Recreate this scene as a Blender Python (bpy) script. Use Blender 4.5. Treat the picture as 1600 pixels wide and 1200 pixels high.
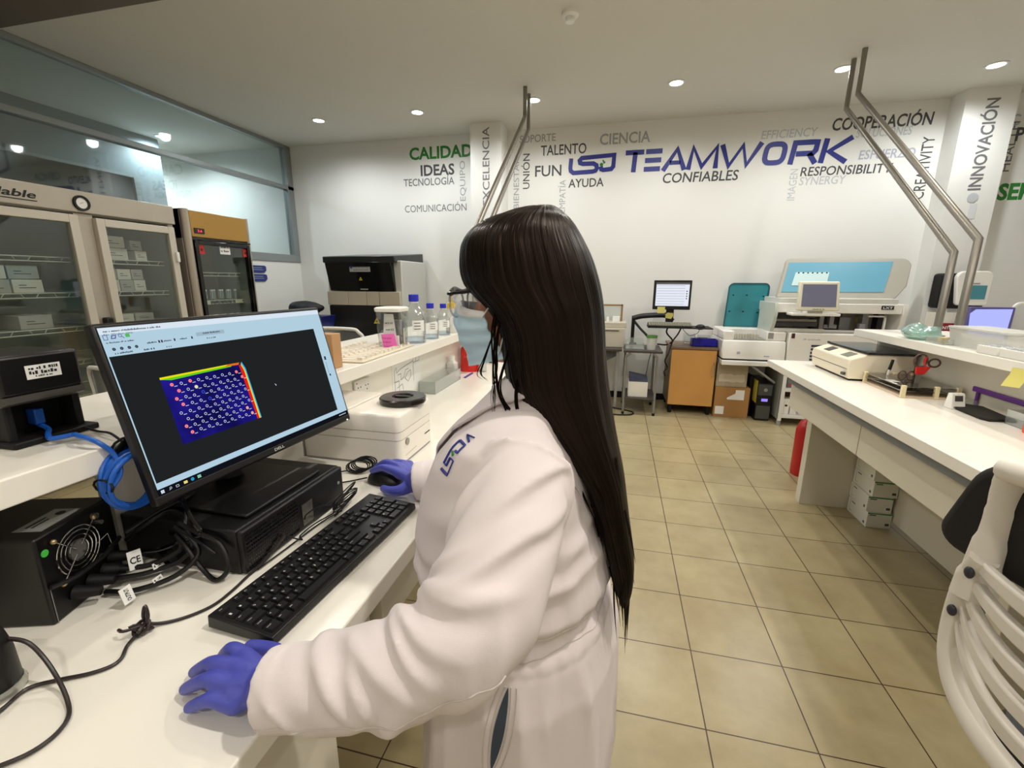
import bpy, bmesh, math, random
from mathutils import Vector, Matrix, noise
PI = math.pi
random.seed(7)
for o in list(bpy.data.objects):
    bpy.data.objects.remove(o)
scene = bpy.context.scene
C = scene.collection

# ------------------------------------------------------------------ camera, world, exposure
cam_data = bpy.data.cameras.new('camera')
cam_data.sensor_width = 36.0
cam_data.lens = 36.0 * 690.7 / 1600.0
cam_data.clip_start = 0.02
cam = bpy.data.objects.new('camera', cam_data)
C.objects.link(cam)
right = Vector((973.246,229.732,3.897)); down = Vector((55.599,-219.019,-974.135))
right.normalize(); down = (down - right * down.dot(right)).normalized()
back = right.cross(-down)
m = Matrix((right, -down, back)).transposed().to_4x4()
m.translation = Vector((0, 0, 1.45))
cam.matrix_world = m
scene.camera = cam
world = bpy.data.worlds.new('world')
scene.world = world
world.use_nodes = True
world.node_tree.nodes['Background'].inputs[0].default_value = (0.8, 0.9, 1.0, 1)
world.node_tree.nodes['Background'].inputs[1].default_value = 0.25
vs = scene.view_settings
vs.view_transform = 'Standard'
vs.look = 'None'
vs.gamma = 1.0
vs.use_curve_mapping = False
vs.exposure = -0.2
LAMP_POWER = 20.0
LAMP_WARM = (1.0, 0.945, 0.85)
LAMP_COOL = (0.93, 0.97, 1.0)

# ------------------------------------------------------------------ materials
def lin(c):
    return tuple((x / 12.92 if x <= 0.04045 else ((x + 0.055) / 1.055) ** 2.4) for x in c)
def rgb(r, g, b):
    return lin((r / 255.0, g / 255.0, b / 255.0)) + (1.0,)
MATS = {}
def mat(name, col, rough=0.5, metal=0.0, noise_amt=0.0, noise_scale=20.0, bump=0.0, bump_scale=200.0, coat=0.0, emit=None, emit_s=0.0, spec=0.5, sub=0.0):
    if name in MATS:
        return MATS[name]
    M = bpy.data.materials.new(name)
    M.use_nodes = True
    nt = M.node_tree
    b = nt.nodes['Principled BSDF']
    b.inputs['Base Color'].default_value = col
    b.inputs['Roughness'].default_value = rough
    b.inputs['Metallic'].default_value = metal
    b.inputs['Specular IOR Level'].default_value = spec
    b.inputs['Coat Weight'].default_value = coat
    if sub:
        b.inputs['Subsurface Weight'].default_value = sub
        b.inputs['Subsurface Radius'].default_value = (0.01, 0.004, 0.002)
    if emit:
        b.inputs['Emission Color'].default_value = emit
        b.inputs['Emission Strength'].default_value = emit_s
    tc = nt.nodes.new('ShaderNodeTexCoord')
    if noise_amt:
        n = nt.nodes.new('ShaderNodeTexNoise')
        n.inputs['Scale'].default_value = noise_scale
        n.inputs['Detail'].default_value = 5
        nt.links.new(tc.outputs['Object'], n.inputs['Vector'])
        mx = nt.nodes.new('ShaderNodeMix')
        mx.data_type = 'RGBA'
        mx.inputs[6].default_value = tuple(c * (1 - noise_amt) for c in col[:3]) + (1,)
        mx.inputs[7].default_value = tuple(min(1, c * (1 + noise_amt)) for c in col[:3]) + (1,)
        nt.links.new(n.outputs['Fac'], mx.inputs[0])
        nt.links.new(mx.outputs[2], b.inputs['Base Color'])
    if bump:
        n2 = nt.nodes.new('ShaderNodeTexNoise')
        n2.inputs['Scale'].default_value = bump_scale
        n2.inputs['Detail'].default_value = 3
        nt.links.new(tc.outputs['Object'], n2.inputs['Vector'])
        bp = nt.nodes.new('ShaderNodeBump')
        bp.inputs['Strength'].default_value = bump
        bp.inputs['Distance'].default_value = 0.002
        nt.links.new(n2.outputs['Fac'], bp.inputs['Height'])
        nt.links.new(bp.outputs['Normal'], b.inputs['Normal'])
    MATS[name] = M
    return M
def glass(name, tint=(1, 1, 1, 1), gloss=0.12, rough=0.02, body=None, body_amt=0.0):
    """thin clear pane or plastic: see-through, a fresnel sheen and a little body colour"""
    if name in MATS:
        return MATS[name]
    M = bpy.data.materials.new(name)
    M.use_nodes = True
    nt = M.node_tree
    nt.nodes.remove(nt.nodes['Principled BSDF'])
    out = nt.nodes['Material Output']
    tr = nt.nodes.new('ShaderNodeBsdfTransparent'); tr.inputs[0].default_value = tint
    gl = nt.nodes.new('ShaderNodeBsdfGlossy'); gl.inputs['Roughness'].default_value = rough
    lw = nt.nodes.new('ShaderNodeLayerWeight'); lw.inputs[0].default_value = 0.35
    mp = nt.nodes.new('ShaderNodeMapRange'); mp.inputs[3].default_value = gloss * 0.35; mp.inputs[4].default_value = min(1, gloss * 5)
    nt.links.new(lw.outputs['Facing'], mp.inputs[0])
    mx = nt.nodes.new('ShaderNodeMixShader')
    nt.links.new(mp.outputs[0], mx.inputs[0])
    if body:
        df = nt.nodes.new('ShaderNodeBsdfDiffuse'); df.inputs[0].default_value = body
        m2 = nt.nodes.new('ShaderNodeMixShader'); m2.inputs[0].default_value = body_amt
        nt.links.new(tr.outputs[0], m2.inputs[1]); nt.links.new(df.outputs[0], m2.inputs[2])
        nt.links.new(m2.outputs[0], mx.inputs[1])
    else:
        nt.links.new(tr.outputs[0], mx.inputs[1])
    nt.links.new(gl.outputs[0], mx.inputs[2])
    nt.links.new(mx.outputs[0], out.inputs[0])
    MATS[name] = M
    return M
def glow(name, col, s):
    if name in MATS:
        return MATS[name]
    M = bpy.data.materials.new(name)
    M.use_nodes = True
    nt = M.node_tree
    nt.nodes.remove(nt.nodes['Principled BSDF'])
    e = nt.nodes.new('ShaderNodeEmission')
    e.inputs[0].default_value = col; e.inputs[1].default_value = s
    nt.links.new(e.outputs[0], nt.nodes['Material Output'].inputs[0])
    MATS[name] = M
    return M

# ------------------------------------------------------------------ mesh helpers
def V(*a): return Vector(a)
class MB:
    def __init__(self): self.v = []; self.f = []; self.m = []
    def add(self, vs, fs, mi=0):
        n = len(self.v); self.v += [tuple(p) for p in vs]
        for f in fs: self.f.append([i + n for i in f]); self.m.append(mi)
        return self
    def box(self, a, b, mi=0, M=None):
        x0, y0, z0 = a; x1, y1, z1 = b
        vs = [V(x0,y0,z0),V(x1,y0,z0),V(x1,y1,z0),V(x0,y1,z0),V(x0,y0,z1),V(x1,y0,z1),V(x1,y1,z1),V(x0,y1,z1)]
        if M: vs = [M @ p for p in vs]
        return self.add(vs, [(3,2,1,0),(4,5,6,7),(0,1,5,4),(1,2,6,5),(2,3,7,6),(3,0,4,7)], mi)
    def hexa(self, vs, mi=0):
        return self.add(vs, [(3,2,1,0),(4,5,6,7),(0,1,5,4),(1,2,6,5),(2,3,7,6),(3,0,4,7)], mi)
    def loft(self, rings, mi=0, cap=True, closed=True):
        n = len(rings[0]); vs = [p for r in rings for p in r]; fs = []
        for i in range(len(rings) - 1):
            for j in range(n if closed else n - 1):
                k = (j + 1) % n
                fs.append((i*n+j, i*n+k, (i+1)*n+k, (i+1)*n+j))
        if cap:
            fs.append(tuple(range(n))[::-1]); fs.append(tuple((len(rings)-1)*n + j for j in range(n)))
        return self.add(vs, fs, mi)
    def cyl(self, p0, p1, r0, r1=None, n=20, mi=0):
        p0 = Vector(p0); p1 = Vector(p1); r1 = r0 if r1 is None else r1
        d = (p1 - p0).normalized(); a = d.orthogonal().normalized(); b = d.cross(a)
        ring = lambda p, r: [p + (a * math.cos(2*PI*i/n) + b * math.sin(2*PI*i/n)) * r for i in range(n)]
        return self.loft([ring(p0, r0), ring(p1, r1)], mi)
    def tube(self, pts, r, n=8, mi=0, smooth=0, closed=False, flat=None):
        pts = [Vector(p) for p in pts]
        if smooth: pts = spline(pts, smooth, closed)
        N = len(pts); rings = []; a = None
        for i, p in enumerate(pts):
            q0 = pts[(i-1) % N] if (closed or i > 0) else p
            q1 = pts[(i+1) % N] if (closed or i < N-1) else p
            d = (q1 - q0).normalized() if (q1 - q0).length > 1e-9 else Vector((0,0,1))
            if a is None: a = d.orthogonal().normalized()
            else:
                a = a - d * a.dot(d)
                a = a.normalized() if a.length > 1e-6 else d.orthogonal().normalized()
            b = d.cross(a)
            rr = r[min(int(i * len(r) / N), len(r)-1)] if isinstance(r, (list, tuple)) else r
            if callable(r): rr = r(i / max(1, N-1))
            rings.append([p + (a * math.cos(2*PI*k/n) + b * math.sin(2*PI*k/n) * (flat or 1)) * rr for k in range(n)])
        if closed:
            rings.append(rings[0]); return self.loft(rings, mi, cap=False)
        return self.loft(rings, mi)
    def lathe(self, prof, c=(0,0,0), n=28, mi=0, M=None):
        c = Vector(c)
        rings = []
        for r, z in prof:
            ring = [Vector((r*math.cos(2*PI*i/n), r*math.sin(2*PI*i/n), z)) for i in range(n)]
            rings.append([(M @ p if M else p) + c for p in ring])
        return self.loft(rings, mi)
    def sphere(self, c, r, n=16, m=10, mi=0):
        c = Vector(c); r = (r, r, r) if isinstance(r, (int, float)) else r
        rings = [[c + V(r[0]*math.sin(PI*i/m)*math.cos(2*PI*j/n), r[1]*math.sin(PI*i/m)*math.sin(2*PI*j/n), r[2]*math.cos(PI*i/m)) for j in range(n)] for i in range(m+1)]
        rings[0] = [p + V(0.0001*math.cos(k), 0.0001*math.sin(k), 0) for k, p in enumerate(rings[0])]
        return self.loft(rings[::-1], mi)
    def prism(self, poly, o, ax, ay, az, mi=0):
        """poly: 2-D points, o + x*ax + y*ay, extruded along az"""
        o, ax, ay, az = Vector(o), Vector(ax), Vector(ay), Vector(az)
        r0 = [o + ax*x + ay*y for x, y in poly]
        return self.loft([r0, [p + az for p in r0]], mi)
    def stroke(self, path, w, o, ax, ay, az, mi=0, closed=False):
        """a flat ribbon of width w along a 2-D path, standing az off the surface"""
        o, ax, ay, az = Vector(o), Vector(ax), Vector(ay), Vector(az)
        P = [Vector(p) for p in path]; n = len(P); L = []; Rr = []
        for i in range(n):
            a = P[i-1] if (i > 0 or closed) else None
            b = P[(i+1) % n] if (i < n-1 or closed) else None
            d0 = (P[i] - a).normalized() if a is not None else None
            d1 = (b - P[i]).normalized() if b is not None else None
            d = ((d0 or d1) + (d1 or d0)).normalized()
            nrm = Vector((-d.y, d.x))
            k = 1.0
            if d0 is not None and d1 is not None: k = 1 / max(0.72, nrm.dot(Vector((-d0.y, d0.x))))
            L.append(P[i] + nrm * w/2 * k); Rr.append(P[i] - nrm * w/2 * k)
        vs = [o + ax*p.x + ay*p.y + az for p in L] + [o + ax*p.x + ay*p.y + az for p in Rr]
        return self.add(vs, [(i, n+i, n+(i+1) % n, (i+1) % n) for i in range(n if closed else n-1)], mi)
    def text(self, s, o, ax, ay, w, h, mi=0, bold=0.0, lift=0.001, shear=0.0, fit=True):
        """lettering filling w x h (h = capital height); ax, ay unit vectors on the surface"""
        vs, fs, bw, bh = text_mesh(s, bold, shear)
        o, ax, ay = Vector(o), Vector(ax).normalized(), Vector(ay).normalized()
        nz = ax.cross(ay)
        sx = w / bw; sy = h / CAP
        return self.add([o + ax*(x*sx) + ay*(y*sy) + nz*lift for x, y in vs], fs, mi)
    def greek(self, o, ax, ay, w, h, seed=1, mi=0, lift=0.0008):
        """print too small to read: a line of short dark dashes w long and h high"""
        rnd = random.Random(seed); o, ax, ay = Vector(o), Vector(ax).normalized(), Vector(ay).normalized(); nz = ax.cross(ay); x = 0.0
        while x < w*0.97:
            d = min(w - x, h*rnd.uniform(0.35,0.75)); y0 = h*rnd.choice((0.0,0.0,0.12)); y1 = h*rnd.choice((0.7,0.72,1.0))
            self.add([o+ax*x+ay*y0+nz*lift, o+ax*(x+d)+ay*y0+nz*lift, o+ax*(x+d)+ay*y1+nz*lift, o+ax*x+ay*y1+nz*lift], [(0,1,2,3)], mi)
            x += d + h*(0.22 if rnd.random() < 0.8 else 0.8)
        return self
    def build(self, name, mats, parent=None, bevel=0.0, seg=2, angle=35, sub=0, flat=False, label=None):
        me = bpy.data.meshes.new(name)
        me.from_pydata(self.v, [], self.f)
        for mm in (mats if isinstance(mats, (list, tuple)) else [mats]): me.materials.append(mm)
        me.polygons.foreach_set('material_index', self.m)
        bm = bmesh.new(); bm.from_mesh(me)
        bmesh.ops.recalc_face_normals(bm, faces=bm.faces)
        bm.to_mesh(me); bm.free()
        if not flat:
            me.polygons.foreach_set('use_smooth', [True]*len(me.polygons))
            me.set_sharp_from_angle(angle=math.radians(angle))
        o = bpy.data.objects.new(name, me)
        C.objects.link(o)
        if parent is not None: o.parent = parent
        if bevel:
            b = o.modifiers.new('bevel', 'BEVEL'); b.width = bevel; b.segments = seg; b.limit_method = 'ANGLE'; b.angle_limit = math.radians(40); b.harden_normals = False
        if sub:
            s = o.modifiers.new('sub', 'SUBSURF'); s.levels = sub; s.render_levels = sub
        if label: o['label'] = label
        return o
def wm(o):
    b = o.matrix_basis
    return wm(o.parent) @ o.matrix_parent_inverse @ b if o.parent is not None else b.copy()
def w_build(self, name, mats, parent, **k):
    o = self.build(name, mats, None, **k)
    o.parent = parent
    o.matrix_parent_inverse = wm(parent).inverted()
    return o
MB.w = w_build
def spline(P, k, closed=False):
    out = []; n = len(P)
    for i in range(n if closed else n-1):
        p0 = P[(i-1) % n] if (closed or i > 0) else P[0]*2 - P[1]
        p1 = P[i]; p2 = P[(i+1) % n]
        p3 = P[(i+2) % n] if (closed or i < n-2) else P[-1]*2 - P[-2]
        for j in range(k):
            t = j / k
            out.append(0.5*((2*p1) + (p2-p0)*t + (2*p0-5*p1+4*p2-p3)*t*t + (3*p1-p0-3*p2+p3)*t**3))
    if not closed: out.append(P[-1])
    return out
CAP = 0.729
_TXT = {}
def text_mesh(s, bold=0.0, shear=0.0):
    if 'M' in s: bold = 0.0        # offset outlines close up the M
    key = (s, bold, shear)
    if key not in _TXT:
        cu = bpy.data.curves.new('lettering', 'FONT'); cu.body = s; cu.offset = bold; cu.shear = shear; cu.resolution_u = 3
        ob = bpy.data.objects.new('lettering', cu); C.objects.link(ob)
        dg = bpy.context.evaluated_depsgraph_get()
        me = bpy.data.meshes.new_from_object(ob.evaluated_get(dg))
        x0 = min(v.co.x for v in me.vertices); x1 = max(v.co.x for v in me.vertices)
        _TXT[key] = ([(v.co.x - x0, v.co.y) for v in me.vertices], [tuple(p.vertices) for p in me.polygons], x1 - x0, CAP)
        bpy.data.objects.remove(ob); bpy.data.curves.remove(cu); bpy.data.meshes.remove(me)
    return _TXT[key]
def tag(o, label, cat, group=None, kind=None):
    o['label'] = label; o['category'] = cat
    if group: o['group'] = group
    if kind: o['kind'] = kind
    return o
def thing(name, label, cat, loc=(0, 0, 0), rz=0.0, group=None):
    o = bpy.data.objects.new(name, None); C.objects.link(o)
    o.empty_display_size = 0.05
    o.location = loc; o.rotation_euler = (0, 0, rz)
    return tag(o, label, cat, group)
def struct(name, mb, mats, **k):
    o = mb.build(name, mats, **k); o['kind'] = 'structure'; return o
def dup(root, loc=None, rz=None, label=None):
    r = root.copy(); C.objects.link(r)
    if loc is not None: r.location = loc
    if rz is not None: r.rotation_euler = (0, 0, rz)
    if label: r['label'] = label
    for ch in list(root.children):
        c = ch.copy(); C.objects.link(c); c.parent = r
        for g in list(ch.children):
            d = g.copy(); C.objects.link(d); d.parent = c
    return r
def B(a, b, mi=0): return MB().box(a, b, mi)
X_, Y_, Z_ = V(1,0,0), V(0,1,0), V(0,0,1)

# ------------------------------------------------------------------ room materials
wallm = mat('wall_paint', rgb(232,231,226), 0.6, noise_amt=0.02, noise_scale=3, bump=0.05, bump_scale=60)
ceilm = mat('ceiling_paint', rgb(216,213,204), 0.8, noise_amt=0.02, noise_scale=2)
beamm = mat('dark_beam_paint', rgb(105,95,85), 0.7)
alum = mat('grey_aluminium', rgb(150,156,156), 0.4, 0.5)
laminate = mat('white_laminate', rgb(240,236,226), 0.28, noise_amt=0.015, noise_scale=4)
edgem = mat('cream_edge_band', rgb(222,214,194), 0.4)
panelm = mat('cream_panel', rgb(218,212,196), 0.45, noise_amt=0.02, noise_scale=3)
greym = mat('grey_strip', rgb(110,114,116), 0.4)
black = mat('black_plastic', rgb(15,14,14), 0.4, bump=0.06, bump_scale=600, spec=0.4)
blackg = mat('black_gloss', rgb(10,10,11), 0.12)
blackm = mat('black_matte', rgb(12,11,11), 0.6, spec=0.35)
white = mat('white_plastic', rgb(236,234,228), 0.35)
whitew = mat('warm_white_plastic', rgb(232,222,200), 0.4)
paper = mat('white_paper', rgb(240,240,238), 0.8)
ink = mat('black_ink', rgb(30,30,32), 0.7)
steel = mat('brushed_steel', rgb(142,138,130), 0.42, 0.75, noise_amt=0.06, noise_scale=60)
chrome = mat('chrome', rgb(215,215,215), 0.12, 1.0)
greyp = mat('grey_plastic', rgb(150,150,146), 0.45)
clear = glass('clear_glass', (0.96,0.98,0.98,1), 0.14)
plastic_clear = glass('clear_plastic', (0.92,0.95,0.94,1), 0.14, 0.12, rgb(235,240,238), 0.14)
cloudy = glass('cloudy_plastic', (0.92,0.93,0.92,1), 0.08, 0.3, rgb(240,240,236), 0.55)

def tile_floor():
    M = bpy.data.materials.new('floor_tiles'); M.use_nodes = True
    nt = M.node_tree; b = nt.nodes['Principled BSDF']; b.inputs['Roughness'].default_value = 0.3
    tc = nt.nodes.new('ShaderNodeTexCoord')
    mp = nt.nodes.new('ShaderNodeMapping')
    T = 0.334
    mp.inputs['Location'].default_value = (-0.364/T+20, -4.631/T+20, 0)
    mp.inputs['Scale'].default_value = (1/T, 1/T, 1)
    nt.links.new(tc.outputs['Object'], mp.inputs['Vector'])
    br = nt.nodes.new('ShaderNodeTexBrick')
    br.offset = 0.0; br.squash = 1.0
    br.inputs['Scale'].default_value = 1.0
    br.inputs['Brick Width'].default_value = 1.0; br.inputs['Row Height'].default_value = 1.0
    br.inputs['Mortar Size'].default_value = 0.007; br.inputs['Mortar Smooth'].default_value = 0.1
    br.inputs['Color1'].default_value = rgb(185,173,139); br.inputs['Color2'].default_value = rgb(177,165,133); br.inputs['Mortar'].default_value = rgb(70,50,38)
    nt.links.new(mp.outputs[0], br.inputs['Vector'])
    n = nt.nodes.new('ShaderNodeTexNoise'); n.inputs['Scale'].default_value = 4.0; n.inputs['Detail'].default_value = 7; n.inputs['Roughness'].default_value = 0.62
    nt.links.new(tc.outputs['Object'], n.inputs['Vector'])
    cr = nt.nodes.new('ShaderNodeValToRGB')
    cr.color_ramp.elements[0].position = 0.32; cr.color_ramp.elements[0].color = rgb(196,180,146)
    cr.color_ramp.elements[1].position = 0.68; cr.color_ramp.elements[1].color = rgb(246,242,226)
    nt.links.new(n.outputs['Fac'], cr.inputs[0])
    mx = nt.nodes.new('ShaderNodeMix'); mx.data_type = 'RGBA'; mx.blend_type = 'MULTIPLY'; mx.inputs[0].default_value = 0.55
    nt.links.new(br.outputs['Color'], mx.inputs[6]); nt.links.new(cr.outputs[0], mx.inputs[7])
    nt.links.new(mx.outputs[2], b.inputs['Base Color'])
    bp = nt.nodes.new('ShaderNodeBump'); bp.inputs['Strength'].default_value = 0.4; bp.inputs['Distance'].default_value = 0.003; bp.invert = True
    nt.links.new(br.outputs['Fac'], bp.inputs['Height']); nt.links.new(bp.outputs['Normal'], b.inputs['Normal'])
    return M
CZ = 3.215; XL = -4.47; XR = 4.7; YB = 5.70; YF = -2.3
struct('floor', B((-8.0, YF, -0.1), (XR, YB, 0)), tile_floor(), flat=True)
struct('ceiling', B((-8.0, YF, CZ), (XR, YB, CZ+0.1)), ceilm, flat=True)
struct('wall_back', B((-8.0, YB, -0.1), (XR, YB+0.1, CZ+0.1)), wallm, flat=True)
struct('wall_right', B((XR, YF, -0.1), (XR+0.1, YB, CZ+0.1)), wallm, flat=True)
struct('wall_front', B((-8.0, YF-0.1, -0.1), (XR, YF, CZ+0.1)), wallm, flat=True)
struct('wall_left', B((XL-0.08, YF, 0), (XL, YB, 1.70)), wallm, flat=True)
struct('trim_1', B((-1.77, 5.36, 0), (-1.40, YB, CZ)), wallm, flat=True)['label'] = 'white pillar on the back wall behind the steel poles'
struct('trim_2', B((3.06, 5.47, 0), (3.47, YB, CZ)), wallm, flat=True)['label'] = 'white pillar at the right of the back wall'
struct('trim_3', B((XL, 1.9, 3.165), (XR, 2.66, CZ)), beamm, flat=True)['label'] = 'dark ceiling beam'
struct('baseboard_back', B((XL, 5.685, 0), (3.06, YB, 0.08)), blackm, flat=True)
# glazed partition on the left: frame and panes of window_1
fr = MB()
fr.box((XL-0.07, YF, 1.70), (XL+0.015, YB, 1.80))
fr.box((XL-0.07, YF, 2.655), (XL+0.015, YB-0.0, 2.705))
fr.box((XL-0.05, YF, 3.17), (XL+0.01, YB, CZ))
fr.box((XL-0.07, YB-0.11, 1.80), (XL+0.015, YB, CZ))
for y in (-0.6,):
    fr.box((XL-0.07, y-0.04, 1.80), (XL+0.012, y+0.04, CZ))
win = struct('window_1', fr, alum, bevel=0.004)
pane = glass('partition_glass', (0.78,0.86,0.87,1), 0.14, 0.03)
for z0, z1 in ((1.80, 2.655), (2.705, 3.17)):
    o = B((XL-0.03, -0.56, z0), (XL-0.022, YB-0.11, z1)).build('pane', pane, win, flat=True)
    o = B((XL-0.03, YF, z0), (XL-0.022, -0.64, z1)).build('pane', pane, win, flat=True)
# room beyond the glass
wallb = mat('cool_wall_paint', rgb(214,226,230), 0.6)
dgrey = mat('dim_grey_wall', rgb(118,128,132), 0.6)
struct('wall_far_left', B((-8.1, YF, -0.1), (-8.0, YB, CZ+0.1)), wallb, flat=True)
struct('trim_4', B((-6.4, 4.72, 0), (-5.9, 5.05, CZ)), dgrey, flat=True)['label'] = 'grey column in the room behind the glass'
fw = struct('window_2', MB().box((-5.98, 1.0, 2.0), (-5.9, 4.72, 2.06)).box((-5.98, 1.0, 2.68), (-5.9, 4.72, 2.71)).box((-5.98, 4.66, 2.06), (-5.9, 4.72, 2.68)), alum)
B((-5.95, 1.0, 2.06), (-5.94, 4.66, 2.68)).build('pane', mat('dark_pane', rgb(38,46,48), 0.15), fw, flat=True)
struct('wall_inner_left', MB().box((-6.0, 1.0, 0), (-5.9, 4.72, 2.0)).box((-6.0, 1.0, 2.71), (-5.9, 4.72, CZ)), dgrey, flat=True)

# ------------------------------------------------------------------ ceiling lamps: each with its own light
rim = mat('lamp_rim', rgb(225,225,225), 0.4)
LG = 'recessed ceiling downlights'
def downlight(x, y, label, power=1.0, col=LAMP_WARM, angle=168, zc=CZ):
    t = thing('ceiling_downlight', label, 'ceiling lamp', (x, y, zc), 0, LG)
    MB().lathe([(0.075,0.0),(0.075,-0.006),(0.060,-0.008),(0.056,-0.002),(0.056,0.0)], n=28).build('rim', rim, t)
    MB().cyl((0,0,-0.004), (0,0,-0.001), 0.056, n=24).build('lens', glow('lamp_lens', (1.0,0.97,0.98,1), 14.0), t)
    L = bpy.data.lights.new('lamp_light', 'SPOT'); L.energy = LAMP_POWER * power * 4; L.spot_size = math.radians(angle); L.spot_blend = 0.75; L.shadow_soft_size = 0.05; L.color = col
    lo = bpy.data.objects.new('lamp_light', L); C.objects.link(lo); lo.parent = t; lo.location = (0, 0, -0.03)
    return t

# back row of downlights, then the room beyond the glass, then lamps out of frame
NAMES = ['downlight nearest the glass partition in the back row', 'second downlight from the glass partition in the back row',
         'downlight beside the left pair of steel poles', 'middle downlight in the ceiling above the blue lettering', 'downlight beside the right pair of steel poles',
         'downlight at the far right above the white pillar']
for i, (x, y) in enumerate(((-3.404,4.886), (-2.206,4.897), (-0.929,4.85), (0.406,4.748), (1.746,4.772), (2.942,4.973))):
    downlight(x, y, 'lit ' + NAMES[i], 0.75, (0.94,0.98,1.0) if i in (0, 1, 5) else (0.98,0.985,0.97))
for (x, y), n in zip(((-5.986,4.547), (-5.719,4.95), (-7.049,5.106), (-8.371,5.27)), ('largest lit downlight seen through the upper glass pane', 'small lit downlight seen through the upper pane above the grey column', 'right one of two downlights above the dark inner window', 'left one of two downlights above the dark inner window')):
    downlight(max(x, -7.8), y, n, 1.9, LAMP_COOL)
for x, y, p in ((-2.3, 2.75, 0.9), (0.1, 2.75, 1.0), (2.0, 2.75, 1.25), (0.75, 0.75, 1.5), (-1.6, 0.75, 0.55), (2.6, 0.75, 0.9), (0.4, -1.2, 0.9), (-2.6, -1.2, 0.5), (2.6, -1.2, 0.5), (-6.9, 2.2, 2.0)):
    downlight(x, y, 'lit downlight out of frame over the front of the room', p)
t = thing('smoke_detector', 'round white smoke detector on the ceiling near the top edge', 'smoke detector', (-0.421,3.462,3.215))
MB().lathe([(0.058,0.0),(0.058,-0.018),(0.05,-0.026),(0.03,-0.03),(0.0,-0.03)]).build('base', white, t)
MB().lathe([(0.034,-0.026),(0.034,-0.048),(0.028,-0.056),(0.0,-0.057)]).build('sensor_head', white, t)

# ------------------------------------------------------------------ benches
DZ = 0.90
SZ = 1.165
def pole(x, y, y2, z1, z2, zb, label):
    t = thing('steel_pole', label, 'pole', (x, y2, zb), 0, 'bent steel poles from bench to ceiling')
    r = 0.019
    MB().tube([(x,y,CZ-0.002),(x,y,z1),(x,y2,z2),(x,y2,zb)], r, 16).w('tube', steel, t, angle=50)
    MB().lathe([(0.0,0),(0.04,0),(0.04,0.006),(0.022,0.01)], (x,y2,zb)).w('flange', steel, t)
# left bench
t = thing('lab_bench', 'long white laminate lab bench the person leans on', 'lab bench', (-0.68, 1.5, 0))
MB().box((-1.28,-0.9,DZ-0.04), (-0.405,3.55,DZ)).w('worktop', laminate, t, bevel=0.003)
MB().box((-1.275,0.28,DZ), (-1.25,0.62,SZ-0.045)).w('upstand', laminate, t)
for a_, b_ in ((-0.9,0.30),(0.60,3.5)): MB().box((-0.99,a_,DZ), (-0.9555,b_,SZ-0.045)).w('upstand', laminate, t)
MB().box((-1.29,-0.9,SZ-0.045), (-0.86,3.5,SZ)).w('shelf', laminate, t, bevel=0.003)
MB().box((-0.98,-0.9,0.06), (-0.95,3.5,DZ-0.04)).w('back_panel', panelm, t)
MB().box((-0.95,-0.9,0.0), (-0.43,0.52,DZ-0.042)).w('pedestal', panelm, t, bevel=0.003)
MB().box((-0.8,0.62,0.745), (-0.44,0.66,DZ-0.04)).box((-0.8,0.69,0.745), (-0.43,1.35,DZ-0.04)).w('drawer', panelm, t, bevel=0.003)
MB().box((-0.95,3.2,0.0), (-0.46,3.5,DZ-0.042)).w('end_panel', panelm, t)
# right bench
t2 = thing('lab_bench', 'right white lab bench with grey strip and kit boxes underneath', 'lab bench', (1.4, 2, 0))
MB().box((1.09,-0.2,DZ-0.045), (1.68,3.54,DZ)).w('worktop', laminate, t2, bevel=0.003)
MB().box((1.098,-0.2,0.825), (1.66,3.12,DZ-0.045)).w('grey_strip', greym, t2)
ap = MB()
for y0, y1 in ((-0.2,1.2),(1.206,2.28),(2.286,3.16)): ap.box((1.135,y0,0.655), (1.155,y1,0.825))
ap.w('apron', panelm, t2, bevel=0.002)
MB().box((1.26,3.09,0.0), (1.66,3.16,0.70)).w('leg_panel', panelm, t2, bevel=0.003)
MB().box((1.27,1.55,0.0), (1.68,1.62,0.70)).w('leg_panel', panelm, t2, bevel=0.003)
MB().box((1.68,-0.2,0.05), (1.71,3.2,DZ-0.045)).w('back_panel', panelm, t2)
MB().box((1.64,-0.2,DZ), (1.67,3.3,1.115)).w('upstand', panelm, t2)
MB().box((1.50,-0.2,1.115), (2.0,3.3,1.16)).w('shelf', laminate, t2, bevel=0.003)
MB().box((1.71,-0.2,DZ-0.045), (2.3,3.54,DZ)).w('worktop', laminate, t2, bevel=0.003)
MB().box((2.2,-0.2,0), (2.24,3.5,DZ-0.045)).w('end_panel', panelm, t2)
pole(1.75, 4.43, 2.81, 2.90, 1.665, 1.16, 'nearer bent steel pole of the right pair')
pole(1.75, 4.60, 2.965, 2.85, 1.61, 1.16, 'farther bent steel pole of the right pair')
pole(-0.95, 4.53, 2.92, 2.96, 1.75, SZ, 'left bent steel pole above the person')
pole(-0.95, 4.70, 3.09, 2.90, 1.70, SZ, 'right bent steel pole of the pair above the person')

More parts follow.
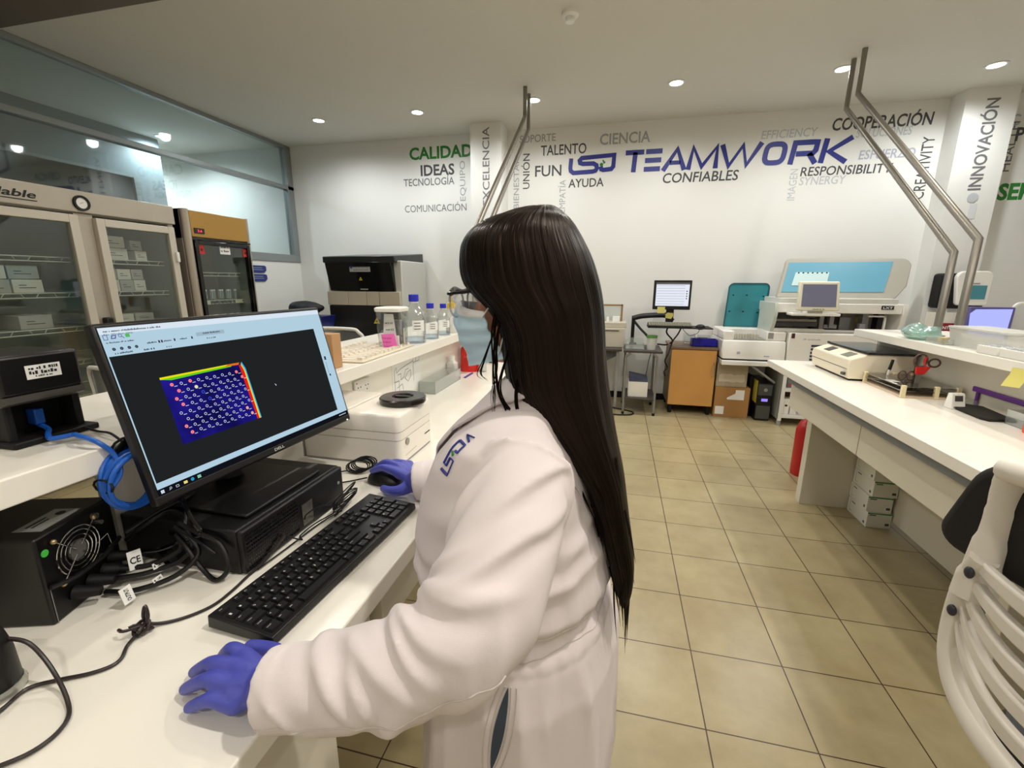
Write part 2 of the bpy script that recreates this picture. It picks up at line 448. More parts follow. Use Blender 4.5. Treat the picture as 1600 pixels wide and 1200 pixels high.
# ------------------------------------------------------------------ refrigerators against the partition (doors face +X)
ssteel = mat('stainless_sheet', rgb(186,178,164), 0.35, 0.35, noise_amt=0.08, noise_scale=6)
fridge_in = mat('fridge_interior', rgb(150,154,150), 0.6)
fglass = glass('fridge_door_glass', (0.88,0.92,0.90,1), 0.06, 0.03)
wire = mat('white_wire', rgb(205,205,195), 0.4)
boxw = mat('white_carton', rgb(222,214,206), 0.8, noise_amt=0.04, noise_scale=30)
boxg = mat('grey_carton', rgb(176,172,168), 0.8, noise_amt=0.04, noise_scale=30)
FX = -3.70
def fridge_shell(t, y0, y1, z1, xb, mtl, zt):
    """hollow cabinet open on its front"""
    w = 0.05
    MB().box((xb,y0,0.12),(xb+w,y1,z1)).box((xb,y0,0.12),(FX,y0+w,z1)).box((xb,y1-w,0.12),(FX,y1,z1)).box((xb,y0,zt),(FX,y1,z1)).box((xb,y0,0.12),(FX,y1,0.3)).w('cabinet', mtl, t, bevel=0.006)
    MB().box((xb+w,y0+w,0.3),(xb+w+0.004,y1-w,zt)).box((xb+w,y0+w,0.3),(FX-0.02,y0+w+0.004,zt)).box((xb+w,y1-w-0.004,0.3),(FX-0.02,y1-w,zt)).box((xb+w,y0+w,zt-0.004),(FX-0.02,y1-w,zt)).w('liner', fridge_in, t)
    for y in (y0+0.08, y1-0.08):
        MB().cyl((FX-0.1,y,0),(FX-0.1,y,0.12),0.025).w('foot', blackm, t)
def wire_shelf(t, y0, y1, z, xb):
    s = MB()
    s.tube([(FX-0.09,y0,z),(FX-0.09,y1,z)], 0.004, 6); s.tube([(FX-0.09,y0,z-0.03),(FX-0.09,y1,z-0.03)], 0.004, 6); s.tube([(xb+0.1,y0,z),(xb+0.1,y1,z)], 0.004, 6)
    n = int((y1-y0)/0.035)
    for i in range(n+1):
        y = y0 + (y1-y0)*i/n
        s.tube([(FX-0.09,y,z),(xb+0.1,y,z)], 0.0022, 5)
    k = int((y1-y0)/0.16)
    for i in range(k):
        y = y0 + (y1-y0)*(i+0.5)/k
        s.tube([(FX-0.09,y-0.05,z),(FX-0.09,y-0.03,z-0.03),(FX-0.09,y+0.03,z-0.03),(FX-0.09,y+0.05,z)], 0.003, 5)
    s.w('wire_shelf', wire, t)
def door(t, y0, y1, z0, z1, fm, hinge_lo=True, fw=0.055):
    d = MB()
    d.box((FX,y0,z0),(FX+0.045,y0+fw,z1)).box((FX,y1-fw,z0),(FX+0.045,y1,z1)).box((FX,y0+fw,z0),(FX+0.045,y1-fw,z0+fw)).box((FX,y0+fw,z1-fw),(FX+0.045,y1-fw,z1))
    o = d.w('door', fm, t, bevel=0.004)
    B((FX+0.018,y0+fw,z0+fw),(FX+0.024,y1-fw,z1-fw)).w('door_glass', fglass, o, flat=True)
    return o
dframe = mat('door_frame', rgb(205,198,184), 0.4, 0.2)
big = thing('display_refrigerator', 'large two-door glass refrigerator with a round dial', 'refrigerator', (-4.05, 2.3, 0))
XBK = -4.40
fridge_shell(big, 1.30, 3.18, 2.05, XBK, ssteel, 1.90)
B((FX-0.02,1.30,1.905),(FX+0.03,3.18,2.05)).w('header', ssteel, big, bevel=0.006)
B((FX-0.05,2.455,0.3),(FX+0.005,2.57,1.90)).w('mullion', ssteel, big)
B((FX+0.005,2.50,0.75),(FX+0.055,2.545,1.18)).w('door_handle', black, big, bevel=0.008)
door(big, 1.34, 2.455, 0.32, 1.885, dframe)
door(big, 2.565, 3.15, 0.32, 1.88, dframe)
B((FX+0.045,3.12,1.60),(FX+0.065,3.145,1.68)).w('lock', white, big, bevel=0.003)
o = MB().lathe([(0.036,0),(0.036,0.012),(0.05,0.014),(0.052,0.0)], M=Matrix.Rotation(PI/2,3,'Y'), c=(FX+0.03,2.50,1.968)).w('dial', black, big)
MB().cyl((FX+0.031,2.50,1.968),(FX+0.036,2.50,1.968),0.037).w('dial_face', white, o)
MB().stroke([(-0.012,-0.004),(0.012,0.006)],0.002,(FX+0.037,2.50,1.968),Y_,Z_,X_*0.0005).w('needle', ink, o)
MB().text('talable', (FX+0.031,1.98,1.955), Y_, Z_, 0.27, 0.045, bold=0.02, shear=0.25).stroke([(0,0),(0.27,0)],0.006,(FX+0.031,1.98,1.94),Y_,Z_,X_*0.001).w('script_lettering', ink, big)
for z in (0.62, 0.88, 1.12, 1.36, 1.60):
    wire_shelf(big, 1.36, 2.44, z, XBK)
    wire_shelf(big, 2.60, 3.12, z, XBK)
GB = 'cartons in the large refrigerator'
def carton(y, z, w, h, d, m, label, group, x=None, lab=True):
    x = FX - 0.12 if x is None else x
    t = thing('carton', label, 'box', (x-d/2, y+w/2, z+0.0045), 0, group)
    B((-d/2,-w/2,0),(d/2,w/2,h)).build('carton_body', m, t, bevel=0.002)
    if lab:
        MB().box((d/2,-w*0.3,h*0.35),(d/2+0.0006,w*0.25,h*0.4)).box((d/2,-w*0.3,h*0.55),(d/2+0.0006,-w*0.05,h*0.6)).build('print', ink, t)
    return t
rows = [  # y, shelf z, width, height, material, where
 (1.62,1.60,0.20,0.115,boxw,'left door, top shelf, at the left end'),(1.84,1.60,0.13,0.10,boxg,'left door, top shelf, beside the white one'),
 (1.40,1.36,0.19,0.11,boxw,'left door, second shelf, bottom left'),(1.40,1.475,0.17,0.09,boxg,'left door, second shelf, on the bottom left one'),(1.60,1.36,0.17,0.10,boxw,'left door, second shelf, second from left'),(1.60,1.465,0.19,0.10,boxg,'left door, second shelf, upper second from left'),
 (1.96,1.36,0.14,0.085,boxg,'left door, second shelf, right half bottom'),(2.11,1.36,0.16,0.085,boxw,'left door, second shelf, lower one near the mullion'),(1.94,1.45,0.15,0.085,boxw,'left door, second shelf, right half top'),(2.10,1.45,0.16,0.085,boxg,'left door, second shelf, upper one near the mullion'),
 (1.45,1.12,0.24,0.10,boxg,'left door, third shelf, left end'),(1.78,1.12,0.20,0.08,boxw,'left door, third shelf, middle'),(2.10,1.12,0.18,0.09,boxg,'left door, third shelf, near the mullion'),
 (2.70,1.60,0.16,0.085,boxw,'right door, top shelf, lower of two at left'),(2.69,1.69,0.16,0.085,boxw,'right door, top shelf, upper of two at left'),(2.92,1.60,0.09,0.075,boxw,'right door, top shelf, at the right'),(2.89,1.678,0.09,0.075,boxg,'right door, top shelf, small one on top at right'),
 (2.64,1.36,0.12,0.085,boxw,'right door, second shelf, bottom left'),(2.765,1.36,0.10,0.085,boxg,'right door, second shelf, bottom middle'),(2.87,1.36,0.09,0.085,boxw,'right door, second shelf, bottom right'),(2.63,1.448,0.12,0.08,boxg,'right door, second shelf, top left'),(2.755,1.448,0.10,0.08,boxw,'right door, second shelf, top middle'),(2.86,1.448,0.09,0.08,boxg,'right door, second shelf, top right'),
 (2.66,1.12,0.16,0.06,boxw,'right door, third shelf, left'),(2.83,1.12,0.15,0.06,boxg,'right door, third shelf, right'),
]
for y, z, w, h, m_, wh in rows:
    carton(y, z, w, h, 0.22, m_, ('white' if m_ is boxw else 'grey') + ' carton behind the ' + wh, GB)
t = carton(1.55, 0.88, 0.52, 0.11, 0.3, mat('brown_card', rgb(176,130,74), 0.85, noise_amt=0.06, noise_scale=12), 'brown open cardboard tray in the refrigerator, fourth shelf', None, lab=False)
carton(1.82, 0.993, 0.11, 0.06, 0.18, boxw, 'small white carton lying on the brown cardboard tray', None)
carton(2.12, 0.62, 0.15, 0.17, 0.16, boxg, 'grey upright pack low in the refrigerator beside a jug', None)
t = thing('storage_jug', 'cloudy plastic jug low in the large refrigerator', 'jug', (FX-0.2, 2.02, 0.6245))
MB().lathe([(0,0),(0.06,0),(0.065,0.02),(0.065,0.11),(0.03,0.16),(0.03,0.18),(0,0.18)]).build('jug_body', cloudy, t)
MB().cyl((0,0,0.18),(0,0,0.2),0.034).build('jug_cap', mat('dull_red', rgb(120,60,50), 0.5), t)
carton(1.72, 0.62, 0.16, 0.11, 0.18, blackm, 'black carton low in the large refrigerator', None, lab=False)
# narrow cooler
gold = mat('gold_panel', rgb(178,136,62), 0.35, 0.2)
sm = thing('display_cooler', 'narrow single-door cooler with a gold top panel', 'refrigerator', (-4.05, 3.61, 0))
fridge_shell(sm, 3.25, 3.97, 2.05, XBK, mat('cooler_grey', rgb(150,140,128), 0.4, 0.3), 1.80)
silver = mat('silver_trim', rgb(186,176,162), 0.3, 0.6)
MB().cyl((FX+0.012,3.285,0.3),(FX+0.012,3.285,2.05),0.035).w('side_trim', silver, sm)
MB().cyl((FX+0.012,3.955,0.3),(FX+0.012,3.955,2.05),0.018).w('side_trim', silver, sm)
B((FX-0.01,3.32,1.825),(FX+0.03,3.935,2.045)).w('top_panel', gold, sm, bevel=0.004)
B((FX-0.01,3.28,1.80),(FX+0.032,3.96,1.815)).w('trim_strip', blackg, sm)
o = B((FX+0.03,3.345,1.855),(FX+0.036,3.445,1.90)).w('display', blackg, sm)
MB().text('2.6', (FX+0.0361,3.375,1.868), Y_, Z_, 0.045, 0.02, bold=0.01).w('digits', glow('red_led', (1,0.05,0.08,1), 2.5), o)
dd = door(sm, 3.325, 3.935, 0.32, 1.795, blackg, fw=0.035)
redm = mat('red_sticker', rgb(205,48,38), 0.6)
for y in (3.37, 3.86):
    MB().box((FX+0.025,y,1.68),(FX+0.026,y+0.055,1.755)).w('warning_sticker', redm, dd)
    MB().prism([(0.02*math.cos(a)*(0.4 if k%2 else 1), 0.02*math.sin(a)*(0.4 if k%2 else 1)) for k, a in enumerate([i*PI/5 for i in range(10)])], (FX+0.0262,y+0.027,1.717), Y_, Z_, X_*0.0006).w('warning_mark', ink, dd)
o = MB().box((FX+0.025,3.59,1.69),(FX+0.026,3.705,1.78)).w('notice', paper, dd)
MB().greek((FX+0.0262,3.605,1.748), Y_, Z_, 0.08, 0.018, 7).greek((FX+0.0262,3.60,1.712), Y_, Z_, 0.09, 0.018, 8).w('notice_text', ink, o)
tubeg = glass('vial_glass', (0.8,0.84,0.84,1), 0.3, 0.05, rgb(210,220,220), 0.35)
for z in (1.02, 1.26, 1.52):
    wire_shelf(sm, 3.31, 3.91, z, XBK)
VG = 'vials in the narrow cooler'
caps = [mat('vial_cap_white', rgb(230,230,230), 0.5), mat('vial_cap_grey', rgb(150,155,160), 0.5)]
proto = None
nv = 0
for z, nm in ((1.26,'second'), (1.02,'third')):
    r_ = MB().box((FX-0.2,3.36,z+0.004),(FX-0.09,3.90,z+0.012))
    for i in range(12): r_.box((FX-0.088,3.37+i*0.045,z-0.03),(FX-0.085,3.395+i*0.045,z-0.005))
    r_.w('shelf_tray', mat('rack_grey', rgb(60,62,62), 0.5), sm)
    for y in (3.42, 3.80):
        MB().box((FX-0.084,y,z-0.035),(FX-0.082,y+0.09,z+0.0)).w('shelf_label', mat('label_cream', rgb(225,222,195), 0.7), sm)
    for i in range(11):
        y = 3.385 + i*0.046
        if proto is None:
            proto = thing('vial', 'capped glass vial standing in a row on the %s cooler shelf' % nm, 'vial', (FX-0.12, y, z+0.013), 0, VG)
            MB().cyl((0,0,0),(0,0,0.075),0.014, n=10).build('vial_body', tubeg, proto)
            MB().cyl((0,0,0.075),(0,0,0.09),0.012, n=10).build('vial_cap', caps[0], proto)
        else:
            dup(proto, (FX-0.12 - 0.02*(i % 2), y, z+0.013), label='capped glass vial standing in a row on the %s cooler shelf' % nm)
t = thing('reagent_box', 'small blue box on the lowest visible cooler shelf', 'box', (FX-0.16, 3.80, 0.7795))
B((-0.05,-0.06,0),(0.05,0.06,0.3)).build('box_body', mat('teal_blue', rgb(30,96,140), 0.5), t)
MB().box((0.05,-0.03,0.2),(0.0506,0.03,0.23)).build('print', paper, t)
wire_shelf(sm, 3.31, 3.91, 0.775, XBK)
# blue name signs on the wall beyond the cooler
for k, (v, w) in enumerate(((420,'upper'), (434,'lower'))):
    y0, z0 = (4.785,1.591) if k == 0 else (4.787,1.483)
    s_ = thing('name_sign', w + ' of two small blue wall signs beside the cooler', 'sign', (XL, y0+0.12, z0))
    MB().prism([(-0.15,-0.045),(0.08,-0.045),(0.12,-0.015),(0.12,0.03),(0.1,0.045),(-0.15,0.045)], (0.001,0,0), Y_, Z_, X_*0.012).build('plate', mat('navy_sign', rgb(38,52,120), 0.4), s_)
    MB().box((0.0135,-0.12,-0.012),(0.0142,0.06,-0.002)).box((0.0135,-0.12,0.012),(0.0142,0.05,0.022)).build('lettering', mat('sign_grey', rgb(120,135,160), 0.5), s_)

# ------------------------------------------------------------------ lettering on the back wall
c_dark = mat('letter_dark_grey', rgb(72,72,74), 0.6)
c_mid = mat('letter_mid_grey', rgb(112,112,114), 0.6)
c_lite = mat('letter_light_grey', rgb(166,168,170), 0.6)
c_pale = mat('letter_pale_grey', rgb(192,196,200), 0.6)
c_lav = mat('letter_lavender_grey', rgb(176,180,196), 0.6)
c_green = mat('letter_green', rgb(40,128,46), 0.55)
c_navy = mat('letter_navy', rgb(38,48,134), 0.5)
def word(s, p0, p1, h, m, label, y=YB, bold=0.012, shear=0.0):
    """horizontal word from p0=(x,z) to p1, capital height h"""
    z = (p0[1] + p1[1]) / 2
    ax = Vector((p1[0]-p0[0], 0, 0))
    o = MB().text(s, (p0[0], y, z), ax, Z_, ax.length, h, bold=bold, shear=shear, lift=0.0015).build('wall_lettering', m, flat=True)
    return tag(o, label, 'wall lettering', 'words of the wall mural')
def vword(s, p0, p1, h, m, label, y=YB, bold=0.005):
    """vertical word reading upwards; p0=(x,z) baseline at its lower end"""
    o = MB().text(s, (p0[0], y, p0[1]), Z_, -X_, p1[1]-p0[1], h, bold=bold, lift=-0.0015).build('wall_lettering', m, flat=True)
    for v in o.data.vertices: v.co.y = y - 0.0015
    return tag(o, label, 'wall lettering', 'words of the wall mural')
W = 5.698
word('CALIDAD', (-2.699,2.961), (-1.856,2.964), 0.142, c_green, 'large green word CALIDAD on the wall left of the pillar', bold=0.03)
word('IDEAS', (-2.553,2.765), (-2.096,2.766), 0.13, c_dark, 'dark word IDEAS below the green word', bold=0.025)
word('TECNOLOGÍA', (-2.796,2.656), (-2.1,2.643), 0.09, c_mid, 'grey word TECNOLOGÍA on the wall left of the pillar', bold=0.01)
word('COMUNICACIÓN', (-2.796,2.331), (-1.944,2.329), 0.09, c_mid, 'grey word COMUNICACIÓN lowest on the wall left of the pillar', bold=0.004)
vword('EQUIPO', (-1.955,2.444), (-1.957,2.915), 0.075, c_lite, 'vertical light grey word EQUIPO left of the pillar')
vword('SUCCESS', (-1.79,2.339), (-1.807,2.892), 0.09, c_dark, 'vertical dark word half hidden behind the left pillar edge')
vword('EXCELENCIA', (-1.541,2.325), (-1.542,3.167), 0.085, c_mid, 'vertical grey word EXCELENCIA on the left pillar', y=5.36)
word('SOPORTE', (-1.257,3.069), (-0.823,3.074), 0.085, c_lite, 'light grey word SOPORTE right of the left pillar top')
word('TALENTO', (-0.996,2.917), (-0.458,2.919), 0.115, c_dark, 'dark word TALENTO above the navy logo')
word('CIENCIA', (-0.307,2.995), (0.254,2.998), 0.118, c_lite, 'grey word CIENCIA above the navy logo', bold=0.02)
vword('UNIÓN', (-1.132,2.555), (-1.145,2.95), 0.085, c_dark, 'vertical dark word UNIÓN left of FUN')
vword('BIENESTAR', (-1.263,2.331), (-1.279,2.915), 0.07, c_lite, 'vertical light grey word BIENESTAR behind the steel poles')
word('FUN', (-1.063,2.689), (-0.744,2.689), 0.125, c_dark, 'dark word FUN left of the navy logo')
vword('EMPATÍA', (-0.689,2.269), (-0.704,2.638), 0.075, c_lite, 'vertical light grey word EMPATÍA above the hair')
word('AYUDA', (-0.655,2.55), (-0.241,2.547), 0.098, c_dark, 'dark word AYUDA below the navy logo')
word('CONFIABLES', (0.42,2.554), (1.215,2.553), 0.108, c_dark, 'dark word CONFIABLES below the navy word TEAMWORK', shear=0.1)
word('EFFICIENCY', (1.398,2.957), (1.937,2.945), 0.085, c_pale, 'pale grey word EFFICIENCY above the navy word', shear=0.12)
word('COOPERACIÓN', (2.064,3.003), (2.95,2.979), 0.118, c_dark, 'dark word COOPERACIÓN at the upper right of the wall', shear=0.12, bold=0.02)
word('SOLUCIONES', (2.293,2.916), (2.784,2.903), 0.085, c_pale, 'pale word SOLUCIONES under the dark word COOPERACIÓN', shear=0.12)
word('ESFUERZO', (2.349,2.707), (2.849,2.693), 0.09, c_lav, 'lavender grey word ESFUERZO right of TEAMWORK', shear=0.12)
word('RESPONSIBILITY', (1.826,2.568), (2.677,2.557), 0.092, c_dark, 'dark word RESPONSIBILITY right of CONFIABLES', shear=0.1)
word('SYNERGY', (1.826,2.475), (2.268,2.47), 0.085, c_pale, 'pale grey word SYNERGY under RESPONSIBILITY', shear=0.1)
vword('IMAGEN', (1.803,2.321), (1.774,2.637), 0.08, c_pale, 'vertical pale word IMAGEN left of SYNERGY')
vword('CREATIVITY', (2.993,2.292), (2.941,2.882), 0.105, c_dark, 'vertical dark word CREATIVITY behind the right poles')
vword('INNOVACIÓN', (3.325,2.323), (3.278,3.118), 0.105, c_mid, 'vertical grey word INNOVACIÓN on the right pillar', y=5.47, bold=0.02)
word('SER', (3.619,2.27), (3.906,2.26), 0.15, c_green, 'green word SER cut off at the right edge', bold=0.04)
word('P', (3.653,2.797), (3.723,2.799), 0.12, c_dark, 'dark letter P cut off at the right edge', bold=0.03)
vword('HEALTH', (3.665,2.522), (3.602,2.969), 0.08, c_mid, 'vertical grey word beside the right pillar')
word('C S', (3.578,2.937), (3.758,2.936), 0.10, c_lav, 'pale lavender letters at the upper right edge')
# small round printed marks below the two vertical pillar words
o = MB().sphere((0,0,0), (0.045,0.001,0.045), 18, 8).build('printed_mark', c_pale); o.location = (3.28,5.466,2.255); tag(o, 'round grey printed mark below INNOVACIÓN on the pillar', 'wall mark')
o = MB().prism([(-0.03,-0.07),(0.03,-0.07),(0.03,0.07),(-0.03,0.07)], (0,0,0), X_, Z_, Y_*0.002).build('printed_mark', mat('pale_mark', rgb(218,219,221), 0.6)); o.location = (3.299,5.466,2.132); tag(o, 'pale oblong printed mark lowest on the right pillar', 'wall mark')
o = MB().sphere((0,0,0), (0.025,0.001,0.025), 18, 8).build('printed_mark', c_lite); o.location = (-1.555,5.357,2.375); tag(o, 'small grey printed dot low on the left pillar', 'wall mark')
# TEAMWORK: broad strokes, the E as three bars
def big_word():
    x0, z0 = (-0.008,2.679); x1, z1 = (2.27,2.687)
    Lw = x1 - x0; h = 0.236; t_ = 0.052
    mb = MB(); zb = (z0 + z1)/2 + 0.0
    def st(path, closed=False, w=t_): mb.stroke([(p[0]*Lw, p[1]*h) for p in path], w, (x0, YB, zb), X_, Z_, -Y_*0.003, closed=closed)
    k = t_/h/2
    st([(0.0,1-k),(0.09,1-k)]); st([(0.048,1-k),(0.042,0)])
    for q in (1-k, 0.5, k): st([(0.092+q*0.008,q),(0.17+q*0.008,q)])
    st([(0.185,0),(0.248,1-k*0.6),(0.285,0)]); st([(0.215,0.34),(0.265,0.34)], w=0.042)
    st([(0.303,0),(0.322,0.95),(0.365,0.10),(0.43,0.95),(0.428,0)])
    st([(0.452,1.0),(0.487,0.06),(0.545,0.93),(0.565,0.06),(0.625,1.0)])
    ov = []
    for i in range(28):
        a = 2*PI*i/28; c, s = math.cos(a), math.sin(a)
        ov.append((0.685 + 0.040*math.copysign(abs(c)**0.6, c), 0.5 + (0.5-k)*math.copysign(abs(s)**0.6, s)))
    ov = [(p[0] + (p[1]-0.5)*0.012, p[1]) for p in ov]
    st(ov, True)
    st([(0.755,0),(0.768,1-k),(0.845,1-k),(0.86,0.88),(0.856,0.55),(0.845,0.43),(0.775,0.43)]); st([(0.83,0.43),(0.86,0)])
    st([(0.882,0),(0.898,1.0)]); st([(1.0,1.0),(0.912,0.47),(0.985,0)])
    return tag(mb.build('wall_lettering', c_navy, flat=True), 'large navy word TEAMWORK across the back wall', 'wall lettering', 'words of the wall mural')
big_word()
# the navy line logo left of it
lx0, lz0 = (-0.653,2.699); lx1, lz1 = (-0.113,2.893)
t = thing('wall_logo', 'navy line logo with green dots left of TEAMWORK', 'logo', ((lx0+lx1)/2, YB, (lz0+lz1)/2))
def lg(u, v): return ((u-150)/365*(lx1-lx0), (1-(v-295)/165)*(lz1-lz0))
path = [(165,316),(160,405),(164,432),(185,452),(338,447),(360,440),(370,420),(366,392),(342,374),(258,372),(236,362),(232,340),(250,318),(500,306),(496,410),(482,432),(420,438),(404,430),(400,404)]
MB().stroke([lg(*p) for p in path], 0.048, (lx0, YB, lz0), X_, Z_, -Y_*0.003).w('logo_line', c_navy, t, flat=True)
d = MB()
for u, v, r in ((404,388,0.02),(425,369,0.013),(417,354,0.01)):
    a, b = lg(u, v); d.cyl((lx0+a, YB-0.001, lz0+b), (lx0+a, YB-0.004, lz0+b), r, n=12)
d.w('green_dots', c_green, t, label='three green dots')

# ------------------------------------------------------------------ equipment along the back wall
instr_grey = mat('instrument_grey', rgb(196,196,190), 0.45)
beige_p = mat('beige_plastic', rgb(196,188,172), 0.5)
yellow = mat('warning_yellow', rgb(222,205,40), 0.6)
def warn(mb, o, ax, ay, az, s, mi=0):
    mb.prism([(-s,-s*0.85),(s,-s*0.85),(0,s*0.9)], o, ax, ay, az, mi)
t = thing('laboratory_analyzer', 'tall black and grey floor analyzer in the back corner', 'analyzer', (-3.0, 5.2, 0))
MB().box((-3.50,4.93,0.06),(-2.50,5.62,1.685)).w('cabinet', instr_grey, t, bevel=0.012)
MB().hexa([(-3.50,4.86,1.66),(-2.55,4.86,1.66),(-2.55,5.66,1.68),(-3.50,5.66,1.68),(-3.50,4.86,1.735),(-2.55,4.86,1.735),(-2.55,5.66,1.80),(-3.50,5.66,1.80)]).w('lid', mat('lid_charcoal', rgb(36,40,42), 0.3), t, bevel=0.01)
MB().hexa([(-3.45,4.90,1.335),(-2.58,4.90,1.31),(-2.58,4.95,1.31),(-3.45,4.95,1.335),(-3.47,4.85,1.665),(-2.60,4.85,1.665),(-2.60,4.95,1.665),(-3.47,4.95,1.665)]).w('dark_window', blackg, t, bevel=0.006)
dr = MB()
for x0, x1 in ((-3.49,-3.21),(-3.205,-2.96),(-2.955,-2.79),(-2.785,-2.52)): dr.box((x0,4.885,1.16),(x1,4.94,1.325))
dr.w('drawer_fronts', beige_p, t, bevel=0.005)
MB().box((-3.48,4.89,0.16),(-2.54,4.95,1.155)).w('lower_door', mat('lower_black', rgb(30,30,31), 0.35), t, bevel=0.008)
MB().box((-3.42,4.95,0),(-2.6,5.6,0.07)).w('plinth', blackm, t)
p = MB().box((-3.14,4.858,1.555),(-2.87,4.866,1.625)).w('name_plate', mat('plate_grey', rgb(170,176,180), 0.5), t)
MB().box((-3.13,4.856,1.595),(-3.10,4.858,1.62)).w('logo_mark', c_navy, p)
MB().greek((-3.085,4.857,1.60), X_, Z_, 0.2, 0.014, 3).greek((-3.085,4.857,1.57), X_, Z_, 0.2, 0.014, 4).w('plate_text', c_mid, p)
for q, d_, s_ in (((-3.01,4.874,1.475),0.004,0.022), ((-2.84,4.889,0.98),0.003,0.042)):
    mb = MB(); warn(mb, q, X_, Z_, -Y_*d_, s_); o = mb.w('warning_sticker', yellow, t)
    mb = MB(); warn(mb, (q[0],q[1]-d_,q[2]-s_*0.08), X_, Z_, -Y_*0.0006, s_*0.42); mb.w('symbol', ink, o)
MB().box((-3.03,4.884,1.345),(-2.93,4.89,1.36)).w('maker_badge', greyp, t)
# stand with a black bag over a blue bin left of it
t = thing('side_table', 'low white side table carrying the blue bin, left of the black analyzer', 'table', (-3.65, 4.65, 0))
MB().box((-4.0,4.45,0.86),(-3.25,4.82,0.895)).w('tabletop', white, t, bevel=0.003)
for x in (-3.96,-3.29):
    for y in (4.49,4.78): MB().cyl((x,y,0),(x,y,0.86),0.02).w('leg', greyp, t)
t = thing('blue_bin', 'dark blue plastic bin under the black bag', 'bin', (-3.5, 4.65, 0.8955))
MB().loft([[V(-0.14,-0.12,0),V(0.14,-0.12,0),V(0.14,0.12,0),V(-0.14,0.12,0)],[V(-0.17,-0.14,0.15),V(0.17,-0.14,0.15),V(0.17,0.14,0.15),V(-0.17,0.14,0.15)]]).build('bin_body', mat('navy_plastic', rgb(20,24,92), 0.4), t, bevel=0.005)
bag = MB().sphere((0,0,0), (0.22,0.14,0.085), 26, 16)
bag.v = [tuple(Vector(p)*(1+0.22*noise.noise(Vector(p)*9))) for p in bag.v]
o = bag.build('black_bag', blackm); o.location = (-3.62,4.65,1.13); tag(o, 'crumpled black bag lying on the blue bin', 'bag')

# beige unit, grey-legged table
darktop = mat('dark_tabletop', rgb(66,60,54), 0.4)
t = thing('work_table', 'dark-topped table half hidden behind the long hair', 'table', (-0.3, 5.35, 0))
MB().box((-0.85,5.12,0.68),(0.075,5.65,0.705)).w('tabletop', darktop, t, bevel=0.003)
for x in (-0.8,0.03):
    for y in (5.16,5.6): MB().box((x-0.015,y-0.015,0),(x+0.015,y+0.015,0.68)).w('leg', greyp, t)
MB().hexa([(-0.2,5.2,0.5),(0.03,5.2,0.62),(0.03,5.6,0.62),(-0.2,5.6,0.5),(-0.2,5.2,0.675),(0.03,5.2,0.675),(0.03,5.6,0.675),(-0.2,5.6,0.675)]).w('bracket', mat('bracket_grey', rgb(80,84,84), 0.5), t)
t = thing('desktop_instrument', 'beige box-shaped instrument on the dark-topped table beside the hair', 'instrument', (-0.1, 5.4, 0.7055))
MB().box((-0.36,5.25,0.7055),(0.10,5.58,0.93)).box((-0.36,5.27,0.93),(0.11,5.58,0.995)).w('housing', beige_p, t, bevel=0.008)
MB().box((-0.30,5.246,0.895),(0.03,5.252,0.905)).w('slot', ink, t)
t = thing('wooden_rack', 'wooden frame rack with white papers on the beige instrument', 'rack', (-0.08, 5.45, 0.996))
wood = mat('rack_wood', rgb(150,112,70), 0.6, noise_amt=0.12, noise_scale=14)
MB().box((-0.28,5.44,0.996),(-0.26,5.50,1.19)).box((0.04,5.44,0.996),(0.062,5.50,1.19)).box((-0.28,5.44,1.172),(0.062,5.50,1.19)).w('frame', wood, t, bevel=0.002)
MB().box((-0.26,5.46,1.0),(0.04,5.463,1.17)).w('clear_back', plastic_clear, t)
MB().box((-0.2,5.36,0.996),(-0.17,5.39,1.05)).box((-0.12,5.36,0.996),(-0.09,5.39,1.05)).box((-0.05,5.36,0.996),(0.03,5.42,1.055)).w('papers', paper, t)
t = thing('metal_table', 'small table with grey tube legs and a dark top beside the wooden cabinet', 'table', (0.29, 5.15, 0))
MB().box((0.09,4.93,0.70),(0.50,5.45,0.725)).w('tabletop', darktop, t, bevel=0.003)
grey_tube = mat('grey_tube', rgb(138,138,134), 0.4, 0.3)
for y in (4.95,5.42):
    for x, s in ((0.12,1),(0.45,-1)):
        MB().tube([(x,y,0.03),(x,y,0.60),(x+0.01*s,y,0.66),(x+0.05*s,y,0.695)], 0.013, 10, smooth=4).w('leg', grey_tube, t)
        MB().cyl((x,y,0),(x,y,0.03),0.016).w('foot_cap', blackm, t)
MB().box((0.11,4.94,0.175),(0.46,5.43,0.19)).w('lower_shelf', darktop, t)
t = thing('device_box', 'white device box with a dark blue lid on the small table lower shelf', 'box', (0.27, 5.1, 0.191))
MB().box((-0.105,-0.1,0),(0.105,0.12,0.175)).build('box_body', white, t, bevel=0.004)
MB().hexa([(-0.1,-0.1,0.176),(0.1,-0.1,0.176),(0.1,0.12,0.176),(-0.1,0.12,0.176),(-0.1,-0.09,0.24),(0.1,-0.09,0.205),(0.1,0.12,0.215),(-0.1,0.12,0.25)]).build('dark_lid', mat('slate_blue', rgb(52,58,84), 0.5), t)
t = thing('clear_tray', 'clear plastic tray on the small dark-topped table', 'tray', (0.22, 5.15, 0.7255))
MB().box((-0.11,-0.12,0),(0.09,0.12,0.004)).box((-0.11,-0.12,0),(-0.106,0.12,0.1)).box((0.086,-0.12,0),(0.09,0.12,0.05)).box((-0.11,0.116,0),(0.09,0.12,0.1)).box((-0.11,-0.12,0.0),(0.09,-0.116,0.05)).build('tray_body', plastic_clear, t)
t = thing('wipe_canister', 'cloudy jar with a green lid on the small table', 'jar', (0.385, 5.06, 0.7255))
MB().lathe([(0,0),(0.045,0),(0.055,0.13),(0,0.13)]).build('jar_body', cloudy, t)
MB().lathe([(0.058,0.13),(0.058,0.155),(0,0.158)]).build('jar_lid', mat('green_lid', rgb(88,140,60), 0.5), t)
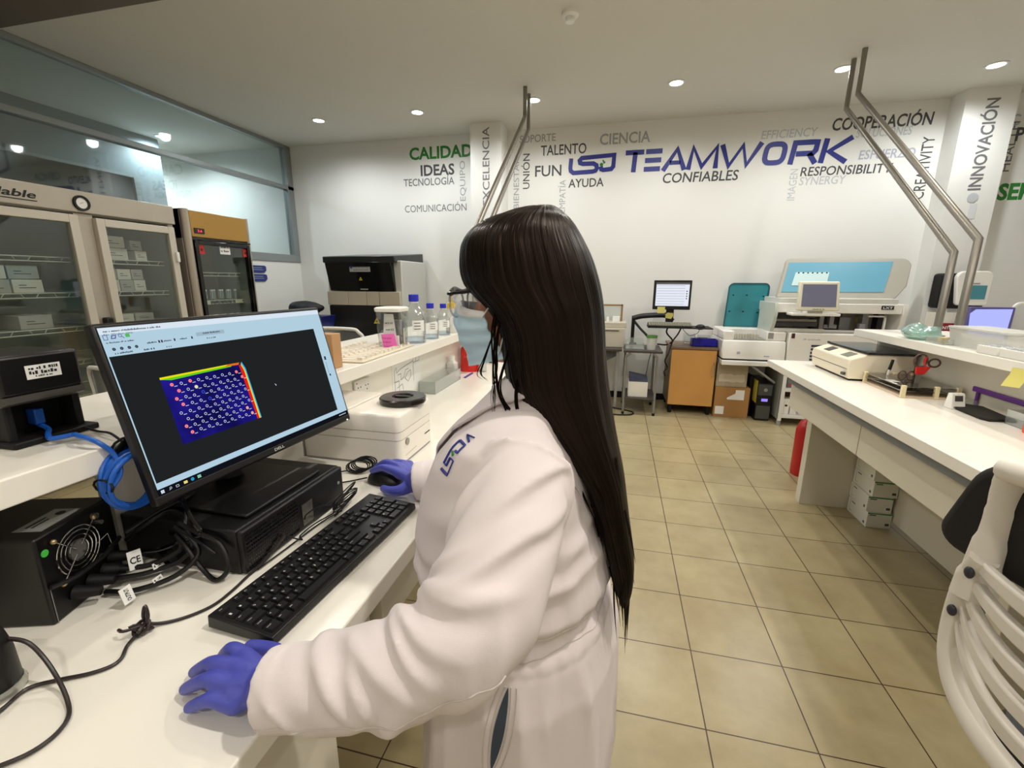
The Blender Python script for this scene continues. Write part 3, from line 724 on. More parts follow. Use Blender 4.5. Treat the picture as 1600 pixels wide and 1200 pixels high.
# monitor on its arm, with the keyboard tray
t = thing('articulated_stand', 'black jointed monitor arm with a keyboard tray beside the wooden cabinet', 'monitor arm', (0.2, 5.45, 0.725))
MB().cyl((0.19,5.47,0.726),(0.19,5.47,1.06),0.02).w('post', black, t)
MB().tube([(0.19,5.46,1.035),(0.3,5.42,1.065),(0.5,5.34,1.085),(0.57,5.30,1.075)], 0.034, 12, smooth=4, flat=0.7).w('upper_arm', black, t)
MB().tube([(0.2,5.45,1.0),(0.27,5.42,0.92),(0.36,5.38,0.83),(0.385,5.36,0.76)], 0.014, 10, smooth=4).w('strut', black, t)
MB().box((0.16,5.43,0.725),(0.24,5.5,0.745)).w('clamp', black, t)
MB().box((0.53,5.24,1.0),(0.61,5.28,1.24)).w('head_plate', black, t, bevel=0.004)
MB().box((0.33,4.98,0.968),(0.985,5.25,0.98)).w('keyboard_tray', blackm, t, bevel=0.004)
t2_ = thing('monitor', 'square black monitor with a lit white table on the black arm', 'monitor', (0.57, 5.2, 1.16))
MB().box((0.377,5.19,1.155),(0.768,5.235,1.470)).w('casing', black, t2_, bevel=0.006)
scr = MB().box((0.402,5.187,1.195),(0.745,5.190,1.445)).w('screen', glow('white_screen', (0.86,0.90,1,1), 1.05), t2_)
l = MB()
for k in range(8): l.box((0.41,5.1862,1.215+k*0.028),(0.70,5.1868,1.218+k*0.028))
l.w('table_rules', mat('rule_grey', rgb(150,160,185), 0.6), scr)
l = MB()
for k in range(4): l.box((0.715,5.1862,1.27+k*0.026),(0.727,5.1868,1.282+k*0.026))
l.w('icons', ink, scr)
MB().box((0.402,5.1862,1.425),(0.745,5.1868,1.445)).w('toolbar', mat('toolbar_grey', rgb(110,112,120), 0.6), scr)
ynote = mat('yellow_note', rgb(226,216,120), 0.8)
o = MB().box((0,0,0),(0.08,0.0015,0.07)).build('sticky_note', ynote); o.location = (0.428,5.186,1.115); o.rotation_euler = (0.06,0,0); tag(o, 'pale yellow sticky note on the lower edge of the square monitor', 'note')
o = MB().prism([(-0.01,0.01),(0.05,0.0),(0.07,0.03),(0.068,0.065),(0.01,0.07),(-0.012,0.05)], (0,0,0), X_, Z_, Y_*0.0015).build('sticky_note', ynote); o.location = (0.535,5.236,1.05); tag(o, 'crumpled yellow note on the plate under the square monitor', 'note')
t = thing('keyboard', 'far black keyboard on the raised tray by the back wall', 'keyboard', (0.56, 5.06, 0.981))
MB().hexa([(-0.23,-0.075,0),(0.22,-0.075,0),(0.22,0.09,0),(-0.23,0.09,0),(-0.23,-0.075,0.015),(0.22,-0.075,0.015),(0.22,0.09,0.035),(-0.23,0.09,0.035)]).build('case', black, t, bevel=0.003)
kk = MB()
for r_ in range(5):
    for c_ in range(18): kk.box((-0.222+c_*0.0245,-0.068+r_*0.031,0.016+r_*0.004),(-0.201+c_*0.0245,-0.042+r_*0.031,0.027+r_*0.004))
kk.build('keys', mat('worn_keys', rgb(150,148,132), 0.6), t)
t = thing('computer_mouse', 'far black mouse beside the keyboard on the raised tray', 'mouse', (0.87, 5.06, 0.981))
MB().sphere((0,0,0.003), (0.05,0.034,0.03), 18, 10).build('shell', black, t)
def cable(name, pts, r, m_, label, smooth=6, n=8, group=None):
    return tag(MB().tube(pts, r, n, smooth=smooth).build(name, m_), label, 'cable', group)
cable('cable', [(0.62,5.28,1.05),(0.56,5.34,0.9),(0.63,5.32,0.80),(0.58,5.40,0.74),(0.48,5.46,0.735)], 0.009, blackm, 'thick black cable looping behind the keyboard tray')
cable('cable', [(0.70,5.2,0.97),(0.66,5.12,0.9),(0.60,5.05,0.82),(0.56,4.98,0.70),(0.53,4.97,0.62),(0.56,4.98,0.55),(0.53,4.97,0.5),(0.545,4.98,0.45)], 0.008, blackm, 'black cable bundle hanging in front of the wooden cabinet side')
cable('cable', [(0.86,5.04,0.99),(0.84,5.0,0.93),(0.76,4.99,0.9),(0.7,5.02,0.95),(0.69,5.04,0.975)], 0.003, blackm, 'thin mouse cable hanging under the keyboard tray')
cable('cable', [(0.42,5.3,0.70),(0.40,5.45,0.55),(0.36,5.5,0.3),(0.2,5.5,0.12),(-0.1,5.55,0.05)], 0.004, blackm, 'thin dark cable hanging behind the small metal table')
cable('cable', [(-0.12,5.2,0.008),(0.1,5.1,0.01),(0.23,5.02,0.008),(0.2,4.9,0.008),(0.0,4.88,0.008),(-0.2,5.0,0.008)], 0.008, blackm, 'black power cord on the floor under the small table')
# wooden cabinet
owood = mat('cabinet_wood', rgb(206,152,84), 0.45, noise_amt=0.1, noise_scale=5)
dwood = mat('cabinet_side', rgb(120,98,66), 0.5, noise_amt=0.1, noise_scale=5)
btop = mat('cabinet_top', rgb(122,96,74), 0.4)
t = thing('wooden_cabinet', 'low orange wood cabinet with a brown top on short dark legs', 'cabinet', (0.86, 5.37, 0))
MB().box((0.605,5.12,0.10),(1.075,5.64,0.735)).w('body', dwood, t)
MB().box((0.59,5.09,0.735),(1.085,5.65,0.76)).w('top', btop, t, bevel=0.003)
d = MB().box((0.608,5.10,0.105),(1.073,5.12,0.73)).w('door', owood, t, bevel=0.003)
MB().tube([(1.045,5.10,0.44),(1.045,5.07,0.46),(1.048,5.065,0.52),(1.05,5.07,0.58),(1.05,5.10,0.60)], 0.007, 10, smooth=4).w('handle', chrome, d)
for x in (0.64,1.045):
    for y in (5.15,5.60): MB().cyl((x,y,0),(x,y,0.10),0.02,0.024).w('leg', blackm, t)
bl = mat('cobalt_plastic', rgb(34,30,170), 0.35)
t = thing('tube_rack', 'bright blue plastic rack on top of the wooden cabinet', 'rack', (0.95, 5.24, 0.7605))
r_ = MB().box((-0.13,-0.07,0),(0.13,-0.064,0.078)).box((-0.13,0.064,0),(0.13,0.07,0.078)).box((-0.13,-0.07,0),(-0.124,0.07,0.078)).box((0.124,-0.07,0),(0.13,0.07,0.078)).box((-0.13,-0.07,0),(0.13,0.07,0.006))
for i in range(5):
    for j in range(2): r_.box((-0.115+i*0.05,-0.075,0.012+j*0.03),(-0.075+i*0.05,-0.07,0.03+j*0.03))
r_.box((-0.09,-0.05,0.078),(0.04,0.05,0.088)).box((-0.06,-0.078,0.025),(0.05,-0.07,0.05))
r_.build('rack_body', bl, t)
MB().box((-0.06,-0.03,0.088),(0.06,0.06,0.12)).build('clear_cover', plastic_clear, t)
t = thing('clear_cylinder', 'clear plastic container behind the blue rack', 'container', (0.82, 5.42, 0.7605))
MB().box((-0.06,-0.05,0),(0.06,0.05,0.12)).build('body', plastic_clear, t, bevel=0.01)
# left analyzer module with the teal lid and the long white table
t = thing('analyzer_table', 'long white table under the white analyzers', 'table', (1.9, 5.3, 0))
MB().box((1.10,4.96,0.605),(2.95,5.66,0.65)).w('tabletop', white, t, bevel=0.004)
for x in (2.2,2.9):
    for y in (5.0,5.6): MB().box((x-0.02,y-0.02,0),(x+0.02,y+0.02,0.605)).w('leg', white, t)
MB().box((1.14,5.6,0),(1.18,5.64,0.605)).w('leg', white, t)
MB().tube([(1.40,5.0,0.60),(1.66,5.08,0.415)], 0.012, 8).w('brace', greyp, t)
t = thing('sample_loader', 'left white analyzer module with an open teal lid', 'analyzer', (1.4, 5.3, 0.65))
body = MB().loft([[V(1.10,5.0,0.665),V(1.70,5.0,0.665),V(1.70,5.6,0.665),V(1.10,5.6,0.665)],[V(1.09,5.0,0.75),V(1.70,5.0,0.75),V(1.70,5.6,0.75),V(1.09,5.6,0.75)],[V(1.10,5.03,0.86),V(1.70,5.03,0.86),V(1.70,5.6,0.86),V(1.10,5.6,0.86)]])
body.box((1.10,5.05,0.86),(1.21,5.6,0.955)).box((1.21,5.4,0.86),(1.70,5.6,0.953)).box((1.52,5.05,0.86),(1.70,5.4,0.955))
body.w('housing', white, t, bevel=0.012)
MB().box((1.11,5.02,0.651),(1.69,5.58,0.665)).w('base_gap', blackm, t)
rk = MB().box((1.215,5.06,0.862),(1.515,5.38,0.87))
rk.w('deck', mat('deck_grey', rgb(150,148,138), 0.5), t)
rk = MB()
for i in range(9):
    for j in range(2): rk.cyl((1.24+i*0.027,5.14+j*0.06,0.87),(1.24+i*0.027,5.14+j*0.06,0.915),0.010,n=8)
rk.w('tube_row', mat('tube_tan', rgb(206,200,186), 0.5), t)
MB().box((1.53,5.045,0.885),(1.58,5.05,0.945)).w('switch', greyp, t)
MB().box((1.24,4.996,0.72),(1.27,5.0,0.745)).box((1.5,4.996,0.70),(1.55,5.0,0.712)).w('badge', c_lav, t)
teal = glass('teal_plastic', (0.12,0.52,0.58,1), 0.12, 0.08, rgb(66,160,172), 0.62)
lid = MB()
def rrect(x0, x1, z0, z1, r, sh=0.0, n=6):
    pts = []
    for cx, cz, a0 in ((x1-r,z1-r,0),(x0+r,z1-r,90)):
        for i in range(n+1):
            a = math.radians(a0 + 90*i/n); pts.append((cx+r*math.cos(a), cz+r*math.sin(a)))
    return pts + [(x0,z0),(x1,z0)]
lid.prism([(x + (z-0.97)*0.05, z) for x, z in rrect(1.205,1.62,0.955,1.44,0.05)], (0,5.51,0), X_, V(0,0.06,1).normalized(), Y_*0.006)
lid.w('teal_lid', teal, t)
lf = MB().stroke([(x + (z-0.97)*0.05, z) for x, z in rrect(1.205,1.62,0.955,1.44,0.05)], 0.014, (0,5.506,0), X_, V(0,0.06,1).normalized(), -Y_*0.002, closed=True)
lf.w('lid_rim', mat('teal_edge', rgb(30,84,92), 0.3), t)
for x, z in ((1.26,1.31),(1.40,1.31),(1.57,1.30),(1.24,1.13),(1.38,1.13),(1.53,1.12)): MB().cyl((x,5.525,z),(x,5.502,z),0.008,n=8).w('screw', blackm, t)
# main analyzer
gframe = mat('lid_grey', rgb(172,168,156), 0.45)
blue_in = mat('lid_blue', rgb(104,166,190), 0.35)
t = thing('clinical_analyzer', 'large white analyzer with a raised grey and blue lid', 'analyzer', (2.2, 5.3, 0.65))
MB().box((1.71,5.0,0.652),(2.85,5.62,0.955)).w('lower_housing', white, t, bevel=0.01)
MB().box((1.56,5.03,1.155),(2.66,5.6,1.25)).box((1.60,5.45,0.955),(2.8,5.6,1.155)).w('upper_housing', white, t, bevel=0.008)
MB().box((1.60,5.04,1.25),(2.62,5.58,1.30)).w('ledge', mat('ledge_white', rgb(214,214,208), 0.4), t, bevel=0.006)
side = [(5.02,1.25),(4.99,1.16),(5.02,1.05),(5.08,0.955),(5.5,0.955),(5.5,1.25)]
MB().prism(side, (1.545,0,0), Y_, Z_, X_*0.03).w('side_panel', mat('pale_green_grey', rgb(198,204,194), 0.45), t)
MB().prism([(5.02,1.25),(5.0,1.16),(5.03,1.05),(5.10,0.955),(5.5,0.955),(5.5,1.25)], (2.66,0,0), Y_, Z_, X_*0.03).w('side_panel', white, t)
MB().box((1.58,5.10,0.957),(2.05,5.14,0.99)).box((2.05,5.2,0.957),(2.66,5.22,0.975)).w('front_rail', white, t)
MB().box((1.59,5.20,1.09),(2.0,5.24,1.14)).box((1.59,5.14,1.01),(2.0,5.18,1.055)).w('dark_rail', mat('rail_dark', rgb(70,72,74), 0.35), t)
MB().box((1.60,5.12,1.06),(1.98,5.16,1.085)).w('silver_rail', steel, t)
mech = MB().box((2.02,5.16,0.96),(2.06,5.3,1.15)).box((2.12,5.18,1.0),(2.16,5.3,1.15)).box((2.08,5.2,0.99),(2.2,5.28,1.03)).box((2.26,5.3,0.96),(2.36,5.4,1.1)).box((2.38,5.15,0.98),(2.43,5.2,1.05)).box((2.44,5.25,0.96),(2.5,5.35,1.15))
mech.w('mechanism', mat('mech_grey', rgb(150,148,152), 0.4, 0.3), t, bevel=0.003)
for a_, b_ in (((2.03,5.36,0.96),(2.3,5.44,1.15)), ((2.6,5.3,0.96),(2.65,5.4,1.15))): MB().box(a_, b_).w('dark_recess', mat('recess', rgb(58,56,62), 0.5), t)
MB().box((2.30,5.38,0.96),(2.56,5.44,1.15)).w('plate', mat('plate_tan', rgb(160,154,140), 0.4), t)
o = MB().box((2.44,5.37,1.05),(2.50,5.376,1.1)).w('yellow_label', yellow, t)
mb = MB(); warn(mb, (2.47,5.369,1.073), X_, Z_, -Y_*0.002, 0.016); mb.w('warning_mark', ink, o)
MB().box((2.56,5.1,0.955),(2.575,5.12,1.13)).box((2.42,5.1,1.12),(2.575,5.12,1.135)).w('bracket', white, t)
MB().box((1.73,4.996,0.90),(1.76,5.0,0.95)).w('slot', mat('dark_red', rgb(70,26,34), 0.5), t)
MB().greek((1.84,5.0,0.885), X_, Z_, 0.16, 0.016, 5).w('maker_text', c_lav, t)
vent = MB()
for k in range(5): vent.box((1.92,4.994,0.68+k*0.035),(2.05,5.0,0.70+k*0.035))
vent.w('vent', mat('vent_dark', rgb(52,56,66), 0.5), t)
def lean(x, z, d=0.0): return V(x, 5.18 + (z-1.30)*0.55 - d, z)
out_ = []
for cx, cz, r_, a0, a1 in ((2.76,1.62,0.075,0,90),(1.77,1.63,0.07,90,180)):
    for i in range(7):
        a = math.radians(a0 + (a1-a0)*i/6); out_.append((cx + r_*math.cos(a), cz + r_*math.sin(a)))
out_ += [(1.60,1.30),(2.56,1.27),(2.66,1.30),(2.77,1.42)]
fr_ = [lean(x, z) for x, z in out_]
MB().loft([fr_, [p + V(0,0.05,0.0) for p in fr_]]).w('lid_frame', gframe, t, bevel=0.012, seg=3)
inn = [(1.735,1.655),(2.675,1.66),(2.56,1.36),(1.645,1.355)]
MB().loft([[lean(x, z, 0.006) for x, z in inn],[lean(x, z, 0.001) for x, z in inn]]).w('lid_window', blue_in, t)
pan = [(1.79,1.555),(2.10,1.555),(2.06,1.42),(1.74,1.42)]
MB().loft([[lean(x, z, 0.012) for x, z in pan],[lean(x, z, 0.007) for x, z in pan]]).w('lid_sheet', mat('pale_sheet', rgb(196,220,220), 0.5), t, bevel=0.004)
hol = MB()
for i in range(7):
    p = lean(1.815+i*0.043, 1.548, 0.013); hol.cyl(p, p + V(0,-0.002,0), 0.008, n=8)
hol.w('punch_hole', blackm, t)
MB().box((2.48,5.02,1.20),(2.58,5.028,1.235)).w('maker_badge', ink, t)
MB().text('LXT', (2.49,5.0195,1.207), X_, Z_, 0.08, 0.02, bold=0.02).w('badge_text', paper, t)
# touch monitor standing on its bracket
t = thing('touch_monitor', 'white-framed touch monitor in front of the blue analyzer lid', 'monitor', (1.87, 4.95, 1.10))
MB().hexa([(1.69,4.84,1.185),(2.05,4.84,1.185),(2.05,4.89,1.185),(1.69,4.89,1.185),(1.69,4.87,1.462),(2.03,4.87,1.462),(2.03,4.92,1.462),(1.69,4.92,1.462)]).w('casing', mat('ivory', rgb(232,226,206), 0.4), t, bevel=0.012)
MB().hexa([(1.72,4.8395,1.225),(2.015,4.8395,1.225),(2.015,4.845,1.225),(1.72,4.845,1.225),(1.72,4.8625,1.435),(2.005,4.8625,1.435),(2.005,4.87,1.435),(1.72,4.87,1.435)]).w('screen', mat('dead_screen', rgb(120,122,146), 0.08), t)
MB().greek((1.82,4.838,1.197), X_, Z_, 0.1, 0.012, 6).w('maker_text', greyp, t)
MB().box((1.80,4.90,1.13),(1.94,5.026,1.25)).box((1.66,4.87,1.135),(2.08,5.026,1.16)).w('bracket', white, t, bevel=0.006)
# things under the table
card = mat('cardboard', rgb(170,126,74), 0.85, noise_amt=0.06, noise_scale=10)
t = thing('cardboard_box', 'brown cardboard box on the floor under the analyzer table', 'box', (1.27, 5.3, 0))
MB().box((-0.175,-0.2,0),(0.175,0.25,0.335)).build('box_body', card, t, bevel=0.003)
MB().prism([(-0.05,0.2),(0.12,0.2),(0.12,0.31),(0.03,0.31),(0.03,0.27),(-0.05,0.22)], (0,-0.201,0), X_, Z_, -Y_*0.0008).box((-0.16,-0.2018,0.03),(-0.07,-0.2005,0.12)).build('paper_label', paper, t)
t = thing('torn_carton', 'torn greyish carton stacked on the brown cardboard box', 'box', (1.25, 5.32, 0.3355))
MB().box((-0.155,-0.2,0),(0.155,0.2,0.265)).build('box_body', mat('grey_card', rgb(172,160,138), 0.9, noise_amt=0.1, noise_scale=14), t, bevel=0.004)
random.seed(3)
pt = [(-0.13+0.26*i/10, 0.05+0.015*random.random()) for i in range(11)] + [(0.13-0.26*i/10, 0.13+0.02*random.random()) for i in range(11)]
MB().prism(pt, (0,-0.202,0), X_, Z_, -Y_*0.001).build('torn_patch', mat('torn_paper', rgb(200,188,166), 0.9), t)
t = thing('power_supply', 'black tower power supply with a small lit display under the table', 'power supply', (1.57, 5.2, 0))
MB().box((1.50,5.05,0.0),(1.645,5.55,0.405)).w('tower', black, t, bevel=0.006)
for a_, b_ in (((1.505,5.04,0.02),(1.64,5.05,0.165)), ((1.505,5.04,0.28),(1.64,5.05,0.395))): MB().box(a_, b_).w('front_plate', mat('tower_grey', rgb(70,72,70), 0.45), t, bevel=0.003)
MB().box((1.545,5.038,0.215),(1.605,5.0405,0.245)).w('display', glow('violet_led', (0.35,0.25,1,1), 1.2), t)
MB().cyl((1.575,5.04,0.34),(1.575,5.036,0.34),0.018).w('button', greyp, t)
o = MB().box((0,0,0),(0.0015,0.14,0.24)).build('hanging_paper', mat('yellow_sheet', rgb(206,190,70), 0.8)); o.location = (1.4975,5.06,0.19); tag(o, 'yellow paper stuck on the side of the black tower', 'paper')
t = thing('dark_case', 'black case standing between cardboard box and power supply', 'case', (1.47, 5.35, 0))
MB().box((1.455,5.2,0),(1.494,5.6,0.45)).w('case_body', blackm, t, bevel=0.005)
t = thing('trolley', 'white metal trolley with shelves behind the right bench', 'trolley', (1.9, 5.2, 0))
wm_ = mat('white_metal', rgb(228,228,224), 0.35)
for x in (1.70,2.1):
    for y in (4.93,5.5):
        MB().box((x-0.016,y-0.016,0.05),(x+0.016,y+0.016,0.60)).w('post', wm_, t)
        MB().cyl((x,y,0),(x,y,0.05),0.02,n=12).w('foot', greyp, t)
for z in (0.08,0.36,0.575): MB().box((1.69,4.92,z),(2.11,5.51,z+0.035)).w('shelf', wm_, t, bevel=0.003)
MB().box((1.684,4.93,0.06),(1.69,5.5,0.60)).w('side_panel', mat('panel_greygreen', rgb(150,152,142), 0.5), t)
for i, x in enumerate((1.73,1.80,1.93)):
    s_ = thing('reagent_box', ('left', 'middle', 'right')[i] + ' small white box on the lowest trolley shelf', 'box', (x+0.03, 5.02, 0.1155), 0, 'boxes on the trolley')
    B((-0.03,-0.06,0),(0.03 if i<2 else 0.05,0.06,0.16)).build('box_body', white, s_, bevel=0.002)
    MB().box((-0.012,-0.0606,0.08),(0.012,-0.06,0.1)).build('print', ink, s_)
t = thing('reagent_box', 'dark red opened box top on the lower trolley shelf', 'box', (1.85, 5.2, 0.1155))
B((-0.14,-0.08,0),(0.14,0.08,0.2)).build('box_body', mat('maroon', rgb(96,34,36), 0.5), t)
t = thing('reagent_box', 'grey device on the middle trolley shelf', 'box', (1.80, 5.05, 0.3955))
B((-0.06,-0.08,0),(0.05,0.1,0.14)).build('box_body', mat('device_grey', rgb(106,108,112), 0.5), t, bevel=0.004)
B((-0.04,-0.084,0.015),(0.0,-0.08,0.03)).build('red_tab', redm, t)
t = thing('reagent_box', 'pale box beside the grey device on the middle trolley shelf', 'box', (1.93, 5.05, 0.3955))
B((-0.05,-0.08,0),(0.08,0.1,0.1)).build('box_body', white, t, bevel=0.004)
t = thing('fire_extinguisher', 'red fire extinguisher partly hidden behind the right bench panel', 'fire extinguisher', (1.46, 3.62, 0))
MB().lathe([(0,0),(0.075,0),(0.08,0.02),(0.08,0.36),(0.06,0.42),(0.025,0.45),(0.025,0.48),(0,0.48)]).build('cylinder', mat('extinguisher_red', rgb(190,30,28), 0.3), t)
MB().box((-0.02,-0.06,0.48),(0.02,0.06,0.5)).build('valve_lever', blackm, t)
# dispenser on the right pillar
t = thing('towel_dispenser', 'white and black wall dispenser with a teal window on the right pillar', 'dispenser', (3.3, 5.47, 1.2))
MB().box((3.09,5.30,1.205),(3.47,5.469,1.545)).w('back_body', blackm, t, bevel=0.03, seg=4)
fc = []
for cx, cz, r_, a0 in ((3.40,1.50,0.065,0),(3.235,1.50,0.065,90),(3.235,1.27,0.03,180),(3.43,1.27,0.03,270)):
    for i in range(7):
        a = math.radians(a0 + 90*i/6); fc.append((cx + r_*math.cos(a), cz + r_*math.sin(a)))
MB().prism(fc, (0,5.30,0), X_, Z_, -Y_*0.05).w('front_cover', white, t, bevel=0.012, seg=3)
MB().box((3.235,5.244,1.30),(3.425,5.251,1.43)).w('teal_window', mat('teal_window', rgb(70,140,156), 0.15), t, bevel=0.004)
MB().box((3.31,5.244,1.445),(3.36,5.25,1.452)).w('maker_badge', c_mid, t)
MB().cyl((3.19,5.36,1.16),(3.19,5.36,1.21),0.02).w('nozzle', white, t)
# counter with the lit screen far right
t = thing('side_counter', 'white counter at the far right behind the bench shelf', 'counter', (3.2, 4.7, 0))
MB().box((2.95,4.3,0.86),(4.6,5.2,0.9)).w('worktop', laminate, t, bevel=0.003)
MB().box((3.0,4.35,0),(4.55,5.15,0.86)).w('cabinet', panelm, t)
t = thing('display_screen', 'lit pale violet screen at the far right edge', 'screen', (3.15, 4.62, 0.9))
MB().box((2.92,4.60,0.975),(3.235,4.64,1.255)).w('casing', mat('violet_bezel', rgb(96,90,150), 0.4), t, bevel=0.006)
MB().prism([(2.94,1.03),(2.925,1.0),(3.205,0.985),(3.215,1.24),(2.96,1.235),(2.925,1.2)], (0,4.599,0), X_, Z_, -Y_*0.002).w('screen', glow('violet_screen', (0.42,0.46,1.0,1), 1.25), t)
MB().box((3.02,4.56,0.901),(3.16,4.68,0.91)).box((3.07,4.61,0.91),(3.11,4.63,0.985)).w('stand', greyp, t)
t = thing('faucet', 'white gooseneck faucet at the right edge beside the lit screen', 'faucet', (3.30, 4.72, 0.9))
MB().tube([(3.30,4.72,0.9),(3.30,4.72,1.2),(3.32,4.72,1.275),(3.40,4.72,1.285),(3.5,4.72,1.28),(3.52,4.72,1.2)], 0.013, 10, smooth=5).w('spout', white, t)
t = thing('caution_sign', 'dark red and white sign reading INTO behind the right poles', 'sign', (2.75, 4.62, 0.9))
MB().box((2.779,4.70,1.036),(2.92,4.705,1.106)).w('plate', mat('sign_red', rgb(140,30,40), 0.5), t)
MB().text('INTO', (2.802,4.6995,1.053), X_, Z_, 0.085, 0.027, bold=0.03).w('sign_text', paper, t)
MB().box((2.68,4.71,1.05),(2.94,4.715,1.2)).cyl((2.8,4.72,0.0),(2.8,4.72,1.06),0.015).box((2.7,4.62,0),(2.9,4.82,0.01)).w('stand', white, t)

# ------------------------------------------------------------------ the computer on the left bench
t = thing('computer_monitor', 'large black tilted monitor showing a blue dot image, on the bench', 'monitor', (-0.799, 0.826, 1.227))
t.rotation_euler = (-0.243, 0, 1.51)
sh = MB()
sh.box((-0.272,0.0,-0.176),(0.272,0.022,0.156))
sh.build('casing', black, t, bevel=0.005)
MB().hexa([(-0.2,0.022,-0.12),(0.2,0.022,-0.12),(0.2,0.022,0.12),(-0.2,0.022,0.12),(-0.14,0.05,-0.09),(0.14,0.05,-0.09),(0.14,0.05,0.08),(-0.14,0.05,0.08)]).build('back_cover', black, t, bevel=0.006)
def flat(pts, d): return [V(x, -d, z) for x, z in pts]
def face(name, pts, m_, par, d):
    mb = MB(); mb.add(flat(pts, d), [tuple(range(len(pts)))]); return mb.build(name, m_, par, flat=True)
e_bg = glow('screen_pale_blue', lin((0.74,0.86,0.93))+(1,), 1.0)
e_white = glow('screen_white', lin((0.90,0.95,1.0))+(1,), 1.0)
e_dark = glow('screen_dark', lin((0.135,0.145,0.15))+(1,), 1.0)
e_bar = glow('screen_taskbar', lin((0.07,0.08,0.11))+(1,), 1.0)
scr = face('screen', [(-0.2655,-0.1585),(0.2655,-0.1585),(0.2655,0.1485),(-0.2655,0.1485)], mat('lcd_black', rgb(12,12,14), 0.1), t, 0.0004)
face('window_background', [(-0.2645,-0.146),(0.2645,-0.146),(0.2645,0.1475),(-0.2645,0.1475)], e_bg, scr, 0.0008)
face('title_strip', [(-0.2645,0.136),(0.2645,0.136),(0.2645,0.1475),(-0.2645,0.1475)], e_white, scr, 0.0011)
face('image_area', [(-0.2625,-0.1345),(0.2285,-0.1345),(0.2285,0.0975),(-0.2625,0.0975)], e_dark, scr, 0.0012)
face('taskbar', [(-0.2645,-0.158),(0.2645,-0.158),(0.2645,-0.146),(-0.2645,-0.146)], e_bar, scr, 0.0012)
# heat image: dark blue field with an own gradient of glow colours, as displayed
M = bpy.data.materials.new('heat_image'); M.use_nodes = True; nt = M.node_tree
nt.nodes.remove(nt.nodes['Principled BSDF'])
em = nt.nodes.new('ShaderNodeEmission'); tc = nt.nodes.new('ShaderNodeTexCoord'); nz = nt.nodes.new('ShaderNodeTexNoise'); nz.inputs['Scale'].default_value = 14
cr = nt.nodes.new('ShaderNodeValToRGB'); cr.color_ramp.elements[0].position = 0.35; cr.color_ramp.elements[0].color = (0.006,0.005,0.075,1); cr.color_ramp.elements[1].position = 0.72; cr.color_ramp.elements[1].color = (0.018,0.012,0.30,1)
nt.links.new(tc.outputs['Object'], nz.inputs['Vector']); nt.links.new(nz.outputs['Fac'], cr.inputs[0]); nt.links.new(cr.outputs[0], em.inputs[0]); nt.links.new(em.outputs[0], nt.nodes['Material Output'].inputs[0])
hx0, hx1, hz0, hz1 = -0.197, -0.0135, -0.0843, 0.0465
face('heat_image', [(hx0,hz0),(hx1-0.006,hz0),(hx1-0.006,hz1-0.004),(hx0,hz1-0.004)], M, scr, 0.0015)
def bandf(name, pts, col, s=1.0, d=0.0018): face(name, pts, glow('led_'+name, lin(col)+(1,), s), scr, d)
bandf('yellow_edge', [(hx0,hz1-0.0035),(hx1-0.03,hz1-0.002),(hx1-0.012,hz1),(hx1-0.03,hz1+0.0005),(hx0,hz1+0.0005)], (0.97,0.93,0.10))
bandf('green_edge', [(hx0+0.02,hz1-0.008),(hx0+0.08,hz1-0.0065),(hx1-0.035,hz1-0.0055),(hx1-0.03,hz1-0.002),(hx0,hz1-0.0035)], (0.42,0.86,0.12))
bandf('orange_edge', [(hx1-0.05,hz1-0.003),(hx1-0.016,hz1-0.0045),(hx1-0.012,hz1),(hx1-0.04,hz1+0.0005)], (0.98,0.45,0.08), d=0.0020)
bandf('red_side', [(hx1-0.0125,hz0),(hx1-0.007,hz0),(hx1-0.0065,hz1-0.02),(hx1-0.010,hz1-0.006),(hx1-0.015,hz1-0.005)], (0.93,0.16,0.10))
bandf('yellow_side', [(hx1-0.007,hz0),(hx1-0.0038,hz0),(hx1-0.0038,hz1-0.02),(hx1-0.009,hz1-0.002),(hx1-0.010,hz1-0.006),(hx1-0.0065,hz1-0.02)], (0.98,0.90,0.15), d=0.0019)
bandf('cyan_side', [(hx1-0.0038,hz0),(hx1-0.001,hz0),(hx1-0.001,hz1-0.015),(hx1-0.006,hz1+0.0005),(hx1-0.009,hz1-0.002),(hx1-0.0038,hz1-0.02)], (0.25,0.75,0.95))
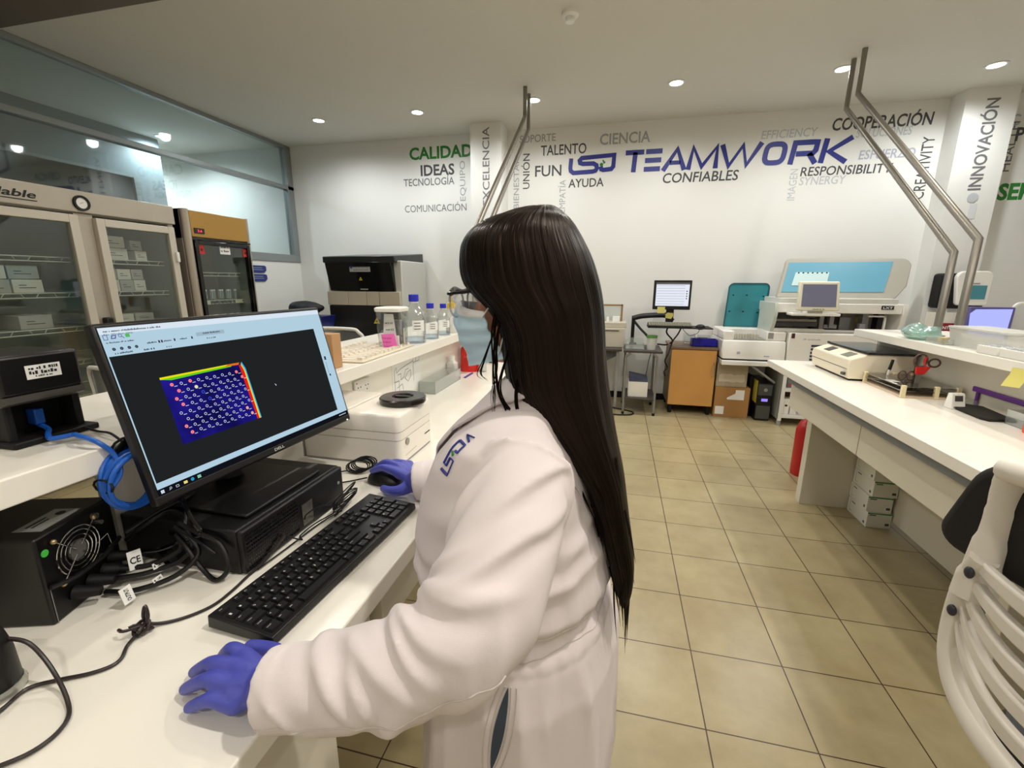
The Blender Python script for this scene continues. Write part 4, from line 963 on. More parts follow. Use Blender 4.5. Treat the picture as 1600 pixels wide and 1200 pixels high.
circ = ((-0.18,0.03),(-0.162,0.029),(-0.144,0.03),(-0.127,0.029),(-0.109,0.029),(-0.092,0.028),(-0.074,0.028),(-0.057,0.027),(-0.04,0.028),(-0.171,0.016),(-0.153,0.015),(-0.136,0.016),(-0.118,0.015),(-0.101,0.014),(-0.083,0.014),(-0.066,0.014),(-0.049,0.013),(-0.03,0.015),(-0.18,0.002),(-0.162,0.002),(-0.145,0.001),(-0.126,0.003),(-0.109,0.001),(-0.092,0.001),(-0.074,0.001),(-0.058,0.001),(-0.04,0),(-0.172,-0.011),(-0.154,-0.012),(-0.136,-0.012),(-0.117,-0.013),(-0.101,-0.013),(-0.084,-0.013),(-0.067,-0.013),(-0.05,-0.014),(-0.032,-0.013),(-0.181,-0.026),(-0.163,-0.026),(-0.145,-0.026),(-0.128,-0.026),(-0.11,-0.027),(-0.093,-0.027),(-0.076,-0.027),(-0.059,-0.027),(-0.043,-0.027),(-0.172,-0.04),(-0.154,-0.04),(-0.136,-0.04),(-0.119,-0.04),(-0.102,-0.04),(-0.085,-0.04),(-0.067,-0.041),(-0.05,-0.041),(-0.032,-0.039),(-0.18,-0.053),(-0.163,-0.054),(-0.146,-0.053),(-0.128,-0.053),(-0.11,-0.054),(-0.093,-0.054),(-0.076,-0.054),(-0.059,-0.054),(-0.042,-0.054),(-0.173,-0.067),(-0.155,-0.066),(-0.137,-0.066),(-0.12,-0.067),(-0.102,-0.067),(-0.085,-0.067),(-0.067,-0.067),(-0.05,-0.068),(-0.034,-0.068))
def ring2(mb, x, z, r, w, d, n=14):
    mb.stroke([(x+r*math.cos(2*PI*i/n), z+r*math.sin(2*PI*i/n)) for i in range(n)], w, (0,-d,0), X_, Z_, V(0,0,0), closed=True)
def disc2(mb, x, z, r, d, n=14): mb.add([V(x+r*math.cos(2*PI*i/n),-d,z+r*math.sin(2*PI*i/n)) for i in range(n)], [tuple(range(n))])
rw = MB(); rr = MB(); ro = MB(); rb = MB(); ry = MB()
special = {0:'r',2:'r',8:'r',9:'r',11:'y',17:'r',18:'r',21:'b',27:'r',30:'b',54:'r',62:'o',63:'r',71:'o'}
for i, (x, z) in enumerate(circ):
    k = special.get(i)
    if k in ('r','o','y'): disc2({'r':rr,'o':ro,'y':ry}[k], x, z, 0.0036, 0.0021); ring2(rw, x, z, 0.0022, 0.0006, 0.0024)
    elif k == 'b': ring2(rb, x, z, 0.0028, 0.0011, 0.0021)
    else: ring2(rw, x, z, 0.0024, 0.0009, 0.0021)
    for j in range(3): rw.box((x+0.0035+j*0.0022,-0.0022,z-0.0048),(x+0.0052+j*0.0022,-0.0021,z-0.0036))
rw.build('spot_rings', e_white, scr, flat=True); rr.build('red_spots', glow('spot_red', lin((0.98,0.32,0.36))+(1,), 1), scr, flat=True)
ro.build('orange_spots', glow('spot_orange', lin((0.99,0.62,0.4))+(1,), 1), scr, flat=True); rb.build('blue_rings', glow('spot_blue', lin((0.25,0.38,0.98))+(1,), 1), scr, flat=True); ry.build('yellow_spot', glow('spot_yellow', lin((0.95,0.93,0.6))+(1,), 1), scr, flat=True)
# menus and tool icons
e_ink = glow('screen_ink', lin((0.22,0.24,0.30))+(1,), 1.0)
mt = MB()
MB().text('File  Window  Help', (-0.258,-0.0013,0.134), X_, Z_, 0.045, 0.0032, lift=0.0).build('menu_text', e_ink, scr, flat=True)
for k, (x, z, w, h) in enumerate(((-0.258,0.1395,0.10,0.003), (-0.2595,0.120,0.045,0.0026), (-0.196,0.112,0.018,0.003), (-0.166,0.112,0.014,0.003), (-0.135,0.112,0.016,0.003), (-0.252,0.1005,0.028,0.003), (-0.205,0.1005,0.02,0.003), (-0.165,0.1005,0.01,0.003), (-0.085,0.118,0.04,0.003), (-0.08,0.107,0.02,0.003))):
    MB().greek((x,-0.0013,z), X_, Z_, w, h, 20+k, lift=0.0).build('menu_text', e_ink, scr, flat=True)
for x in (-0.176,-0.171,-0.147,-0.112): mt.box((x,-0.0014,0.111),(x+0.003,-0.0013,0.116))
for k in range(4): ring2(mt, -0.251+k*0.012, 0.1095, 0.0017, 0.0022, 0.0013, 8)
mt.box((0.236,-0.0014,0.008),(0.243,-0.0013,0.018)).box((0.238,-0.0014,-0.038),(0.243,-0.0013,-0.032))
for k in range(9): mt.box((0.237,-0.0014,0.0-k*0.0035),(0.2385,-0.0013,0.002-k*0.0035))
mt.build('menu_marks', e_ink, scr, flat=True)
ic = MB(); ic.stroke([(-0.2605,0.1265),(-0.2605,0.1345),(-0.2545,0.1345),(-0.2545,0.1265)], 0.001, (0,-0.0013,0), X_, Z_, V(0,0,0), closed=True)
ic.stroke([(-0.249,0.128),(-0.243,0.128),(-0.241,0.133),(-0.247,0.133)], 0.0018, (0,-0.0013,0), X_, Z_, V(0,0,0), closed=True)
ring2(ic, -0.2345, 0.132, 0.0025, 0.001, 0.0013); ic.stroke([(-0.2325,0.1305),(-0.229,0.127)], 0.0012, (0,-0.0013,0), X_, Z_, V(0,0,0))
ic.build('tool_icons', glow('icon_violet', lin((0.40,0.38,0.62))+(1,), 1), scr, flat=True)
face('green_icon', [(-0.2265,0.128),(-0.2195,0.128),(-0.2195,0.1345),(-0.2265,0.1345)], glow('icon_green', lin((0.35,0.78,0.35))+(1,), 1), scr, 0.0013)
face('button_strip', [(-0.10,0.1145),(-0.036,0.1145),(-0.036,0.1225),(-0.10,0.1225)], glow('strip_grey', lin((0.66,0.76,0.82))+(1,), 1), scr, 0.00115)
tb = MB()
for x in (-0.2605,-0.2575):
    for z in (-0.155,-0.152): tb.box((x,-0.0014,z),(x+0.0027,-0.0013,z+0.0027))
ring2(tb, -0.243, -0.1515, 0.0018, 0.0007, 0.0014); tb.stroke([(-0.2443,-0.1528),(-0.246,-0.1545)], 0.0007, (0,-0.0014,0), X_, Z_, V(0,0,0))
tb.stroke([(-0.2335,-0.1545),(-0.2285,-0.1545),(-0.2285,-0.151),(-0.2335,-0.151)], 0.0007, (0,-0.0014,0), X_, Z_, V(0,0,0), closed=True)
for k in range(6): tb.box((0.228+k*0.005,-0.0014,-0.1535),(0.231+k*0.005,-0.0013,-0.151))
tb.build('taskbar_icons', e_white, scr, flat=True)
face('folder_icon', [(-0.219,-0.155),(-0.212,-0.155),(-0.212,-0.150),(-0.219,-0.150)], glow('icon_folder', lin((0.97,0.88,0.5))+(1,), 1), scr, 0.0014)
b_ = MB(); disc2(b_, -0.202, -0.1523, 0.0034, 0.0014); b_.build('browser_icon', glow('icon_teal', lin((0.15,0.62,0.80))+(1,), 1), scr, flat=True)
face('app_icon', [(-0.192,-0.1555),(-0.185,-0.1555),(-0.185,-0.1495),(-0.192,-0.1495)], glow('icon_mint', lin((0.55,0.80,0.70))+(1,), 1), scr, 0.0014)
b_ = MB(); b_.add([V(0.048,-0.0022,-0.018),V(0.0505,-0.0022,-0.0245),V(0.0525,-0.0022,-0.0225)], [(0,1,2)]); b_.build('pointer', e_white, scr, flat=True)
MB().text('DELL', (-0.0075,-0.0005,-0.1695), X_, Z_, 0.029, 0.0065, bold=0.02, lift=0.0).build('maker_badge', mat('badge_silver', rgb(200,200,198), 0.4), t, flat=True)
MB().stroke([(-0.272,-0.1595),(0.272,-0.1595)], 0.0008, (0,-0.0006,0), X_, Z_, V(0,0,0)).build('bezel_line', mat('seam_grey', rgb(70,70,70), 0.4), t, flat=True)
led = MB(); led.sphere((0.255,-0.001,-0.172), 0.0018, 8, 6); led.build('power_light', glow('led_white', (1,0.9,0.8,1), 3), t)
MB().tube([(-0.86,0.785,1.20),(-0.875,0.785,1.10),(-0.865,0.785,1.0)], 0.03, 12, smooth=4, flat=0.5).w('stand_neck', black, t)
MB().box((-0.895,0.645,0.9935),(-0.685,0.87,1.0015)).w('stand_base', black, t, bevel=0.003)
# small computer the monitor stands on
pcm = mat('pc_black', rgb(13,12,12), 0.45, bump=0.1, bump_scale=500, spec=0.4)
t = thing('desktop_computer', 'flat black desktop computer under the large monitor', 'computer', (-0.81, 0.762, 0.9))
MB().box((-0.951,0.603,0.9),(-0.672,0.922,0.9925)).w('case', pcm, t, bevel=0.004)
f_ = MB().box((-0.674,0.605,0.902),(-0.660,0.920,0.9915)).w('front_panel', black, t, bevel=0.004)
g_ = MB()
for i in range(26):
    for j in range(9): g_.box((-0.6602,0.612+i*0.0055,0.911+j*0.0083),(-0.6594,0.6152+i*0.0055,0.9145+j*0.0083))
g_.w('vent_dots', blackg, f_)
MB().box((-0.6602,0.765,0.912),(-0.6592,0.80,0.962)).w('silver_badge', mat('badge_grey', rgb(120,116,108), 0.2, 0.6), f_)
MB().box((-0.6602,0.80,0.905),(-0.6594,0.915,0.925)).w('drive_slot', blackg, f_)
MB().cyl((-0.6602,0.90,0.955),(-0.6585,0.90,0.955),0.004,n=10).w('power_button', greyp, f_)
MB().box((-0.83,0.6015,0.912),(-0.80,0.6035,0.918)).box((-0.83,0.6015,0.965),(-0.80,0.6035,0.971)).w('side_slot', blackg, t)
# keyboard
t = thing('keyboard', 'black full-size keyboard in front of the flat desktop computer', 'keyboard', (-0.5355, 0.695, 0.9), 0.0)
t.rotation_euler = (0, 0, math.radians(86.4))
MB().hexa([(-0.2215,-0.0655,0.004),(0.2215,-0.0655,0.004),(0.2215,0.0655,0.004),(-0.2215,0.0655,0.004),(-0.2205,-0.0645,0.018),(0.2205,-0.0645,0.018),(0.2205,0.0645,0.026),(-0.2205,0.0645,0.026)]).build('case', black, t, bevel=0.002)
MB().box((-0.2,0.03,0.0),(-0.17,0.055,0.006)).box((0.17,0.03,0.0),(0.2,0.055,0.006)).box((-0.2,-0.055,0.0),(0.2,-0.04,0.005)).build('feet', blackm, t)
keym = mat('key_black', rgb(19,18,18), 0.45, spec=0.4); legend = mat('key_legend', rgb(205,205,200), 0.6)
U = 0.0188
def kz(y): return 0.018 + (y+0.0645)/0.129*0.008
nkeys = 0; farkeys = MB()
def key(x, y, w, s='', h=1.0):
    """key with its lower left corner at x,y in key units, w wide"""
    global nkeys
    x0, y0 = -0.2145 + x*U, -0.0575 + y*U
    a, b = x0+0.0011, x0+w*U-0.0011; c_, d_ = y0+0.0011, y0+h*U-0.0011
    z0 = kz((c_+d_)/2) - 0.001; z1 = z0 + 0.0055; i = 0.0018
    mb = MB().hexa([(a,c_,z0),(b,c_,z0),(b,d_,z0),(a,d_,z0),(a+i,c_+i,z1),(b-i,c_+i,z1),(b-i,d_-i*0.6,z1),(a+i,d_-i*0.6,z1)])
    if s:
        hh = 0.0042 if len(s) == 1 else 0.0026
        mb.text(s, (a+i+0.0012,d_-i-0.0016-hh,z1), X_, Y_, min(0.0032*len(s) if len(s)==1 else 0.0019*len(s), b-a-2*i-0.002), hh, mi=1, lift=0.0002)
    nkeys += 1
    if nkeys > 99:
        n0 = len(farkeys.v); farkeys.v += mb.v; farkeys.f += [[q+n0 for q in f] for f in mb.f]; farkeys.m += mb.m
    else: mb.build('key', [keym, legend], t)
R1_ = [('ctrl',1.25),('win',1.25),('alt',1.25),('',6.25),('alt',1.25),('fn',1.25),('menu',1.25),('ctrl',1.25)]
x = 0
for s, w in R1_: key(x, 0, w, s); x += w
def row(y, items):
    x = 0
    for s in items:
        if isinstance(s, tuple): key(x, y, s[1], s[0]); x += s[1]
        else: key(x, y, 1, s); x += 1
row(1, [('shift',1.25)] + list('<ZXCVBNM') + [',','.','-',('shift',2.75)])
row(2, [('caps',1.75)] + list('ASDFGHJKL') + ['Ñ','{',('enter',2.25)])
row(3, [('tab',1.5)] + list('QWERTYUIOP') + ['´','+','}',][:2] + [('',1.5)])
row(4, ['|'] + list('1234567890') + ["'",'¿',('back',2)])
for i, s in enumerate(['esc','F1','F2','F3','F4','F5','F6','F7','F8','F9','F10','F11','F12']): key([0,1.6,2.6,3.6,4.6,6.0,7.0,8.0,9.0,10.4,11.4,12.4,13.4][i], 5.25, 1, s, 0.85)
for i in range(3):
    key(15.35+i, 5.25, 1, ['prt','scr','pau'][i], 0.85); key(15.35+i, 4, 1, ['ins','home','pgup'][i]); key(15.35+i, 3, 1, ['del','end','pgdn'][i])
    key(15.35+i, 0, 1, '<v>'[i])
key(16.35, 1, 1, '^')
for i, s in enumerate('789'): key(18.7+i, 3, 1, s)
for i, s in enumerate('456'): key(18.7+i, 2, 1, s)
for i, s in enumerate('123'): key(18.7+i, 1, 1, s)
for i, s in enumerate(['num','/','*','-']): key(18.7+i, 4, 1, s)
key(21.7, 2, 1, '+', 2.0); key(21.7, 0, 1, 'ent', 2.0); key(18.7, 0, 2, '0'); key(20.7, 0, 1, '.')
if farkeys.v: farkeys.build('keys', [keym, legend], t)['kind'] = 'stuff'
# mouse
t = thing('computer_mouse', 'black computer mouse under the gloved right hand', 'mouse', (-0.605, 1.035, 0.9))
ms = MB().sphere((0,0,0), (0.055,0.031,0.036), 24, 14)
ms.v = [(x*1.0, y, max(0.001, z*(1.0 - 0.25*(x/0.055)) )) for x, y, z in ms.v]
ms.build('shell', mat('mouse_black', rgb(26,26,26), 0.4), t)
MB().cyl((-0.033,-0.004,0.027),(-0.033,0.004,0.027),0.009,n=12).build('wheel', greyp, t)
# mouse and keyboard cables
cable('cable', [(-0.66,1.03,0.91),(-0.71,1.0,0.905),(-0.78,0.965,0.905),(-0.86,0.94,0.92)], 0.002, blackm, 'thin mouse cable running from the mouse behind the flat computer')
lp = MB()
random.seed(11)
for k in range(6):
    a = random.uniform(-0.2,0.2); c0 = V(-0.72+0.004*k,1.075+0.003*k,0.915+0.002*k)
    lp.tube([c0 + V(0.035*math.cos(2*PI*i/14)*(1+0.1*a), 0.018*math.sin(2*PI*i/14+a), 0.012*math.sin(2*PI*i/14)+0.002) for i in range(14)], 0.002, 6, closed=True)
lp.tube([(-0.67,1.10,0.91),(-0.65,1.105,0.905),(-0.63,1.10,0.905)], 0.002, 6, smooth=4); lp.tube([(-0.74,1.06,0.91),(-0.80,1.03,0.905),(-0.86,1.0,0.905)], 0.002, 6, smooth=4)
tag(lp.build('cable_bundle', blackm), 'coiled black cable in front of the white centrifuge', 'cable')
lp = MB()
for k in range(6):
    a = random.uniform(-0.4,0.4); c0 = V(-0.615-0.003*k,0.86+0.004*k,0.925+0.003*k)
    lp.tube([c0 + V(0.014*math.cos(2*PI*i/12)+0.01*math.sin(2*PI*i/12)*a, 0.045*math.sin(2*PI*i/12), 0.02*math.cos(2*PI*i/12+a)) for i in range(12)], 0.0016, 6, closed=True)
lp.tube([(-0.62,0.82,0.92),(-0.645,0.78,0.91),(-0.65,0.74,0.905),(-0.63,0.72,0.91),(-0.66,0.70,0.93)], 0.0016, 6, smooth=4)
lp.tube([(-0.62,0.85,0.91),(-0.64,0.80,0.905),(-0.645,0.70,0.905),(-0.65,0.62,0.905)], 0.0016, 6, smooth=4)
lp.tube([(-0.616,0.84,0.93),(-0.64,0.80,0.945),(-0.652,0.77,0.94),(-0.655,0.765,0.93)], 0.0016, 6, smooth=4)
tag(lp.build('cable_bundle', blackm), 'tied loops of thin black cable between keyboard and flat computer', 'cable')
# centrifuge
cw = mat('centrifuge_white', rgb(238,232,222), 0.3)
t = thing('mini_centrifuge', 'white box centrifuge with a round black lid beside the monitor', 'centrifuge', (-0.78, 1.26, 0.9))
def rbox(x0, x1, y0, y1, r, z):
    pts = []
    for cx, cy, a0 in ((x1-r,y1-r,0),(x0+r,y1-r,90),(x0+r,y0+r,180),(x1-r,y0+r,270)):
        for i in range(7):
            a = math.radians(a0 + 15*i); pts.append(V(cx+r*math.cos(a), cy+r*math.sin(a), z))
    return pts
cx0, cx1, cy0, cy1 = -0.951, -0.612, 1.138, 1.378
MB().loft([rbox(cx0,cx1,cy0,cy1,0.02,0.908), rbox(cx0,cx1,cy0,cy1,0.02,0.98)]).w('lower_housing', cw, t, angle=50)
MB().loft([rbox(cx0,cx1,cy0,cy1,0.02,0.982), rbox(cx0,cx1,cy0,cy1,0.02,1.006)]).w('band', cw, t, angle=50)
top = MB().loft([rbox(cx0,cx1,cy0,cy1,0.02,1.008), rbox(cx0,cx1,cy0,cy1,0.02,1.052), rbox(cx0+0.006,cx1-0.006,cy0+0.006,cy1-0.006,0.016,1.059), rbox(cx0+0.015,cx1-0.015,cy0+0.015,cy1-0.015,0.014,1.061)])
top.w('upper_housing', cw, t, angle=50)
MB().loft([rbox(cx0+0.002,cx1-0.002,cy0+0.002,cy1-0.002,0.02,0.9), rbox(cx0+0.002,cx1-0.002,cy0+0.002,cy1-0.002,0.02,1.04)]).w('seam', greyp, t)
MB().box((-0.945,1.16,1.06),(-0.79,1.365,1.068)).w('hinge_cover', cw, t, bevel=0.004)
l_ = MB().lathe([(0,0),(0.072,0),(0.075,0.004),(0.075,0.017),(0.071,0.021),(0.035,0.021),(0.033,0.016),(0,0.016)], (-0.672,1.288,1.0615), n=40).w('round_lid', mat('lid_black', rgb(30,24,22), 0.25), t)
MB().box((-0.70,1.282,1.0775),(-0.645,1.294,1.0825)).w('lid_grip', black, l_, bevel=0.002)
MB().lathe([(0,0),(0.011,0),(0.011,0.003),(0,0.003)], (cx1+0.0005,1.185,0.967), M=Matrix.Rotation(PI/2,3,'Y')).w('knob', mat('knob_grey', rgb(150,146,138), 0.3, 0.6), t)
MB().box((cx1-0.001,1.315,0.945),(cx1+0.0006,1.355,0.949)).w('power_slot', ink, t)
MB().stroke([(1.17,0.925),(1.25,0.928)], 0.0012, (cx1+0.0006,0,0), Y_, Z_, V(0,0,0)).w('panel_line', greyp, t)
for x in (-0.93,-0.64):
    for y in (1.16,1.36): MB().cyl((x,y,0.9),(x,y,0.91),0.012,n=10).w('foot', blackm, t)
# upstand: outlet, drawn sheet
t = thing('power_outlet', 'white double power outlet on the bench upstand behind the centrifuge', 'outlet', (-0.955, 1.494, 1.045))
MB().box((-0.955,1.44,1.012),(-0.945,1.548,1.08)).w('plate', white, t, bevel=0.003)
h_ = MB()
for y in (1.468,1.52):
    for dy, dz in ((-0.009,0.006),(0.009,0.006),(0,-0.01)): h_.cyl((-0.945,y+dy,1.046+dz),(-0.9445,y+dy,1.046+dz),0.003,n=8)
h_.w('socket_holes', ink, t)
MB().cyl((-0.9448,1.451,1.07),(-0.944,1.451,1.07),0.003,n=8).w('indicator', redm, t)
sk = MB()
o_ = (-0.9535, 1.76, 0.955)
for pth in ([(0,0),(0,0.10),(0.02,0.115),(0.02,0.09),(0.05,0.10),(0.08,0.105),(0.12,0.11),(0.17,0.115),(0.19,0.12)],[(0.04,0.0),(0.04,0.05),(0.0,0.05)],[(0.19,0.02),(0.19,0.15),(0.26,0.15),(0.26,0.11),(0.19,0.11)],[(0.22,0.15),(0.22,0.11)],[(0.03,0.08),(0.06,0.08),(0.06,0.05),(0.09,0.06),(0.11,0.09),(0.14,0.09)],[(0.10,0.05),(0.13,0.03),(0.16,0.05),(0.16,0.08),(0.13,0.075),(0.10,0.05)],[(0.02,0.02),(0.07,0.03),(0.08,0.0)]):
    sk.stroke(pth, 0.0022, o_, Y_, Z_, X_*0.0005)
sheet = tag(MB().box((-0.9548,1.74,0.93),(-0.954,2.04,1.112)).build('drawing_sheet', paper), 'white sheet with a line drawing stuck on the upstand', 'paper')
sk.w('line_drawing', mat('pen_grey', rgb(90,90,96), 0.7), sheet)
t = thing('clear_box', 'long clear plastic box behind the white centrifuge', 'box', (-0.90, 2.18, 0.9))
def openbox(a, b, z0, z1, w=0.003):
    (x0,y0),(x1,y1) = a, b
    return MB().box((x0,y0,z0),(x1,y1,z0+w)).box((x0,y0,z0),(x0+w,y1,z1)).box((x1-w,y0,z0),(x1,y1,z1)).box((x0,y0,z0),(x1,y0+w,z1)).box((x0,y1-w,z0),(x1,y1,z1))
openbox((-0.945,1.99),(-0.86,2.36),0.9,0.96).w('box_body', plastic_clear, t)
MB().box((-0.946,1.985,0.96),(-0.858,2.365,0.964)).w('box_lid', plastic_clear, t)
t = thing('wash_bottle', 'white-capped cloudy square bottle standing by the red container', 'bottle', (-0.925, 2.40, 0.9))
MB().loft([rbox(-0.028,0.028,-0.028,0.028,0.01,0.0), rbox(-0.028,0.028,-0.028,0.028,0.01,0.085), rbox(-0.015,0.015,-0.015,0.015,0.008,0.10)]).build('bottle_body', cloudy, t)
MB().cyl((0,0,0.10),(0,0,0.128),0.016).build('cap', white, t)
red = mat('red_plastic', rgb(214,38,30), 0.35)
t = thing('sharps_container', 'red plastic container on the bench behind the face mask', 'container', (-0.888, 2.62, 0.9))
MB().lathe([(0,0),(0.062,0),(0.058,0.14),(0.03,0.175),(0.02,0.178),(0,0.178)]).build('container_body', red, t)
MB().prism([(-0.01,-0.09),(0.012,-0.12),(0.05,-0.10),(0.05,-0.04),(0.02,-0.03)], (0,0,0.098), X_, Y_, Z_*0.006).build('lid_flap', red, t)
t = thing('specimen_cup', 'small clear cup with a paper tag by the red container', 'cup', (-0.80, 2.60, 0.9))
MB().lathe([(0,0),(0.025,0),(0.03,0.07),(0.028,0.07),(0.024,0.003),(0,0.003)]).build('cup_body', plastic_clear, t)
o = MB().box((-0.012,-0.015,0),(0.012,0.015,0.012)).build('pink_clip', mat('hot_pink', rgb(246,98,168), 0.5), bevel=0.002); o.location = (-0.88,2.355,0.9005); tag(o, 'bright pink clip on the bench beside the clear box', 'clip')
o = MB().box((-0.007,-0.07,0),(0.007,0.07,0.004)).build('ruler', mat('violet_strip', rgb(84,70,150), 0.5)); o.location = (-0.845,2.46,0.9005); tag(o, 'violet strip lying on the bench near the red container', 'strip')
t = thing('warning_card', 'small card with a dark triangle leaning by the mask', 'card', (-0.82, 2.85, 0.9))
MB().box((-0.03,0,0),(0.03,0.003,0.045)).build('card', paper, t)
mb = MB(); warn(mb, (0.0,-0.0005,0.02), X_, Z_, -Y_*0.0005, 0.014); mb.build('triangle', c_dark, t)

# ------------------------------------------------------------------ things on the left bench shelf
S0 = SZ
t = thing('thermal_printer', 'small black device with a white serial label on the shelf end', 'device', (-1.06, 0.57, S0))
MB().box((-1.125,0.495,1.255),(-0.985,0.615,1.325)).w('upper_housing', black, t, bevel=0.006)
MB().box((-1.12,0.50,S0),(-1.0,0.512,1.255)).box((-1.12,0.60,S0),(-1.0,0.612,1.255)).box((-1.125,0.50,S0),(-1.04,0.612,1.255)).box((-1.12,0.495,S0),(-0.985,0.625,S0+0.012)).w('lower_housing', blackm, t, bevel=0.003)
MB().hexa([(-1.0,0.497,1.238),(-0.982,0.497,1.245),(-0.982,0.613,1.245),(-1.0,0.613,1.238),(-1.0,0.497,1.256),(-0.985,0.497,1.256),(-0.985,0.613,1.256),(-1.0,0.613,1.256)]).w('ledge', mat('ledge_dark', rgb(62,58,54), 0.45), t)
lb = MB().box((-0.9852,0.533,1.281),(-0.9844,0.583,1.305)).w('serial_label', paper, t)
MB().greek((-0.9842,0.537,1.297), Y_, Z_, 0.042, 0.005, 11, lift=0.0003).greek((-0.9842,0.537,1.289), Y_, Z_, 0.042, 0.006, 12, lift=0.0003).greek((-0.9842,0.545,1.284), Y_, Z_, 0.024, 0.003, 13, lift=0.0003).w('label_text', ink, lb)
ethb = mat('ethernet_blue', rgb(24,92,190), 0.4)
t = thing('ethernet_cable', 'blue network cable plugged into the small black device, coiled below', 'cable', (-0.95, 0.6, S0))
c_ = MB()
path_ = [(-1.03,0.553,1.195),(-1.0,0.553,1.185),(-0.98,0.54,1.180),(-0.955,0.53,1.178),(-0.935,0.55,1.180),(-0.90,0.535,1.186),(-0.86,0.535,1.179),(-0.848,0.55,1.15),(-0.835,0.545,1.12),(-0.832,0.525,1.10)]
c_.tube(path_, 0.0042, 10, smooth=6)
c_.w('cable_lead', ethb, t)
c_ = MB()
for k in range(5):
    c0 = V(-0.832-0.006*k, 0.566+0.004*(k%3), 1.098-0.003*(k%2)); r0 = 0.044+0.002*((k*2)%3)
    c_.tube([c0 + V(0.008*math.sin(2*PI*i/28+k), r0*math.cos(2*PI*i/28), r0*1.1*math.sin(2*PI*i/28)) for i in range(28)], 0.0042, 8, closed=True)
c_.w('cable_coil', ethb, t)
MB().box((-1.035,0.546,1.193),(-1.012,0.56,1.222)).w('plug', ethb, t, bevel=0.002)
MB().tube([V(-0.845,0.522,1.103)+V(0.022*math.cos(a),0,0.012*math.sin(a)) for a in [i*PI/5 for i in range(10)]], 0.002, 6, closed=True).w('cable_tie', blackm, t)
t = thing('cable_bundle', 'knotted thin black cable on the shelf edge above the blue coil', 'cable', (-0.87, 0.66, S0))
c_ = MB().tube([(-0.985,0.60,1.172),(-0.93,0.585,1.175),(-0.885,0.575,1.178),(-0.855,0.572,1.165)], 0.0022, 6, smooth=5)
for k in range(4):
    a = k*0.7; c_.tube([V(-0.856,0.575,1.16)+V(0.006*math.sin(2*PI*i/10), 0.022*math.cos(2*PI*i/10+a), 0.014*math.sin(2*PI*i/10+2*a)) for i in range(10)], 0.0022, 6, closed=True)
c_.w('cable', blackm, t)
# cardboard, tip tray, jar, bottles
t = thing('cardboard_carton', 'small brown cardboard carton on the shelf behind the monitor edge', 'box', (-0.96, 1.28, S0))
MB().box((-1.04,1.262,S0+0.0005),(-0.90,1.310,S0+0.115)).w('carton_body', mat('carton_tan', rgb(190,148,104), 0.85, noise_amt=0.05, noise_scale=20), t, bevel=0.002)
t = thing('pipette_tray', 'white tray of plastic slides on the shelf beside the jar', 'tray', (-1.0, 1.6, S0))
t.rotation_euler = (0, 0, 0.05)
MB().box((-0.125,-0.23,0.0005),(0.125,0.23,0.008)).build('tray_base', whitew, t, bevel=0.004)
tpw = mat('slide_white', rgb(238,230,216), 0.4)
for i in range(12):
    for j in range(2):
        y = -0.20+i*0.036; x0 = -0.115+j*0.118
        MB().box((x0,y-0.011,0.008),(x0+0.108,y+0.011,0.0105)).box((x0,y-0.011,0.0105),(x0+0.02,y+0.011,0.018)).box((x0+0.088,y-0.011,0.0105),(x0+0.108,y+0.011,0.018)).build('slide_holder', tpw, t)
t = thing('storage_jar', 'square clear jar with a white lid holding papers', 'jar', (-0.947, 1.757, S0))
MB().loft([rbox(-0.05,0.05,-0.05,0.05,0.02,0.001), rbox(-0.054,0.054,-0.054,0.054,0.02,0.165)]).build('jar_body', clear, t)
MB().loft([rbox(-0.057,0.057,-0.057,0.057,0.02,0.158), rbox(-0.059,0.059,-0.059,0.059,0.02,0.172), rbox(-0.052,0.052,-0.052,0.052,0.02,0.177)]).build('jar_lid', white, t, bevel=0.002)
pl = MB().prism([(-0.035,0),(0.035,0),(0.012,0.14),(-0.03,0.14)], (0.0,-0.03,0.008), X_, V(0,0.12,0.99), Y_*0.002).build('paper_slip', paper, t)
MB().greek((-0.024,-0.018,0.105), X_, V(0,0.12,0.99), 0.020, 0.006, 2, lift=0.003).text('A3', (0.0,-0.018,0.105), X_, V(0,0.12,0.99), 0.012, 0.008, bold=0.02, lift=0.003).greek((-0.020,-0.022,0.078), X_, V(0,0.12,0.99), 0.020, 0.006, 9, lift=0.003).text('423', (0.003,-0.022,0.078), X_, V(0,0.12,0.99), 0.015, 0.008, bold=0.02, lift=0.003).build('slip_text', ink, t)
MB().box((0.038,-0.052,0.02),(0.055,-0.05,0.06)).build('side_label', paper, t)
MB().box((-0.04,0.0,0.004),(0.035,0.03,0.12)).build('dark_contents', mat('contents_grey', rgb(120,120,122), 0.7), t)
pk = tag(MB().prism([(-0.035,0.062),(0.026,0.068),(0.046,0.0),(-0.022,0.004)], (0,0,0), X_, V(0,0.10,1).normalized(), Y_*0.0012).build('sticky_note', mat('pink_note', rgb(246,120,200), 0.7)), 'pink sticky note with handwriting leaning on the jar', 'note')
pk.location = (-0.935,1.688,S0+0.002)
hw = MB()
for z_, w_, k_ in ((0.048,0.042,1.0),(0.031,0.036,1.6),(0.014,0.050,2.3)):
    hw.stroke([(-0.028+0.003*k_+w_*q/40, z_ + 0.0035*math.sin(q*1.3*k_)*math.sin(q*0.31+k_) + 0.002*math.sin(q*2.1)) for q in range(41)], 0.0012, (0,0,0), X_, Z_, V(0,0,0))
hw.build('handwriting', mat('note_ink', rgb(150,50,110), 0.7), pk)
pk.children[0].location = (0,-0.002,0)
capb = mat('blue_cap', rgb(36,44,190), 0.4)
water = glass('clear_liquid', (0.82,0.88,0.95,1), 0.10)
